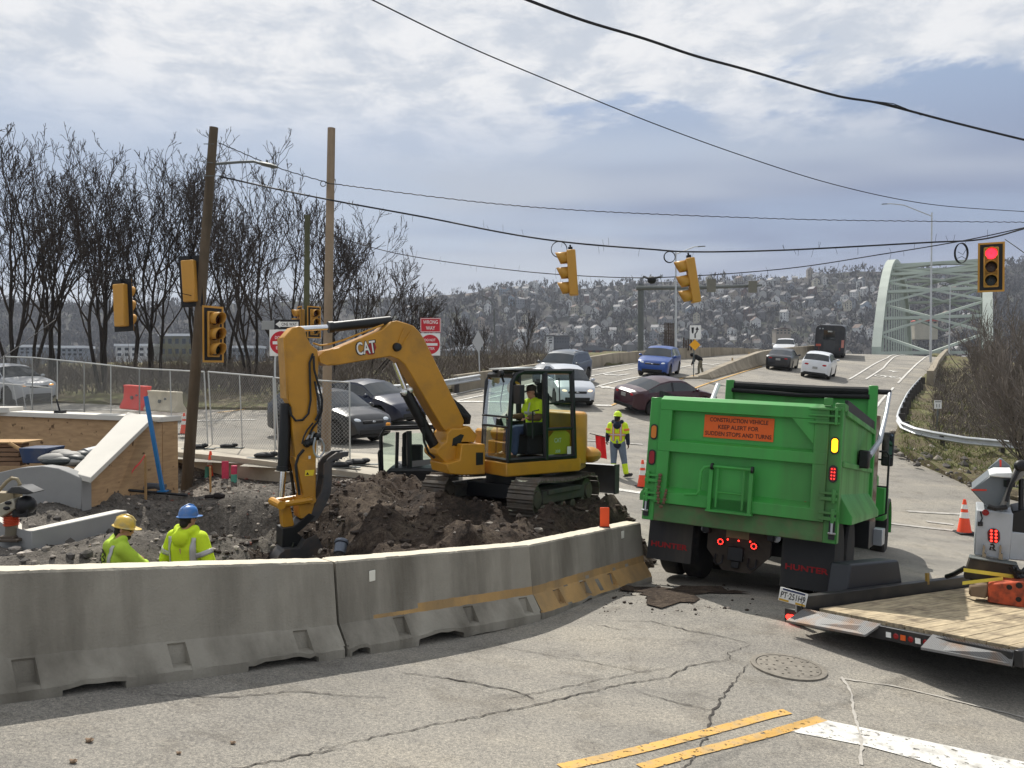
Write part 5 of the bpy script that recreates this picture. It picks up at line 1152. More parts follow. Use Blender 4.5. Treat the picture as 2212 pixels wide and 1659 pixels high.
def signs():
    d = 32.; b = gpx(941, 850); d = b.y
    t = thing('wrong_way_sign', 'red wrong way board over a do not enter sign, right of the excavator boom', 'road sign', at(940, 850, d))
    mb = MB(); mb.tube([at(939, 850, d), at(930, 686, d)], .035, 8); mb.build('post', POSTR, t, world=True)
    o, f, w, h = board(t, 'wrong_way_board', 908, 687, 952, 718, d-.06, SRD); mb = MB(); mb.text('WRONG', f, 0, h*.22, h*.26, .003, w*.72, bold=.012); mb.text('WAY', f, 0, -h*.2, h*.26, .003, w*.45, bold=.012); mb.build('lettering', SWH, o, world=True, smooth=0)
    mb = MB()
    for x, z, dx, dz in ((0, h*.46, w*.96, h*.03), (0, -h*.46, w*.96, h*.03), (w*.475, 0, h*.03, h*.9), (-w*.475, 0, h*.03, h*.9)): mb.prism([(x-dx/2, z-dz/2), (x+dx/2, z-dz/2), (x+dx/2, z+dz/2), (x-dx/2, z+dz/2)], f, 0, .003)
    mb.build('border', SWH, o, world=True, smooth=0); dne(t, 907, 720, 951, 768, d-.06)
    b = gpx(594, 955); d = b.y
    t = thing('do_not_enter_post', 'do not enter sign under a one way arrow plate, partly behind the excavator stick', 'road sign', b)
    mb = MB(); mb.tube([b, at(594, 785, d)], .03, 8); mb.tube([at(594, 785, d), at(600, 690, d)], .03, 8); mb.build('post', GALV, t, world=True); dne(t, 582, 712, 635, 769, d-.06)
    mb = MB(); a = at(606, 765, d-.07); mb.text('CEDO', Fr(a, (1, 0, 0), (0, 0, 1)), 0, 0, .06, 0); mb.build('small_lettering', mat('faint_lettering', S(160, 150, 150)), t, world=True, smooth=0)
    o, f, w, h = board(t, 'one_way_plate', 593, 690, 648, 711, d-.06, SBK); mb = MB(); mb.prism([(-w*.46, 0), (-w*.28, h*.36), (-w*.28, h*.26), (w*.44, h*.26), (w*.44, -h*.26), (-w*.28, -h*.26), (-w*.28, -h*.36)], f, 0, .003); mb.build('white_arrow', SWH, o, world=True, smooth=0)
    mb = MB(); mb.text('ONE WAY', f, .06, 0, h*.34, .005, w*.6, bold=.01); mb.build('lettering', SBK, o, world=True, smooth=0)
    board(t, 'grey_plate', 565, 693, 592, 712, d+.05, SGR)
    b = gpx(1498, 818); d = b.y; t = thing('keep_right_sign', 'white keep right sign above a yellow diamond on the median nose', 'road sign', b)
    mb = MB(); mb.tube([b, at(1500, 704, d)], .03, 8); mb.build('post', GALVD, t, world=True)
    o, f, w, h = board(t, 'keep_right_board', 1490, 703, 1514, 733, d-.05, SWH); mb = MB()
    mb.prism([(-w*.36, h*.36), (-w*.12, h*.36), (-w*.16, -h*.02), (-w*.24, -h*.1), (-w*.32, -h*.02)], f, 0, .004); P = [(-.02, -.4), (-.02, -.12), (.14, .05), (.16, .2)]
    for (x, z), (x2, z2) in zip(P, P[1:]): mb.prism([(x*w-w*.06, z*h), (x*w+w*.06, z*h), (x2*w+w*.06, z2*h), (x2*w-w*.06, z2*h)], f, 0, .004)
    mb.prism([(w*.0, h*.18), (w*.32, h*.18), (w*.16, h*.42)], f, 0, .004); mb.build('arrow_symbol', SBK, o, world=True, smooth=0)
    c = at(1501, 745, d-.05); f = Fr(c, (1, 0, 0), (0, 0, 1)); s = 12/FPX*d; mb = MB(); mb.prism([(0, s), (s, 0), (0, -s), (-s, 0)], f, 0, .012); mb.build('yellow_diamond', SYL, t, world=True, smooth=0)
    b = gpx(1037, 836); d = b.y; t = thing('diamond_sign', 'grey back of a diamond sign on a thin post beside the guardrail', 'road sign', b); mb = MB(); mb.tube([b, at(1033, 722, d)], .03, 8); mb.build('post', GALV, t, world=True)
    c = at(1033, 740, d-.05); f = Fr(c, (1, 0, 0), (0, 0, 1)); mb = MB(); mb.prism([(0, .62), (.3, 0), (0, -.5), (-.3, 0)], f, 0, .012); mb.build('board', mat('pale_sign_back', S(176, 178, 178), .5, metal=.2, var=.05), t, world=True, smooth=0)
    b = gpx(2024, 925, .2); d = b.y; t = thing('marker_sign', 'small white number plate on a short post inside the curved guardrail', 'road sign', b); mb = MB(); mb.tube([b, at(2026, 880, d)], .035, 6); mb.build('post', GALVD, t, world=True)
    o, f, w, h = board(t, 'plate', 2018, 865, 2034, 883, d-.06, SWH); mb = MB(); mb.text('11', f, 0, -h*.12, h*.42, .004, w*.4, bold=.01); mb.prism([(-w*.4, h*.3), (w*.4, h*.3), (w*.4, h*.38), (-w*.4, h*.38)], f, 0, .004); mb.build('number', SBK, o, world=True, smooth=0)
signs()
# ---- parapets, median, guardrails
PARA = mat('parapet_concrete', S(150, 140, 122), .9, var=.15, vs=1.2, bump=.3, bs=20, dirt=S(98, 88, 74), ds=1.4, da=.7, streak=1)
def wall(name, label, cat, pts, th, side=1, m=PARA):
    B_, T_ = [], []
    for u, vb, vt in pts: p = gpx(u, vb); B_.append(p); T_.append(at(u, vt, p.y))
    t = thing(name, label, cat, B_[0]); rings = []
    for i, (b, tp) in enumerate(zip(B_, T_)):
        d = (B_[min(i+1, len(B_)-1)]-B_[max(i-1, 0)]); n = Vector((-d.y, d.x, 0)).normalized()*th*side
        dn = Vector((0, 0, -.6)); rings.append([b+dn, b, tp-n.normalized()*0+n*.12, tp+n*.16+Vector((0, 0, .03)), tp+n+Vector((0, 0, .03)), b+n+dn])
    mb = MB(); mb.loft(rings); mb.build('wall', m, t, world=True, smooth=25); return t
wall('ramp_parapet', 'long brown concrete parapet along the far edge of the ramp', 'parapet', [(990, 848, 812), (1080, 829, 800), (1162, 813, 788), (1265, 797, 774), (1327, 788, 764), (1395, 782, 759), (1457, 777, 753), (1552, 769, 751), (1600, 766, 752), (1660, 763, 756)], .4)
wall('bridge_parapet', 'weathered concrete parapet at the right edge of the ramp, curving over the crest', 'parapet', [(2000, 842, 802), (2006, 826, 795), (2015, 795, 779), (2028, 778, 765), (2046, 764, 750)], .45, -1)
def median():
    pts = [(1484, 819, 815), (1510, 818, 812), (1537, 820, 807), (1580, 808, 788), (1620, 798, 772), (1655, 788, 759), (1717, 777, 750), (1800, 766, 744)]
    B_ = [gpx(u, v) for u, v, _ in pts]; t = thing('median_wall', 'concrete median wall growing from a low curb nose between the two roadways', 'median', B_[0]); rings = []
    for i, (u, vb, vt) in enumerate(pts):
        b = B_[i]; h = at(u, vt, b.y).z-b.z; d = B_[min(i+1, len(B_)-1)]-B_[max(i-1, 0)]; n = Vector((-d.y, d.x, 0)).normalized()
        w = 1.0 if i > 1 else .7; rings.append([b+Vector((0, 0, -.3)), b+Vector((0, 0, min(.1, h))), b+n*.18*w+Vector((0, 0, min(.35, h))), b+n*.3*w+Vector((0, 0, h)), b+n*.75*w+Vector((0, 0, h)), b+n*1.0*w+Vector((0, 0, min(.2, h))), b+n*1.05*w+Vector((0, 0, -.3))])
    mb = MB(); mb.loft(rings); mb.build('wall', PARA, t, world=True, smooth=30)
    for u, v, lb in ((1582, 786, 'short pale post on the low part of the median wall'), (1618, 773, 'short pale post on the higher part of the median wall')):
        p = gpx(u, v+14); q = at(u, v, p.y); tt = thing('delineator_post', lb, 'post', q); mb = MB(); mb.tube([q-Vector((0, 0, .12)), at(u, v-13, p.y)], .06, 8); mb.build('post', mat('tan_post', S(176, 152, 116), .7, var=.05), tt, world=True)
median()
def guard(label, pts, z0=-.16, posts=1.9, pm=None, dpt_=None):
    P = [gpx(u, v, .6) for u, v, d in pts]; D_ = dense(P, .25); t = thing('guardrail', label, 'guardrail', P[0])
    prof = [(0, .155), (.05, .13), (.08, .095), (.05, .06), (.0, .03), (.0, -.03), (.05, -.06), (.08, -.095), (.05, -.13), (0, -.155)]; rings = []
    for i, p in enumerate(D_):
        d = D_[min(i+1, len(D_)-1)]-D_[max(i-1, 0)]; n = Vector((d.y, -d.x, 0)).normalized(); rings.append([p+n*a+Vector((0, 0, b)) for a, b in prof])
    mb = MB(); mb.loft(rings, closed=False, caps=False); o = mb.build('beam', GALV, t, world=True, smooth=50, recalc=False); md = o.modifiers.new('thick', 'SOLIDIFY'); md.thickness = .006
    acc = posts*.5; last = D_[0]
    for i, p in enumerate(D_[1:-1], 1):
        acc += (p-last).length; last = p
        if acc >= posts:
            acc = 0; d = D_[i+1]-D_[i-1]; n = Vector((d.y, -d.x, 0)).normalized(); q = p-n*.17; mb = MB(); g = gz(q.x, q.y)-.2; ro = Matrix.Rotation(math.atan2(d.y, d.x), 3, 'Z'); mb.box((q.x, q.y, (p.z+.16+g)/2), (.15, .18, p.z+.16-g), ro); mb.box(p-n*.05, (.15, .10, .3), ro); mb.build('post', mat('guard_post', S(66, 62, 58), .8, var=.2, vs=4), t, world=True)
guard('long grey guardrail beyond the dark hatchback, leading to the ramp parapet', [(700, 846, 37), (760, 843, 37), (830, 840, 37), (900, 836, 37), (950, 829, 37), (1000, 821, 38), (1036, 815, 38.5)])
guard('bright curved guardrail around the grassy bank at the right', [(1991, 818, 43), (1975, 836, 39), (1962, 853, 36), (1951, 874, 33), (1943, 893, 30.5), (1940, 905, 29), (1949, 919, 27.4), (1977, 931, 26), (2017, 940, 25), (2087, 952, 24), (2185, 961, 23), (2260, 968, 22.4)])
# ---- temporary chain-link fence
FEN = mat('fence_pipe', S(188, 190, 188), .45, metal=.5, var=.06); LINK = mat('chain_link', S(150, 152, 150), .5, metal=.5, var=0)
SAND = mat('sandbag_black', S(30, 31, 33), .7, var=.2, vs=8, bump=.5, bs=20)
def fence(label, b0, t0, b1, t1, mids=()):
    """panel between two posts given by their foot and top in the picture"""
    p0, p1 = gpx(*b0), gpx(*b1); q0, q1 = at(*t0, p0.y), at(*t1, p1.y); t = thing('fence_panel', label, 'fence', p0, group='temporary chain-link fence panels')
    k = MB(); r = .021
    lo = lambda s: p0.lerp(p1, s)+Vector((0, 0, .08)); hi = lambda s: q0.lerp(q1, s)
    for s in (0., 1.)+tuple(mids): k.tube([lo(s), hi(s)], r if s in (0., 1.) else r*.8, 6)
    k.tube([lo(0), lo(1)], r*.8, 6); k.tube([hi(0), hi(1)], r, 6); k.build('frame', FEN, t, world=True)
    k = MB(); W = (p1-p0).length; H = (hi(.5)-lo(.5)).length; st = .095; n = int((W+H)/st); V = []; F = []
    def P(x, z): s = min(1, max(0, x/W)); return lo(s).lerp(hi(s), z/H)
    e = Vector((0, 0, .0055))
    for i in range(1, n):
        c = i*st; x0, z0_ = (c, 0) if c < W else (W, c-W); x1, z1_ = (0, c) if c < H else (c-H, H)
        for mir in (0, 1):
            a, b = (P(x0, z0_), P(x1, z1_)) if not mir else (P(W-x0, z0_), P(W-x1, z1_)); j = len(V); V += [a-e, a+e, b+e, b-e]; F.append((j, j+1, j+2, j+3))
    k.add(V, F); k.build('chain_link_mesh', LINK, t, world=True, recalc=False, smooth=0)
fp = [((8, 905), (8, 770)), ((70, 914), (70, 772)), ((182, 931), (182, 783)), ((302, 948), (301, 796)), ((449, 968), (441, 803)), ((459, 969), (450, 803)), ((594, 987), (590, 815)), ((602, 988), (594, 816)), ((756, 1003), (755, 826))]
for i, j, lb, md in ((0, 1, 'chain-link fence panel beside the parked silver car', ()), (1, 2, 'chain-link fence panel above the left end of the formwork wall', (.5,)), (2, 3, 'chain-link fence panel in front of the red water barrier', (.5,)), (3, 4, 'chain-link fence panel just left of the leaning pole', (.5,)), (5, 6, 'chain-link fence panel between the leaning pole and the excavator stick', (.5,)), (7, 8, 'chain-link fence panel behind the newer pole, last on the right', (.55,))):
    fence(lb, fp[i][0], fp[i][1], fp[j][0], fp[j][1], md)
fence('low chain-link gate in front of the parked silver car', (0, 898), (-20, 826), (112, 893), (112, 838), (.35, .5, .62)); 
def sandbag(u, v, s, lb):
    p = gpx(u, v, .11); t = thing('sandbag', lb, 'sandbag', p, group='sandbags on the fence feet'); k = MB(); k.ell((0, 0, .07*s), (.26*s, .14*s, .075*s), 14, 8); k.ell((.2*s, .03, .1*s), (.12*s, .1*s, .06*s), 10, 6)
    k.build('bag', SAND, t); k = MB(); k.box((.05, -.02, .012), (.9*s, .16, .02)); k.build('foot_plate', GALVD, t)
for u, v, s, lb in ((425, 970, .9, 'black sandbag at the foot of the leaning pole fence post'), (492, 968, .8, 'black sandbag lying behind the fence right of the leaning pole'), (572, 990, 1., 'black sandbag left of the excavator stick'), (770, 1004, 1., 'black sandbag at the right end of the fence'), (735, 1010, .9, 'flat black sandbag just behind the thumb of the excavator')): sandbag(u, v, s, lb)
# ------------------------------------------------------------------ small things of the site at the left
PLY = None
def ply_mat():
    m = bpy.data.materials.new('formwork_plywood'); m.use_nodes = True; nt = m.node_tree; N, L = nt.nodes, nt.links; b = N['Principled BSDF']; tc = N.new('ShaderNodeTexCoord')
    mp = N.new('ShaderNodeMapping'); mp.inputs[3].default_value = (2.5, 2.5, 16); L.new(tc.outputs['Object'], mp.inputs[0]); n = N.new('ShaderNodeTexNoise'); n.inputs['Scale'].default_value = 1.3; n.inputs['Detail'].default_value = 6; L.new(mp.outputs[0], n.inputs['Vector'])
    r = N.new('ShaderNodeValToRGB'); r.color_ramp.elements[0].position = .3; r.color_ramp.elements[0].color = (*S(164, 132, 96), 1); r.color_ramp.elements[1].position = .65; r.color_ramp.elements[1].color = (*S(186, 153, 113), 1); L.new(n.outputs[0], r.inputs[0])
    n2 = N.new('ShaderNodeTexNoise'); n2.inputs['Scale'].default_value = 7; n2.inputs['Detail'].default_value = 3; L.new(tc.outputs['Object'], n2.inputs['Vector']); r2 = N.new('ShaderNodeMapRange'); L.new(n2.outputs[0], r2.inputs[0]); r2.inputs[1].default_value = .64; r2.inputs[2].default_value = .70
    mx = N.new('ShaderNodeMix'); mx.data_type = 'RGBA'; L.new(r2.outputs[0], mx.inputs[0]); L.new(r.outputs[0], mx.inputs[6]); mx.inputs[7].default_value = (*S(96, 70, 44), 1); L.new(mx.outputs[2], b.inputs['Base Color']); b.inputs['Roughness'].default_value = .8
    # horizontal board joints
    w = N.new('ShaderNodeTexWave'); w.bands_direction = 'Z'; w.inputs['Scale'].default_value = 1.25; w.inputs['Distortion'].default_value = .1; L.new(tc.outputs['Object'], w.inputs['Vector']); bp = N.new('ShaderNodeBump'); bp.inputs['Strength'].default_value = .25; L.new(w.outputs['Fac'], bp.inputs['Height']); L.new(bp.outputs[0], b.inputs['Normal'])
    return m
PLY = ply_mat()
LUM = mat('lumber', S(176, 142, 96), .8, var=.15, vs=5)
def formwork():
    d1, d2 = 15.0, 17.6
    A = at(352, 1000, d1); Bk = at(-70, 1000, d2); dirv = (Bk-A); dirv.z = 0; Fw = Fr((A.x, A.y, CZ-2.4), dirv, (0, 0, 1)); fl = Fw if Fw.w.y < 0 else Fr((A.x, A.y, CZ-2.4), -dirv, (0, 0, 1))
    t = thing('formwork_wall', 'plywood faced retaining wall with a pale concrete cap and a sloping wing', 'wall', (A.x, A.y, CZ-2.4))
    z = lambda u, v: fl.pix(u, v)[1]
    a0 = fl.pix(352, 1000)[0]; a1 = fl.pix(-70, 1000)[0]; top = (z(345, 912)+z(60, 900))/2
    mb = MB(); mb.prism([(a0, -.5), (a1, -.5), (a1, top), (a0, top)], fl, -.35, 0); mb.build('plywood_wall', PLY, t, world=True)
    mb = MB(); mb.prism([(a0+.03, top+.002), (a1, top+.002), (a1, top+.1), (a0+.03, top+.1)], fl, -.42, .08); mb.build('concrete_cap', NEWT, t, world=True, bevel=.008)
    # wing: runs from the end of the wall toward the viewer's left, its top sloping down
    P0 = at(300, 904, d1-.05); P1 = at(185, 1030, 12.9)
    wv = Vector((P1.x-P0.x, P1.y-P0.y, 0)); FwW = Fr((P0.x, P0.y, 0), wv, (0, 0, 1)); L_ = wv.length; s = 1 if FwW.w.y < 0 else -1
    e = at(352, 912, d1); n = FwW.w*s
    # face seen: from the corner post (352) down to the low end at 178
    Q = [at(350, 912, d1), at(300, 906, d1-.05), at(172, 1034, 12.9)]; bot = [at(342, 1072, d1-.1), at(190, 1064, 12.9)]
    base = [Vector((p.x, p.y, CZ-3.2)) for p in (Q[0], Q[2])]; back = Vector((.12, .35, 0))
    V = [base[0], base[1], Q[2], Q[1], Q[0]]; mb = MB(); V2 = [v+back for v in V]; mb.add(V+V2, [(0, 1, 2, 3, 4), (9, 8, 7, 6, 5), (0, 5, 6, 1), (1, 6, 7, 2), (2, 7, 8, 3), (3, 8, 9, 4), (4, 9, 5, 0)]); mb.build('plywood_wing', PLY, t, world=True)
    u = (Q[1]-Q[2]).normalized(); sd_ = Vector((-.10, -.16, 0)); tv = Vector((0, 0, .09)); c = [at(196, 1044, 12.7), at(330, 912, 14.85), at(276, 900, 15.15), at(152, 1032, 12.95)]
    mb = MB(); mb.add(c+[p+tv for p in c], [(3, 2, 1, 0), (4, 5, 6, 7), (0, 1, 5, 4), (1, 2, 6, 5), (2, 3, 7, 6), (3, 0, 4, 7)]); mb.build('sloping_cap', NEWT, t, world=True, bevel=.008)
    mb = MB(); g = at(-20, 885, d2-.5); mb.box((g.x, g.y, g.z), (1.1, .5, .12)); mb.build('upper_cap', NEWT, t, world=True, bevel=.01)
formwork()
def curbs():
    # curved low concrete wall
    P = [(at(u, v, d), at(u, v2, d)) for u, v, v2, d in ((-40, 1028, 1075, 12.3), (0, 1020, 1070, 12.4), (40, 1011, 1066, 12.5), (90, 1007, 1062, 12.6), (125, 1012, 1062, 12.7), (150, 1022, 1062, 12.75), (176, 1034, 1066, 12.8))]
    t = thing('curved_curb', 'grey curved concrete curb wall below the bags and wheelbarrow', 'curb', P[0][1]); mb = MB(); n = Vector((.05, .22, 0))
    mb.loft([[b-Vector((0, 0, .3)), a, a+n, b+n-Vector((0, 0, .3))] for a, b in P]); mb.build('concrete', [NEWC], t, world=True, bevel=.01)
    A = [at(-25, 1112, 10.6), at(14, 1136, 10.35), at(68, 1148, 10.2), at(275, 1102, 11.9)]
    t = thing('corner_curb', 'new low concrete curb with a bend, beside the tamping rammer', 'curb', A[2]); rings = []; w = .20
    for i, p in enumerate(A):
        d = A[min(i+1, 3)]-A[max(i-1, 0)]; n = Vector((-d.y, d.x, 0)).normalized()*w; rings.append([p-Vector((0, 0, .42)), p, p+n, p+n-Vector((0, 0, .42))])
    mb = MB(); mb.loft(rings); me = mb; me.I = [1 if i % 4 == 1 and i < 12 else 0 for i in range(len(me.I))]; me.build('concrete', [NEWC, NEWT], t, world=True, bevel=.01)  # curb top gets the paler, sunlit-coloured concrete
curbs()
def cone(label, b, h, tilt=0., group='traffic cones', cuff=2):
    t = thing('traffic_cone', label, 'traffic cone', b, group=group); s = h/.71; o = Vector((0, 0, 0))
    mb = MB(); w = .19*s; mb.box((0, 0, .018*s), (2*w, 2*w, .036*s)); mb.build('base', mat('black_rubber', S(32, 32, 33), .8), t, bevel=.008)
    prof = lambda f: (.135*(1-f)+.028*f)*s
    OR = mat('cone_orange', S(238, 78, 40), .5, var=.06, vs=5); WH = mat('cone_white', S(232, 230, 224), .4, var=.04)
    mb = MB(); mb.lathe([(prof(0)+.01, .03*s), (prof(.05), .07*s), (prof(1), .70*s), (prof(1)*.8, .71*s)], o, (0, 0, 1), 20); mb.build('body', OR, t, smooth=50)
    for f0, f1 in ((.42, .60), (.70, .84))[:cuff]: mb = MB(); z = lambda f: (.05+.66*f)*s; mb.lathe([(prof(f0)+.004*s, z(f0)), (prof(f1)+.004*s, z(f1))], o, (0, 0, 1), 20, close=False); mb.build('white_band', WH, t, smooth=50)
    return t
cone('orange cone standing alone on the road left of the grey machine', gpx(2083, 1152), gpx(2083, 1152).y*74/FPX)
p = gpx(1388, 1053); cone('orange cone half hidden behind the left edge of the dump truck', p, p.y*60/FPX)
p = gpx(398, 938, .1); cone('orange cone on the street behind the fence, left of the leaning pole', p, p.y*46/FPX)
p = dpx(455, 1030); cone('orange cone on the gravel right of the leaning pole', p, p.y*56/FPX, cuff=1)
p = gpx(617, 975, .1); cone('orange cone behind the excavator stick, mostly hidden', p, .5)
RIB = mat('pink_ribbon', S(242, 96, 96), .7, var=.05); PINK = mat('pink_spray_paint', S(196, 64, 96), .7, var=.15, vs=12); TEAL = mat('teal_paint', S(84, 160, 140), .6, var=.12, vs=10)
def stake(label, u, v0, v1, rib, w=.035):
    b = dpx(u, v0); q = at(u-1, v1, b.y); t = thing('survey_stake', label, 'stake', b, group='wooden survey stakes'); mb = MB(); mb.tube([b-Vector((0, 0, .15)), q], w*.7, 4); mb.build('stake', LUM, t, world=True)
    mb = MB()
    for du, dv in rib:
        P = [q+Vector((du*i/4*b.y/FPX, -.03-.01*i, -dv*i/4*b.y/FPX-.02*math.sin(i*1.4))) for i in range(5)]; mb.loft([[p_+Vector((0, 0, -.025)), p_+Vector((.004, 0, .025))] for p_ in P], closed=False, caps=False)
    if rib: mb.build('ribbon', RIB, t, world=True, recalc=False)
stake('wooden stake with pink ribbons in front of the sloping wing wall', 209, 1068, 985, [(-12, 45), (6, 22)]); stake('wooden stake with a ribbon blowing left, beside the blue post', 315, 1080, 983, [(-26, 38)]); stake('short wooden stake in front of the orange cone on the gravel', 455, 1066, 1008, [])
def lying(nm, lb, cat, P, r, m, n=8): t = thing(nm, lb, cat, P[0]); mb = MB(); mb.tube(P, r, n); mb.build('body', m, t, world=True)
b = at(352, 1062, 14.3); t = thing('steel_post', 'blue square steel post leaning against the formwork wall', 'post', b); mb = MB(); q = at(315, 856, 14.35); mb.tube([b, q], .042, 4); mb.build('post', mat('blue_paint', S(36, 112, 168), .5, var=.08), t, world=True); mb = MB(); mb.box(b+Vector((0, 0, .01)), (.16, .12, .02)); mb.build('foot', mat('blue_paint', S(36, 112, 168)), t, world=True)
BPI = mat('black_pipe', S(24, 25, 27), .5, var=.1)
A_, B_ = dpx(262, 1066)+Vector((0, 0, .07)), dpx(405, 1078)+Vector((0, 0, .07)); lying('pipe', 'long thin black pipe lying at the foot of the plywood wall', 'pipe', [A_, B_], .025, BPI)
for i, (u, v, u2, v2, lb) in enumerate(((300, 1056, 358, 1052, 'grey corrugated hose lying by the foot of the blue post'), (318, 1049, 352, 1058, 'short grey hose end lying on another hose by the blue post'))):
    P = [at(u+(u2-u)*k/6, v+(v2-v)*k/6-4*math.sin(k*.5), 14.5) for k in range(7)]; lying('hose', lb, 'hose', P, .05, mat('grey_hose', S(92, 96, 102), .6, var=.1))
t = thing('marker_board', 'pink painted flat marker board stuck in the gravel right of the cone', 'marker', dpx(486, 1034)); b = dpx(486, 1034); q = at(487, 996, b.y); mb = MB(); mb.box((b+q)/2, (.15, .03, (q-b).length)); mb.build('board', PINK, t, world=True)
b = dpx(505, 1042); q = at(506, 1006, b.y); t = thing('pipe_stub', 'teal and pink painted pipe stub standing in the gravel', 'pipe', b); mb = MB(); mb.tube([b, b.lerp(q, .5)], .065, 12); mb.build('teal_part', TEAL, t, world=True); mb = MB(); mb.tube([b.lerp(q, .5), q], .066, 12); mb.build('pink_part', PINK, t, world=True)
b = dpx(447, 1032); q = at(448, 1008, b.y); t = thing('pipe_stub', 'pink and teal pipe stub in front of the cone by the leaning pole', 'pipe', b); mb = MB(); mb.tube([b, q], .05, 12); mb.build('pipe', TEAL, t, world=True)
# capped standpipe by the bucket
b = at(728, 1222, 9.6); q = at(735, 1186, 9.75); t = thing('standpipe', 'leaning black standpipe with a round cap, poking up behind the barrier joint', 'pipe', b-Vector((0, 0, .4))); mb = MB(); mb.tube([b-Vector((.03, 0, .4)), q], .062, 14); mb.build('pipe', mat('dark_pipe', S(52, 48, 46), .6, var=.15), t, world=True)
ax = (q-b).normalized(); mb = MB(); mb.lathe([(.07, -.06), (.075, 0), (.075, .06), (.06, .075)], q, ax, 16); mb.lathe([(.085, .075), (.09, .09), (.08, .115)], q, ax, 18); mb.build('cap', mat('pipe_cap', S(96, 102, 112), .4, metal=.4, var=.1), t, world=True)
# water barriers on the far side of the street
def water_barrier(label, u0, u1, vb, vt, m, d):
    a, c = at(u0, vb, d), at(u1, vb+5, d-1.0); h = (vb-vt)/FPX*d; t = thing('water_barrier', label, 'barrier', a); dv = (c-a); L_ = dv.length; e = dv/L_; n = Vector((-e.y, e.x, 0)).normalized(); prof = [(-.3, 0), (-.3, .1*h), (-.14, .42*h), (-.11, .86*h), (-.15, h), (.15, h), (.11, .86*h), (.14, .42*h), (.3, .1*h), (.3, 0)]
    mb = MB(); mb.loft([[a+e*s+n*(x*w)+Vector((0, 0, z)) for x, z in prof] for s, w in ((0, .9), (.08, 1), (L_*.32, 1), (L_*.34, .92), (L_*.64, .92), (L_*.66, 1), (L_-.08, 1), (L_, .9))]); mb.build('body', m, t, world=True, bevel=.03, smooth=30)
    mb = MB(); f = Fr(a+e*L_/2-n*.20+Vector((0, 0, h*.5)), e, (0, 0, 1)); mb.lathe([(.07, 0), (.07, .05)], f.o, -n, 14); mb.lathe([(.04, 0), (.04, .05)], f.o+e*.35+Vector((0, 0, .1)), -n, 10); mb.build('filler_cap', GALVD, t, world=True)
water_barrier('red plastic water barrier across the street behind the fence', 273, 322, 882, 831, mat('red_plastic', S(226, 62, 48), .5, var=.06), 31); water_barrier('cream plastic water barrier right of the red one', 324, 390, 886, 843, mat('cream_plastic', S(206, 196, 172), .6, var=.08, dirt=S(140, 128, 108), ds=2, da=.5), 30)
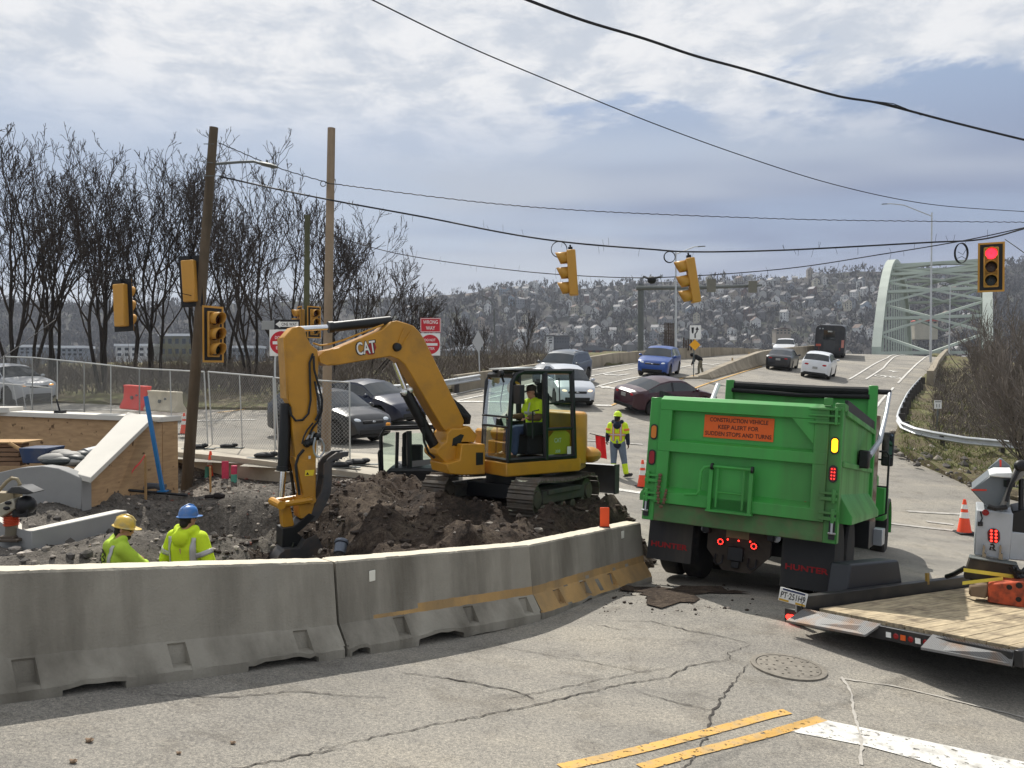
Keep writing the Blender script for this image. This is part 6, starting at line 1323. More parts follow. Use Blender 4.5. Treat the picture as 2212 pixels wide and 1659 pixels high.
# wheelbarrow, bags, lumber behind the curved curb
def pile():
    d = 13.6; c = at(90, 985, d); t = thing('wheelbarrow', 'dark blue wheelbarrow tub tipped up beside the plywood wall', 'wheelbarrow', at(90, 1003, d)); mb = MB()
    f = Fr(c, (1, 0, 0), (0, 0, 1)); s = d/FPX; rings = [[c+Vector((x*s*k_, y, z*s)) for x, y in ((-31, -.25), (31, -.28), (34, .25), (-34, .25))] for z, k_ in ((20, 1), (18, .98), (-12, .72))]
    mb.loft(rings, caps=True); mb.build('tub', mat('navy_steel', S(38, 58, 92), .5, var=.15, dirt=S(96, 92, 84), ds=4, da=.6), t, world=True, bevel=.01)
    mb = MB(); mb.tube([at(20, 957, d-.2), at(50, 975, d-.2), at(80, 998, d-.2)], .03, 6); mb.build('handle', LUM, t, world=True); mb = MB(); mb.tube([at(60, 1003, d), at(66, 975, d)], .025, 6); mb.tube([at(110, 1003, d), at(100, 978, d)], .025, 6); mb.build('leg', BLK, t, world=True)
    for i, (u, v, w, m) in enumerate(((120, 1003, .26, 0), (112, 996, .24, 1), (150, 1003, .24, 1), (158, 996, .22, 0), (150, 989, .2, 1), (165, 1005, .2, 0), (128, 986, .2, 1), (172, 990, .16, 0))):
        p = at(u, v, d-.35+.05*i); t2 = thing('bag', ['dark plastic bag in the pile behind the curved curb', 'pale sack in the pile behind the curved curb'][m], 'bag', p, group=['dark bags piled behind the curved curb', 'pale sacks piled behind the curved curb'][m]); k = MB(); k.ell((0, 0, .05), (w, .16, .075), 14, 8)
        for j, vv in enumerate(k.V): q = Vector(vv); q *= 1+.12*math.sin(9*q.x+i)*math.cos(14*q.y+j*.0); k.V[j] = tuple(q)
        k.build('sack', [mat('dark_sack', S(44, 50, 50), .5, var=.2, vs=6), mat('pale_sack', S(150, 148, 142), .7, var=.15, vs=6)][m], t2)
    for i in range(5):
        p = at(14, 1004-10*i, d+.1); t2 = thing('timber', 'weathered timber beam in the stack at the left edge', 'timber', p, group='timber beams stacked at the left edge'); k = MB(); k.box((0, 0, .03), (.62, .25, .065), Matrix.Rotation(.1*math.sin(i*2), 3, 'Z')); k.build('beam', mat('old_timber', S(128, 100, 76), .85, var=.2, vs=4), t2, bevel=.004)
    p = at(16, 953, d+.2); t2 = thing('plywood_sheet', 'pale plywood sheet lying on top of the timber stack', 'plywood', p); k = MB(); k.box((.05, 0, 0), (.8, .6, .02)); k.build('sheet', LUM, t2)
    P = [at(184, 992, 14.2), at(190, 975, 14.2)]; t2 = thing('pipe', 'stub of grey pipe leaning on the sloping cap', 'pipe', P[0]); k = MB(); k.lathe([(.13, 0), (.13, .5)], at(183, 985, 14.0), (.3, .9, .1), 16); k.build('tube', mat('grey_pipe', S(136, 140, 142), .5, var=.1), t2, world=True)
    # broom lying on the cap
    t2 = thing('push_broom', 'push broom lying on the concrete cap of the plywood wall', 'broom', at(118, 893, 16.4)); k = MB(); k.tube([at(92, 899, 16.4), at(138, 888, 16.2)], .014, 6); k.build('handle', BLK, t2, world=True); k = MB(); a = at(130, 890, 16.3); k.box(a, (.22, .07, .07)); k.tube([a, at(122, 862, 16.3)], .016, 6); k.build('brush', BLK, t2, world=True)
    w = dpx(466, 1078); t2 = thing('glove', 'dark striped work glove lying at the rim of the pit', 'glove', w); k = MB(); k.ell(w+Vector((.06, 0, .06)), (.12, .07, .06), 10, 6); k.tube([w+Vector((-.2, 0, .04)), w+Vector((.05, .02, .06))], .035, 6); k.build('fabric', mat('dark_glove', S(44, 38, 36), .9, var=.3, vs=12), t2, world=True)
pile()
# tamping rammer at the left edge
def rammer():
    d = 10.3; a = lambda x, y, dd=0.: at(x*.23333, (1380+y*.31646)*.73733, d+dd); t = thing('tamping_rammer', 'tamping rammer with an orange bellows at the left edge', 'rammer', at(22, 1168, d))
    mb = MB(); mb.box(a(95, 625), (1.0*.36, .30, .035)); mb.box(a(100, 610), (.2, .2, .05)); mb.build('foot', mat('rammer_foot', S(84, 74, 64), .8, var=.2), t, world=True, bevel=.008)
    mb = MB(); mb.tube([a(105, 600), a(108, 500)], .075, 14); mb.build('leg', mat('rammer_leg', S(112, 104, 88), .6, var=.1), t, world=True)
    mb = MB(); A, B = a(105, 505), a(100, 415); ax = B-A; L_ = ax.length; mb.lathe([(.075+.022*(i % 2), L_*i/12) for i in range(13)], A, ax, 16); mb.build('bellows', mat('bellows_orange', S(206, 92, 60), .6, var=.08), t, world=True, smooth=20)
    mb = MB(); f = Fr(a(100, 320), (1, 0, 0), (0, 0, 1)); pts = [a(x, y) for x, y in ((20, 300), (170, 240), (195, 330), (60, 420), (25, 380))]; mb.prism([f.pix(x*.23333, (1380+y*.31646)*.73733) for x, y in ((20, 300), (170, 240), (195, 330), (60, 420), (25, 380))], f, -.12, .12); mb.build('engine_housing', mat('rammer_cream', S(170, 164, 146), .5, var=.08), t, world=True, bevel=.015)
    mb = MB(); mb.ell(a(240, 320), (.12, .14, .13), 12, 8); mb.box(a(225, 380), (.2, .2, .1)); mb.ell(a(60, 345, -.13), (.05, .02, .025), 8, 6); mb.ell(a(75, 295, -.13), (.05, .02, .025), 8, 6); mb.build('engine', BLK, t, world=True, bevel=.02)
    mb = MB(); f = Fr(a(200, 180), (1, 0, 0), (0, 0, 1)); mb.prism([f.pix(x*.23333, (1380+y*.31646)*.73733) for x, y in ((110, 190), (150, 135), (250, 130), (370, 190), (300, 205))], f, -.13, .13); mb.build('fuel_tank', mat('tank_dark', S(62, 62, 62), .3, var=.1), t, world=True, bevel=.015)
    mb = MB(); mb.tube([a(-60, 230), a(0, 170), a(60, 100), (a(110, 65)), a(160, 75), a(185, 120), a(150, 190)], .022, 8); mb.tube([a(-60, 230, .3), a(0, 170, .3), a(60, 100, .3), (a(110, 65, .3)), a(160, 75, .3), a(185, 120, .3), a(150, 190, .3)], .022, 8); mb.tube([a(110, 65), a(110, 65, .3)], .03, 8); mb.box(a(60, 250, .1), (.3, .2, .16)); mb.build('handle', mat('handle_tan', S(150, 136, 108), .6, var=.15), t, world=True)
rammer()

# ------------------------------------------------------------------ flat trailer and the grey machine on it, right foreground
DECK = None
def deck_mat():
    m = bpy.data.materials.new('deck_planks'); m.use_nodes = True; nt = m.node_tree; N, L = nt.nodes, nt.links; b = N['Principled BSDF']; tc = N.new('ShaderNodeTexCoord')
    def nz(s, st, d=7):
        mp = N.new('ShaderNodeMapping'); mp.inputs[3].default_value = st; L.new(tc.outputs['Object'], mp.inputs[0]); n = N.new('ShaderNodeTexNoise'); n.inputs['Scale'].default_value = s; n.inputs['Detail'].default_value = d; n.inputs['Roughness'].default_value = .65; L.new(mp.outputs[0], n.inputs['Vector']); return n.outputs['Fac']
    r = N.new('ShaderNodeValToRGB'); e = r.color_ramp.elements; e[0].position = .3; e[0].color = (*S(118, 105, 86), 1); e[1].position = .68; e[1].color = (*S(200, 182, 148), 1); L.new(nz(3, (7, .8, 7)), r.inputs[0])
    q = N.new('ShaderNodeMapRange'); L.new(nz(2.5, (1, 1, 1)), q.inputs[0]); q.inputs[1].default_value = .5; q.inputs[2].default_value = .72
    mx = N.new('ShaderNodeMix'); mx.data_type = 'RGBA'; L.new(q.outputs[0], mx.inputs[0]); L.new(r.outputs[0], mx.inputs[6]); mx.inputs[7].default_value = (*S(84, 70, 54), 1); L.new(mx.outputs[2], b.inputs['Base Color']); b.inputs['Roughness'].default_value = .85
    bp = N.new('ShaderNodeBump'); bp.inputs['Strength'].default_value = .4; bp.inputs['Distance'].default_value = .01; L.new(nz(20, (3, .4, 3)), bp.inputs['Height']); L.new(bp.outputs[0], b.inputs['Normal']); return m
DIAM = None
def diamond_mat():
    m = bpy.data.materials.new('diamond_plate'); m.use_nodes = True; nt = m.node_tree; N, L = nt.nodes, nt.links; b = N['Principled BSDF']; tc = N.new('ShaderNodeTexCoord'); b.inputs['Metallic'].default_value = .35; b.inputs['Roughness'].default_value = .5
    n = N.new('ShaderNodeTexNoise'); n.inputs['Scale'].default_value = 4; n.inputs['Detail'].default_value = 8; L.new(tc.outputs['Object'], n.inputs['Vector']); r = N.new('ShaderNodeValToRGB'); e = r.color_ramp.elements; e[0].position = .38; e[0].color = (*S(122, 100, 82), 1); e[1].position = .55; e[1].color = (*S(118, 118, 117), 1); L.new(n.outputs[0], r.inputs[0]); L.new(r.outputs[0], b.inputs['Base Color'])
    a = N.new('ShaderNodeTexWave'); a.inputs['Scale'].default_value = 24; a.bands_direction = 'DIAGONAL'; L.new(tc.outputs['Object'], a.inputs['Vector']); bp = N.new('ShaderNodeBump'); bp.inputs['Strength'].default_value = .5; bp.inputs['Distance'].default_value = .006; L.new(a.outputs['Fac'], bp.inputs['Height']); L.new(bp.outputs[0], b.inputs['Normal']); return m
def trailer():
    P0 = at(1734, 1317, 8.5); P1 = at(2204, 1404, 6.9); P2 = at(2084, 1268, 10.5)
    f = (P2-P0).normalized(); r = (P1-P0); r = (r-f*r.dot(f)).normalized(); n = r.cross(f).normalized(); W = (P1-P0).dot(r)
    M = Matrix(((r.x, f.x, n.x, P0.x), (r.y, f.y, n.y, P0.y), (r.z, f.z, n.z, P0.z), (0, 0, 0, 1)))
    t = thing('flatbed_trailer', 'black flatbed trailer with a worn plank deck and diamond plate ramps', 'trailer', M=M)
    inv = M.inverted(); F = Fr(P0, r, f)
    def loc(u, v, c=0.): a, b = F.pix(u, v, c); return a, b
    L_ = 5.2; mb = MB(); x = .03; i = 0
    while x < W-.05: w = .19; mb.box((x+w/2, L_/2+.12, -.025), (w-.008, L_-.25, .05)); x += w
    mb.build('plank_deck', deck_mat(), t, bevel=.004)
    mb = MB(); mb.box((-.04, L_/2, .03), (.07, L_, .20)); mb.box((W+.04, L_/2, -.05), (.07, L_, .14)); mb.box((W/2, L_/2, -.10), (W-.1, L_-.1, .05)); mb.box((-.085, L_/2, .125), (.05, L_, .012)); mb.build('frame_rail', mat('trailer_black', S(26, 27, 29), .45, var=.15, dirt=S(84, 78, 70), ds=3, da=.4), t, bevel=.006)
    mb = MB(); mb.box((W/2, .03, -.07), (W, .06, .13)); mb.build('rear_crossmember', MATS['trailer_black'], t, bevel=.005)
    DM = diamond_mat()
    for u in (((1698, 1340), (1734, 1317), (1899, 1351), (1869, 1371)), ((1989, 1398), (2017, 1372), (2204, 1405), (2186, 1434))):
        a0, b0 = loc(*u[1]); a1, b1 = loc(*u[2]); b0 = b1 = .0
        q0 = F.pix(*u[0], -.10); q1 = F.pix(*u[3], -.10); V = [(a0, .02, .012), (a1, .02, .012), (q1[0], q1[1], -.10), (q0[0], q0[1], -.10)]
        mb = MB(); mb.add([Vector(v) for v in V]+[Vector(v)-Vector((0, 0, .022)) for v in V], [(0, 1, 2, 3), (7, 6, 5, 4), (0, 4, 5, 1), (1, 5, 6, 2), (2, 6, 7, 3), (3, 7, 4, 0)]); mb.build('loading_ramp', DM, t)
    # reflectors between the ramps
    mb_w, mb_r = MB(), MB(); fr = Fr((0, -.004, -.075), (1, 0, 0), (0, 0, 1))
    a0 = loc(1899, 1351)[0]+.05; a1 = loc(2017, 1372)[0]-.02
    for i in range(6):
        x = a0+(a1-a0)*(i+.5)/6; k = MB()
        if i in (0, 4): k.box((x, -.003, -.075), (.05, .006, .05)); k.build('white_reflector', SWH, t)
        elif i == 2: k.box((x, -.003, -.075), (.05, .006, .05)); k.build('orange_reflector', SIGNO, t)
        else: k.lathe([(.028, 0), (.02, .008)], (x, 0, -.075), (0, -1, 0), 14); k.build('red_reflector', REDL, t)
    # lamp box and number plate at the left corner
    c = loc(1711, 1330, -.12); mb = MB(); mb.box((c[0]+.02, c[1]+.05, -.13), (.26, .08, .16)); lb = mb.build('lamp_box', MATS['trailer_black'], t, bevel=.01)
    LF = Fr(M @ Vector((c[0], c[1]+.0, -.13)), (M.to_3x3() @ Vector((1, 0, 0))), (0, 0, 1))
    k = MB(); oval(k, Fr((c[0]-.0, c[1]+.005, -.14), (1, 0, 0), (0, 0, 1)), 0, 0, .15, .06, 0, .015); k.build('tail_lamp', REDLIT, lb)
    o = at(1713, 1290, 8.55); uu = (at(1742, 1299, 8.45)-at(1684, 1283, 8.55)); PF = Fr(o, uu, (0, 0, 1)); mb = MB(); w, h = .285, .15
    mb.prism([(-w/2, -h/2), (w/2, -h/2), (w/2, h/2), (-w/2, h/2)], PF, -.006, 0); pl = mb.build('number_plate', mat('plate_white', S(214, 214, 210), .4, var=.04), t, world=True, bevel=.004)
    k = MB(); k.text('PT·251H9', PF, 0, .0, .07, .003, .25, bold=.012); k.build('plate_number', SBK, pl, world=True, smooth=0)
    k = MB(); k.prism([(-w*.47, -h*.46), (-w*.12, -h*.46), (-w*.12, -h*.32), (-w*.47, -h*.32)], PF, 0, .003); k.prism([(w*.12, -h*.46), (w*.47, -h*.46), (w*.47, -h*.32), (w*.12, -h*.32)], PF, 0, .003); k.build('plate_yellow', mat('plate_yellow', S(190, 150, 44), .5, var=.05), pl, world=True, smooth=0)
    k = MB(); k.prism([(-w*.4, h*.33), (w*.4, h*.33), (w*.4, h*.46), (-w*.4, h*.46)], PF, 0, .003); k.build('plate_band', mat('plate_navy', S(40, 52, 88), .5, var=.05), pl, world=True, smooth=0)
    mb = MB(); mb.tube([at(1722, 1306, 8.6), at(1722, 1322, 8.6)], .02, 6); mb.build('plate_bracket', ALU, pl, world=True)
    # wheel cover
    q = [loc(u, v) for u, v in ((1811, 1290), (1943, 1262))]; y0, y1 = max(.45, q[0][1]), max(q[1][1], 1.5)
    y0, y1 = .98, 2.3; zt_ = .40
    def ring(z, e): return [(-.14, y0+e, z), (-.40, y0+e, z), (-.40, y1-e, z), (-.14, y1-e, z)]
    rr = [[Vector(p) for p in ring(-.1, 0)], [Vector(p) for p in ring(zt_-.03, .13)], [Vector(p) for p in [(-.15, y0+.16, zt_), (-.39, y0+.16, zt_), (-.39, y1-.16, zt_), (-.15, y1-.16, zt_)]]]
    mb = MB(); mb.loft(rr); mb.build('wheel_cover', mat('fender_black', S(34, 37, 42), .45, var=.1, bump=.1, bs=60), t, bevel=.02, seg=2)
    for y in (1.3, 1.98): tyre(t, (-.27, y, -.28), (-1, 0, 0), .31, .2, STEEL)
    for y in (1.3, 1.98): tyre(t, (W+.27, y, -.28), (1, 0, 0), .31, .2, STEEL)
    mb = MB(); mb.box((-.02, 2.6, .16), (.03, .05, .14)); mb.build('stake_pocket', mat('ochre_paint', S(160, 130, 60), .6), t)
    return t, M, W
TR, TRM, TRW = trailer()
def grinder():
    d = 9.6; g = lambda x, y, c=0.: at((2250+x*.33906)*.73733, (1300+y*.33906)*.73733, d+c); G4 = lambda *P: [((2250+x*.33906)*.73733, (1300+y*.33906)*.73733) for x, y in P]
    F = Fr(g(1900, 800), (1, -.57, 0), (0, 0, 1)); F = F if F.w.y < 0 else Fr(F.o, -F.u, F.v)
    t = thing('stump_grinder', 'grey tracked machine strapped down on the trailer, cut off by the right edge', 'machine', g(1950, 1240))
    LG = mat('machine_light_grey', S(172, 176, 180), .45, var=.06, dirt=S(120, 116, 108), ds=2, da=.4); DG = mat('machine_dark_grey', S(104, 110, 114), .45, var=.08)
    def sol(nm, pts, c0, c1, m, bev=.012, par=t): mb = MB(); mb.prism([F.pix(*p) for p in G4(*pts)], F, c0, c1); return mb.build(nm, m, par, world=True, bevel=bev)
    bd = sol('side_panel', ((1800, 570), (2120, 600), (2110, 770), (2090, 1010), (1780, 960)), -.7, 0, LG)
    sol('rear_panel', ((2085, 760), (2260, 780), (2260, 1020), (2085, 1005)), -.7, -.01, LG)
    sol('upper_shroud', ((1755, 405), (1920, 275), (2040, 270), (2100, 300), (2090, 560), (1890, 550)), -.75, -.05, DG)
    sol('shroud_top', ((1905, 270), (1960, 250), (2115, 250), (2110, 300), (1920, 283)), -.6, .02, mat('machine_white', S(226, 228, 226), .4, var=.03))
    sol('rear_shroud', ((1905, 272), (2025, 165), (2120, 245), (2110, 270)), -.72, -.62, DG)
    k = MB(); k.prism([F.pix(*p) for p in G4((1755, 395), (1890, 398), (1890, 412), (1760, 412))], F, -.05, -.045); k.prism([F.pix(*p) for p in G4((2014, 180), (2034, 185), (2034, 245), (2018, 248))], F, -.62, -.615); k.build('red_stripe', mat('stripe_red', S(200, 60, 44), .5), t, world=True)
    sol('lift_arm', ((1990, 560), (2140, 200), (2190, 160), (2240, 200), (2200, 290), (2130, 330), (2030, 580)), -.1, .06, mat('arm_grey', S(120, 118, 114), .5, var=.15))
    k = MB(); k.tube([g(2220, 210, -.2), g(2160, 240, -.2), g(2120, 320, -.2), g(2080, 420, -.15), g(2060, 500, -.15)], .02, 6); k.ell(g(2190, 190, -.2), (.09, .06, .07), 10, 6); k.box(g(2085, 345, -.12), (.1, .06, .08)); k.tube([g(1900, 540, -.1), g(1960, 560, -.14), g(2060, 550, -.14)], .03, 6); k.tube([g(2190, 300, -.1), g(2185, 700, -.1)], .03, 6); k.build('hydraulics', BLK, t, world=True)
    sol('black_body', ((2110, 590), (2260, 560), (2260, 790), (2110, 765)), -.65, -.03, BLK)
    k = MB(); a, b = F.pix(*G4((1880, 594))[0]); oval(k, F, a, b, .075, .075, 0, .012); k.build('red_reflector', REDL, bd, world=True)
    a, b = F.pix(*G4((1950, 795))[0]); k = MB(); oval(k, F, a, b, .13, .18, 0, .012); k.build('lamp_surround', mat('dark_red', S(90, 14, 18), .4), bd, world=True); k = MB()
    for i in range(4):
        for dx in (-.024, .024): k.lathe([(.014, 0), (.014, .005)], F.P(a+dx, b-.06+.04*i, .012), F.w, 8)
    k.build('lamp_diode', REDLIT, bd, world=True)
    k = MB()                                            # slanted letter-like emblem in black
    for pts in (((1918, 865), (1945, 862), (1962, 880), (1958, 900), (1938, 905), (1936, 893), (1946, 888), (1942, 876), (1924, 878)), ((1910, 915), (1922, 885), (1934, 893), (1925, 912), (1972, 925), (1960, 915)), ((1936, 905), (1952, 902), (1972, 928), (1955, 922))): k.prism([F.pix(*p) for p in G4(*pts)], F, 0, .006)
    k.build('emblem', SBK, bd, world=True, smooth=0)
    for x in (1865, 2008): k = MB(); k.prism([F.pix(*p) for p in G4((x-18, 990), (x-14, 935), (x-8, 870), (x+6, 870), (x+10, 890), (x+4, 940), (x+18, 945), (x+18, 995))], F, .02, .07); k.build('lock_lever', mat('lever_steel', S(150, 140, 124), .4, metal=.6), t, world=True)
    a, b = F.pix(*G4((1835, 640))[0]); k = MB(); k.tube([F.P(a, b+.08, .01), F.P(a+.02, b, .02), F.P(a, b-.06, .02)], .008, 5); k.box(F.P(a, b-.07, .02), (.05, .02, .05)); k.build('padlock', BLK, bd, world=True)
    sol('push_blade', ((1740, 960), (2150, 1030), (2160, 1180), (1700, 1150), (1690, 1120)), .0, .12, mat('blade_dirty', S(56, 50, 44), .7, var=.2, dirt=S(110, 98, 82), ds=5))
    sol('blade_edge', ((1735, 955), (2155, 1022), (2150, 1040), (1738, 975)), -.03, .14, GALVD)
    k = MB(); k.tube([g(2120, 1060, -.3), g(2160, 1140, -.35), g(2260, 1190, -.35)], .05, 8); k.tube([g(2140, 1090, -.4), g(2200, 1110, -.4), g(2260, 1050, -.4)], .03, 6); k.build('chain_guard', BLK, t, world=True)
    t2 = thing('ratchet_strap', 'yellow tie-down strap stretched across the blade of the grey machine', 'strap', g(1720, 1100)); k = MB(); P = [g(1690, 1090, -.25), g(1800, 1105, -.25), g(2140, 1150, -.3)]; k.loft([[p-Vector((0, 0, .022)), p+Vector((0, 0, .022))] for p in P], closed=False, caps=False); k2 = [g(1680, 1205, -.3), g(1800, 1190, -.32), g(2030, 1165, -.36)]; k.loft([[p-Vector((0, 0, .02)), p+Vector((0, 0, .02))] for p in k2], closed=False, caps=False); k.build('webbing', mat('strap_yellow', S(214, 196, 80), .8, var=.1), t2, world=True, recalc=False)
    k = MB(); k.tube([g(1540, 1150, .3), g(1600, 1130, .2), g(1700, 1075, -.1)], .028, 6); k.build('ratchet', BLK, t2, world=True)
    t3 = thing('attachment_block', 'scuffed orange steel block on the trailer deck in front of the machine', 'attachment', g(2050, 1380)); F2 = Fr(g(2050, 1290, -.45), (1, -.6, 0), (0, 0, 1)); F2 = F2 if F2.w.y < 0 else Fr(F2.o, -F2.u, F2.v)
    mb = MB(); mb.prism([F2.pix(*p) for p in G4((1905, 1210), (2260, 1190), (2260, 1430), (1895, 1370))], F2, -.5, 0); mb.build('block', mat('scuffed_orange', S(190, 82, 48), .7, var=.2, vs=6, dirt=S(70, 54, 46), ds=9, da=.9), t3, world=True, bevel=.015)
    mb = MB(); mb.prism([F2.pix(*p) for p in G4((1735, 1230), (1905, 1225), (1895, 1345), (1735, 1320))], F2, -.4, -.02); mb.build('rubber_pad', mat('tan_pad', S(122, 104, 84), .9, var=.2), t3, world=True, bevel=.02)
    for x, y, r_ in ((2085, 1240, .03), (2170, 1225, .035), (2165, 1345, .03)): mb = MB(); a, b = F2.pix(*G4((x, y))[0]); mb.lathe([(r_, 0), (r_, .004)], F2.P(a, b, 0), F2.w, 10); mb.build('bolt_hole', VIS, t3, world=True)
grinder()
# manhole
def manhole():
    c = gpx(1703, 1441); M = slope_M(c, 0) @ Matrix.Scale(.86, 4); t = thing('manhole_cover', 'round iron manhole cover set in the road near the trailer shadow', 'manhole', M=M); IR = mat('cast_iron', S(126, 120, 110), .7, metal=.2, var=.25, vs=12, bump=.4, bs=40)
    mb = MB(); mb.lathe([(.40, -.04), (.40, .014), (.345, .016), (.34, .006)], (0, 0, 0), (0, 0, 1), 36, close=False); mb.build('ring', IR, t)
    mb = MB(); mb.lathe([(.335, -.02), (.335, .012), (.32, .016), (0, .016)], (0, 0, 0), (0, 0, 1), 36, close=False)
    for r_ in (.08, .16, .24, .30):
        n = int(r_*42)
        for i in range(n): a = 2*math.pi*i/n; mb.box((r_*math.cos(a), r_*math.sin(a), .020), (.022, .022, .008), Matrix.Rotation(a, 3, 'Z'))
    mb.build('cover', IR, t, bevel=.002)
manhole()
def stones():
    for u, v, s, lb in ((193, 1603, .034, 'largest brown stone lying on the road in the lower left'), (158, 1660-12, .03, 'small dark stone near the lower left corner'), (386, 1629, .022, 'tiny dark stone on the road right of the largest stone'), (503, 1607, .025, 'tiny flat stone on the road below the barrier shadow')):
        p = gpx(u, v); t = thing('stone', lb, 'stone', p); k = MB(); k.ell((0, 0, s*.35), (s*.65, s*.55, s*.42), 9, 6)
        k.V = [tuple(Vector(v)*(1+.25*math.sin(37*v[0]/s+5*v[2]/s))) for v in k.V]; k.build('stone', mat('stone_brown', S(126, 106, 86), .9, var=.2, vs=20), t)
stones()
# ------------------------------------------------------------------ vehicles on the street and the ramp
CGL = mat('car_window_glass', S(30, 36, 40), .05, var=0, spec=.9); TRIM = mat('car_black_trim', S(22, 22, 24), .5, var=.05)
HEADL = mat('headlamp_glass', S(214, 220, 224), .1, metal=.3, var=0); PLATEW = mat('plate_white', S(214, 214, 210))
def paint(n, c, rough=.28): return mat('car_paint_'+n, c, rough, var=.04, vs=2, coat=.3, dirt=S(120, 114, 104), ds=1.5, da=.12)
RIMM = mat('wheel_silver', S(176, 178, 182), .35, metal=.2, var=.05); CPL = mat('car_plate', S(150, 150, 146), .6, var=.05)
def interp(P, y): return float(np.interp(y, [p[0] for p in P], [p[1] for p in P]))
KINDS = {
 'sedan': dict(L=4.6, W=1.80, top=[(-2.3, .60), (-2.27, .93), (-2.1, 1.03), (-1.72, 1.07), (-.95, 1.36), (-.4, 1.45), (.15, 1.44), (.45, 1.38), (1.12, 1.02), (1.5, .95), (2.05, .80), (2.25, .66), (2.3, .5)], belt=.96, gl=(-1.62, 1.08), rg=(-1.68, -.95), wg=(.45, 1.1), wh=(-1.38, 1.38), r=.32),
 'hatch': dict(L=4.1, W=1.74, top=[(-2.05, .60), (-2.0, 1.0), (-1.85, 1.1), (-1.45, 1.42), (-.7, 1.53), (.1, 1.51), (.4, 1.45), (1.1, 1.05), (1.45, .98), (1.85, .86), (2.0, .70), (2.05, .5)], belt=1.0, gl=(-1.6, 1.05), rg=(-1.86, -1.42), wg=(.4, 1.1), wh=(-1.22, 1.26), r=.32),
 'suv': dict(L=4.5, W=1.86, top=[(-2.25, .65), (-2.2, 1.05), (-2.08, 1.2), (-1.8, 1.55), (-1.3, 1.64), (-.3, 1.68), (.15, 1.65), (.42, 1.58), (1.08, 1.16), (1.5, 1.08), (2.05, .95), (2.22, .78), (2.25, .55)], belt=1.10, gl=(-1.85, 1.02), rg=(-2.08, -1.72), wg=(.42, 1.08), wh=(-1.33, 1.38), r=.36),
 'pickup': dict(L=5.8, W=2.0, top=[(-2.9, .7), (-2.88, 1.3), (-1.2, 1.34), (-1.0, 1.4), (-.75, 1.85), (-.2, 1.92), (.4, 1.9), (.65, 1.82), (1.3, 1.36), (1.7, 1.3), (2.6, 1.2), (2.85, 1.0), (2.9, .6)], belt=1.3, gl=(-.85, 1.2), rg=(-1.0, -.72), wg=(.65, 1.28), wh=(-1.8, 1.85), r=.41)}
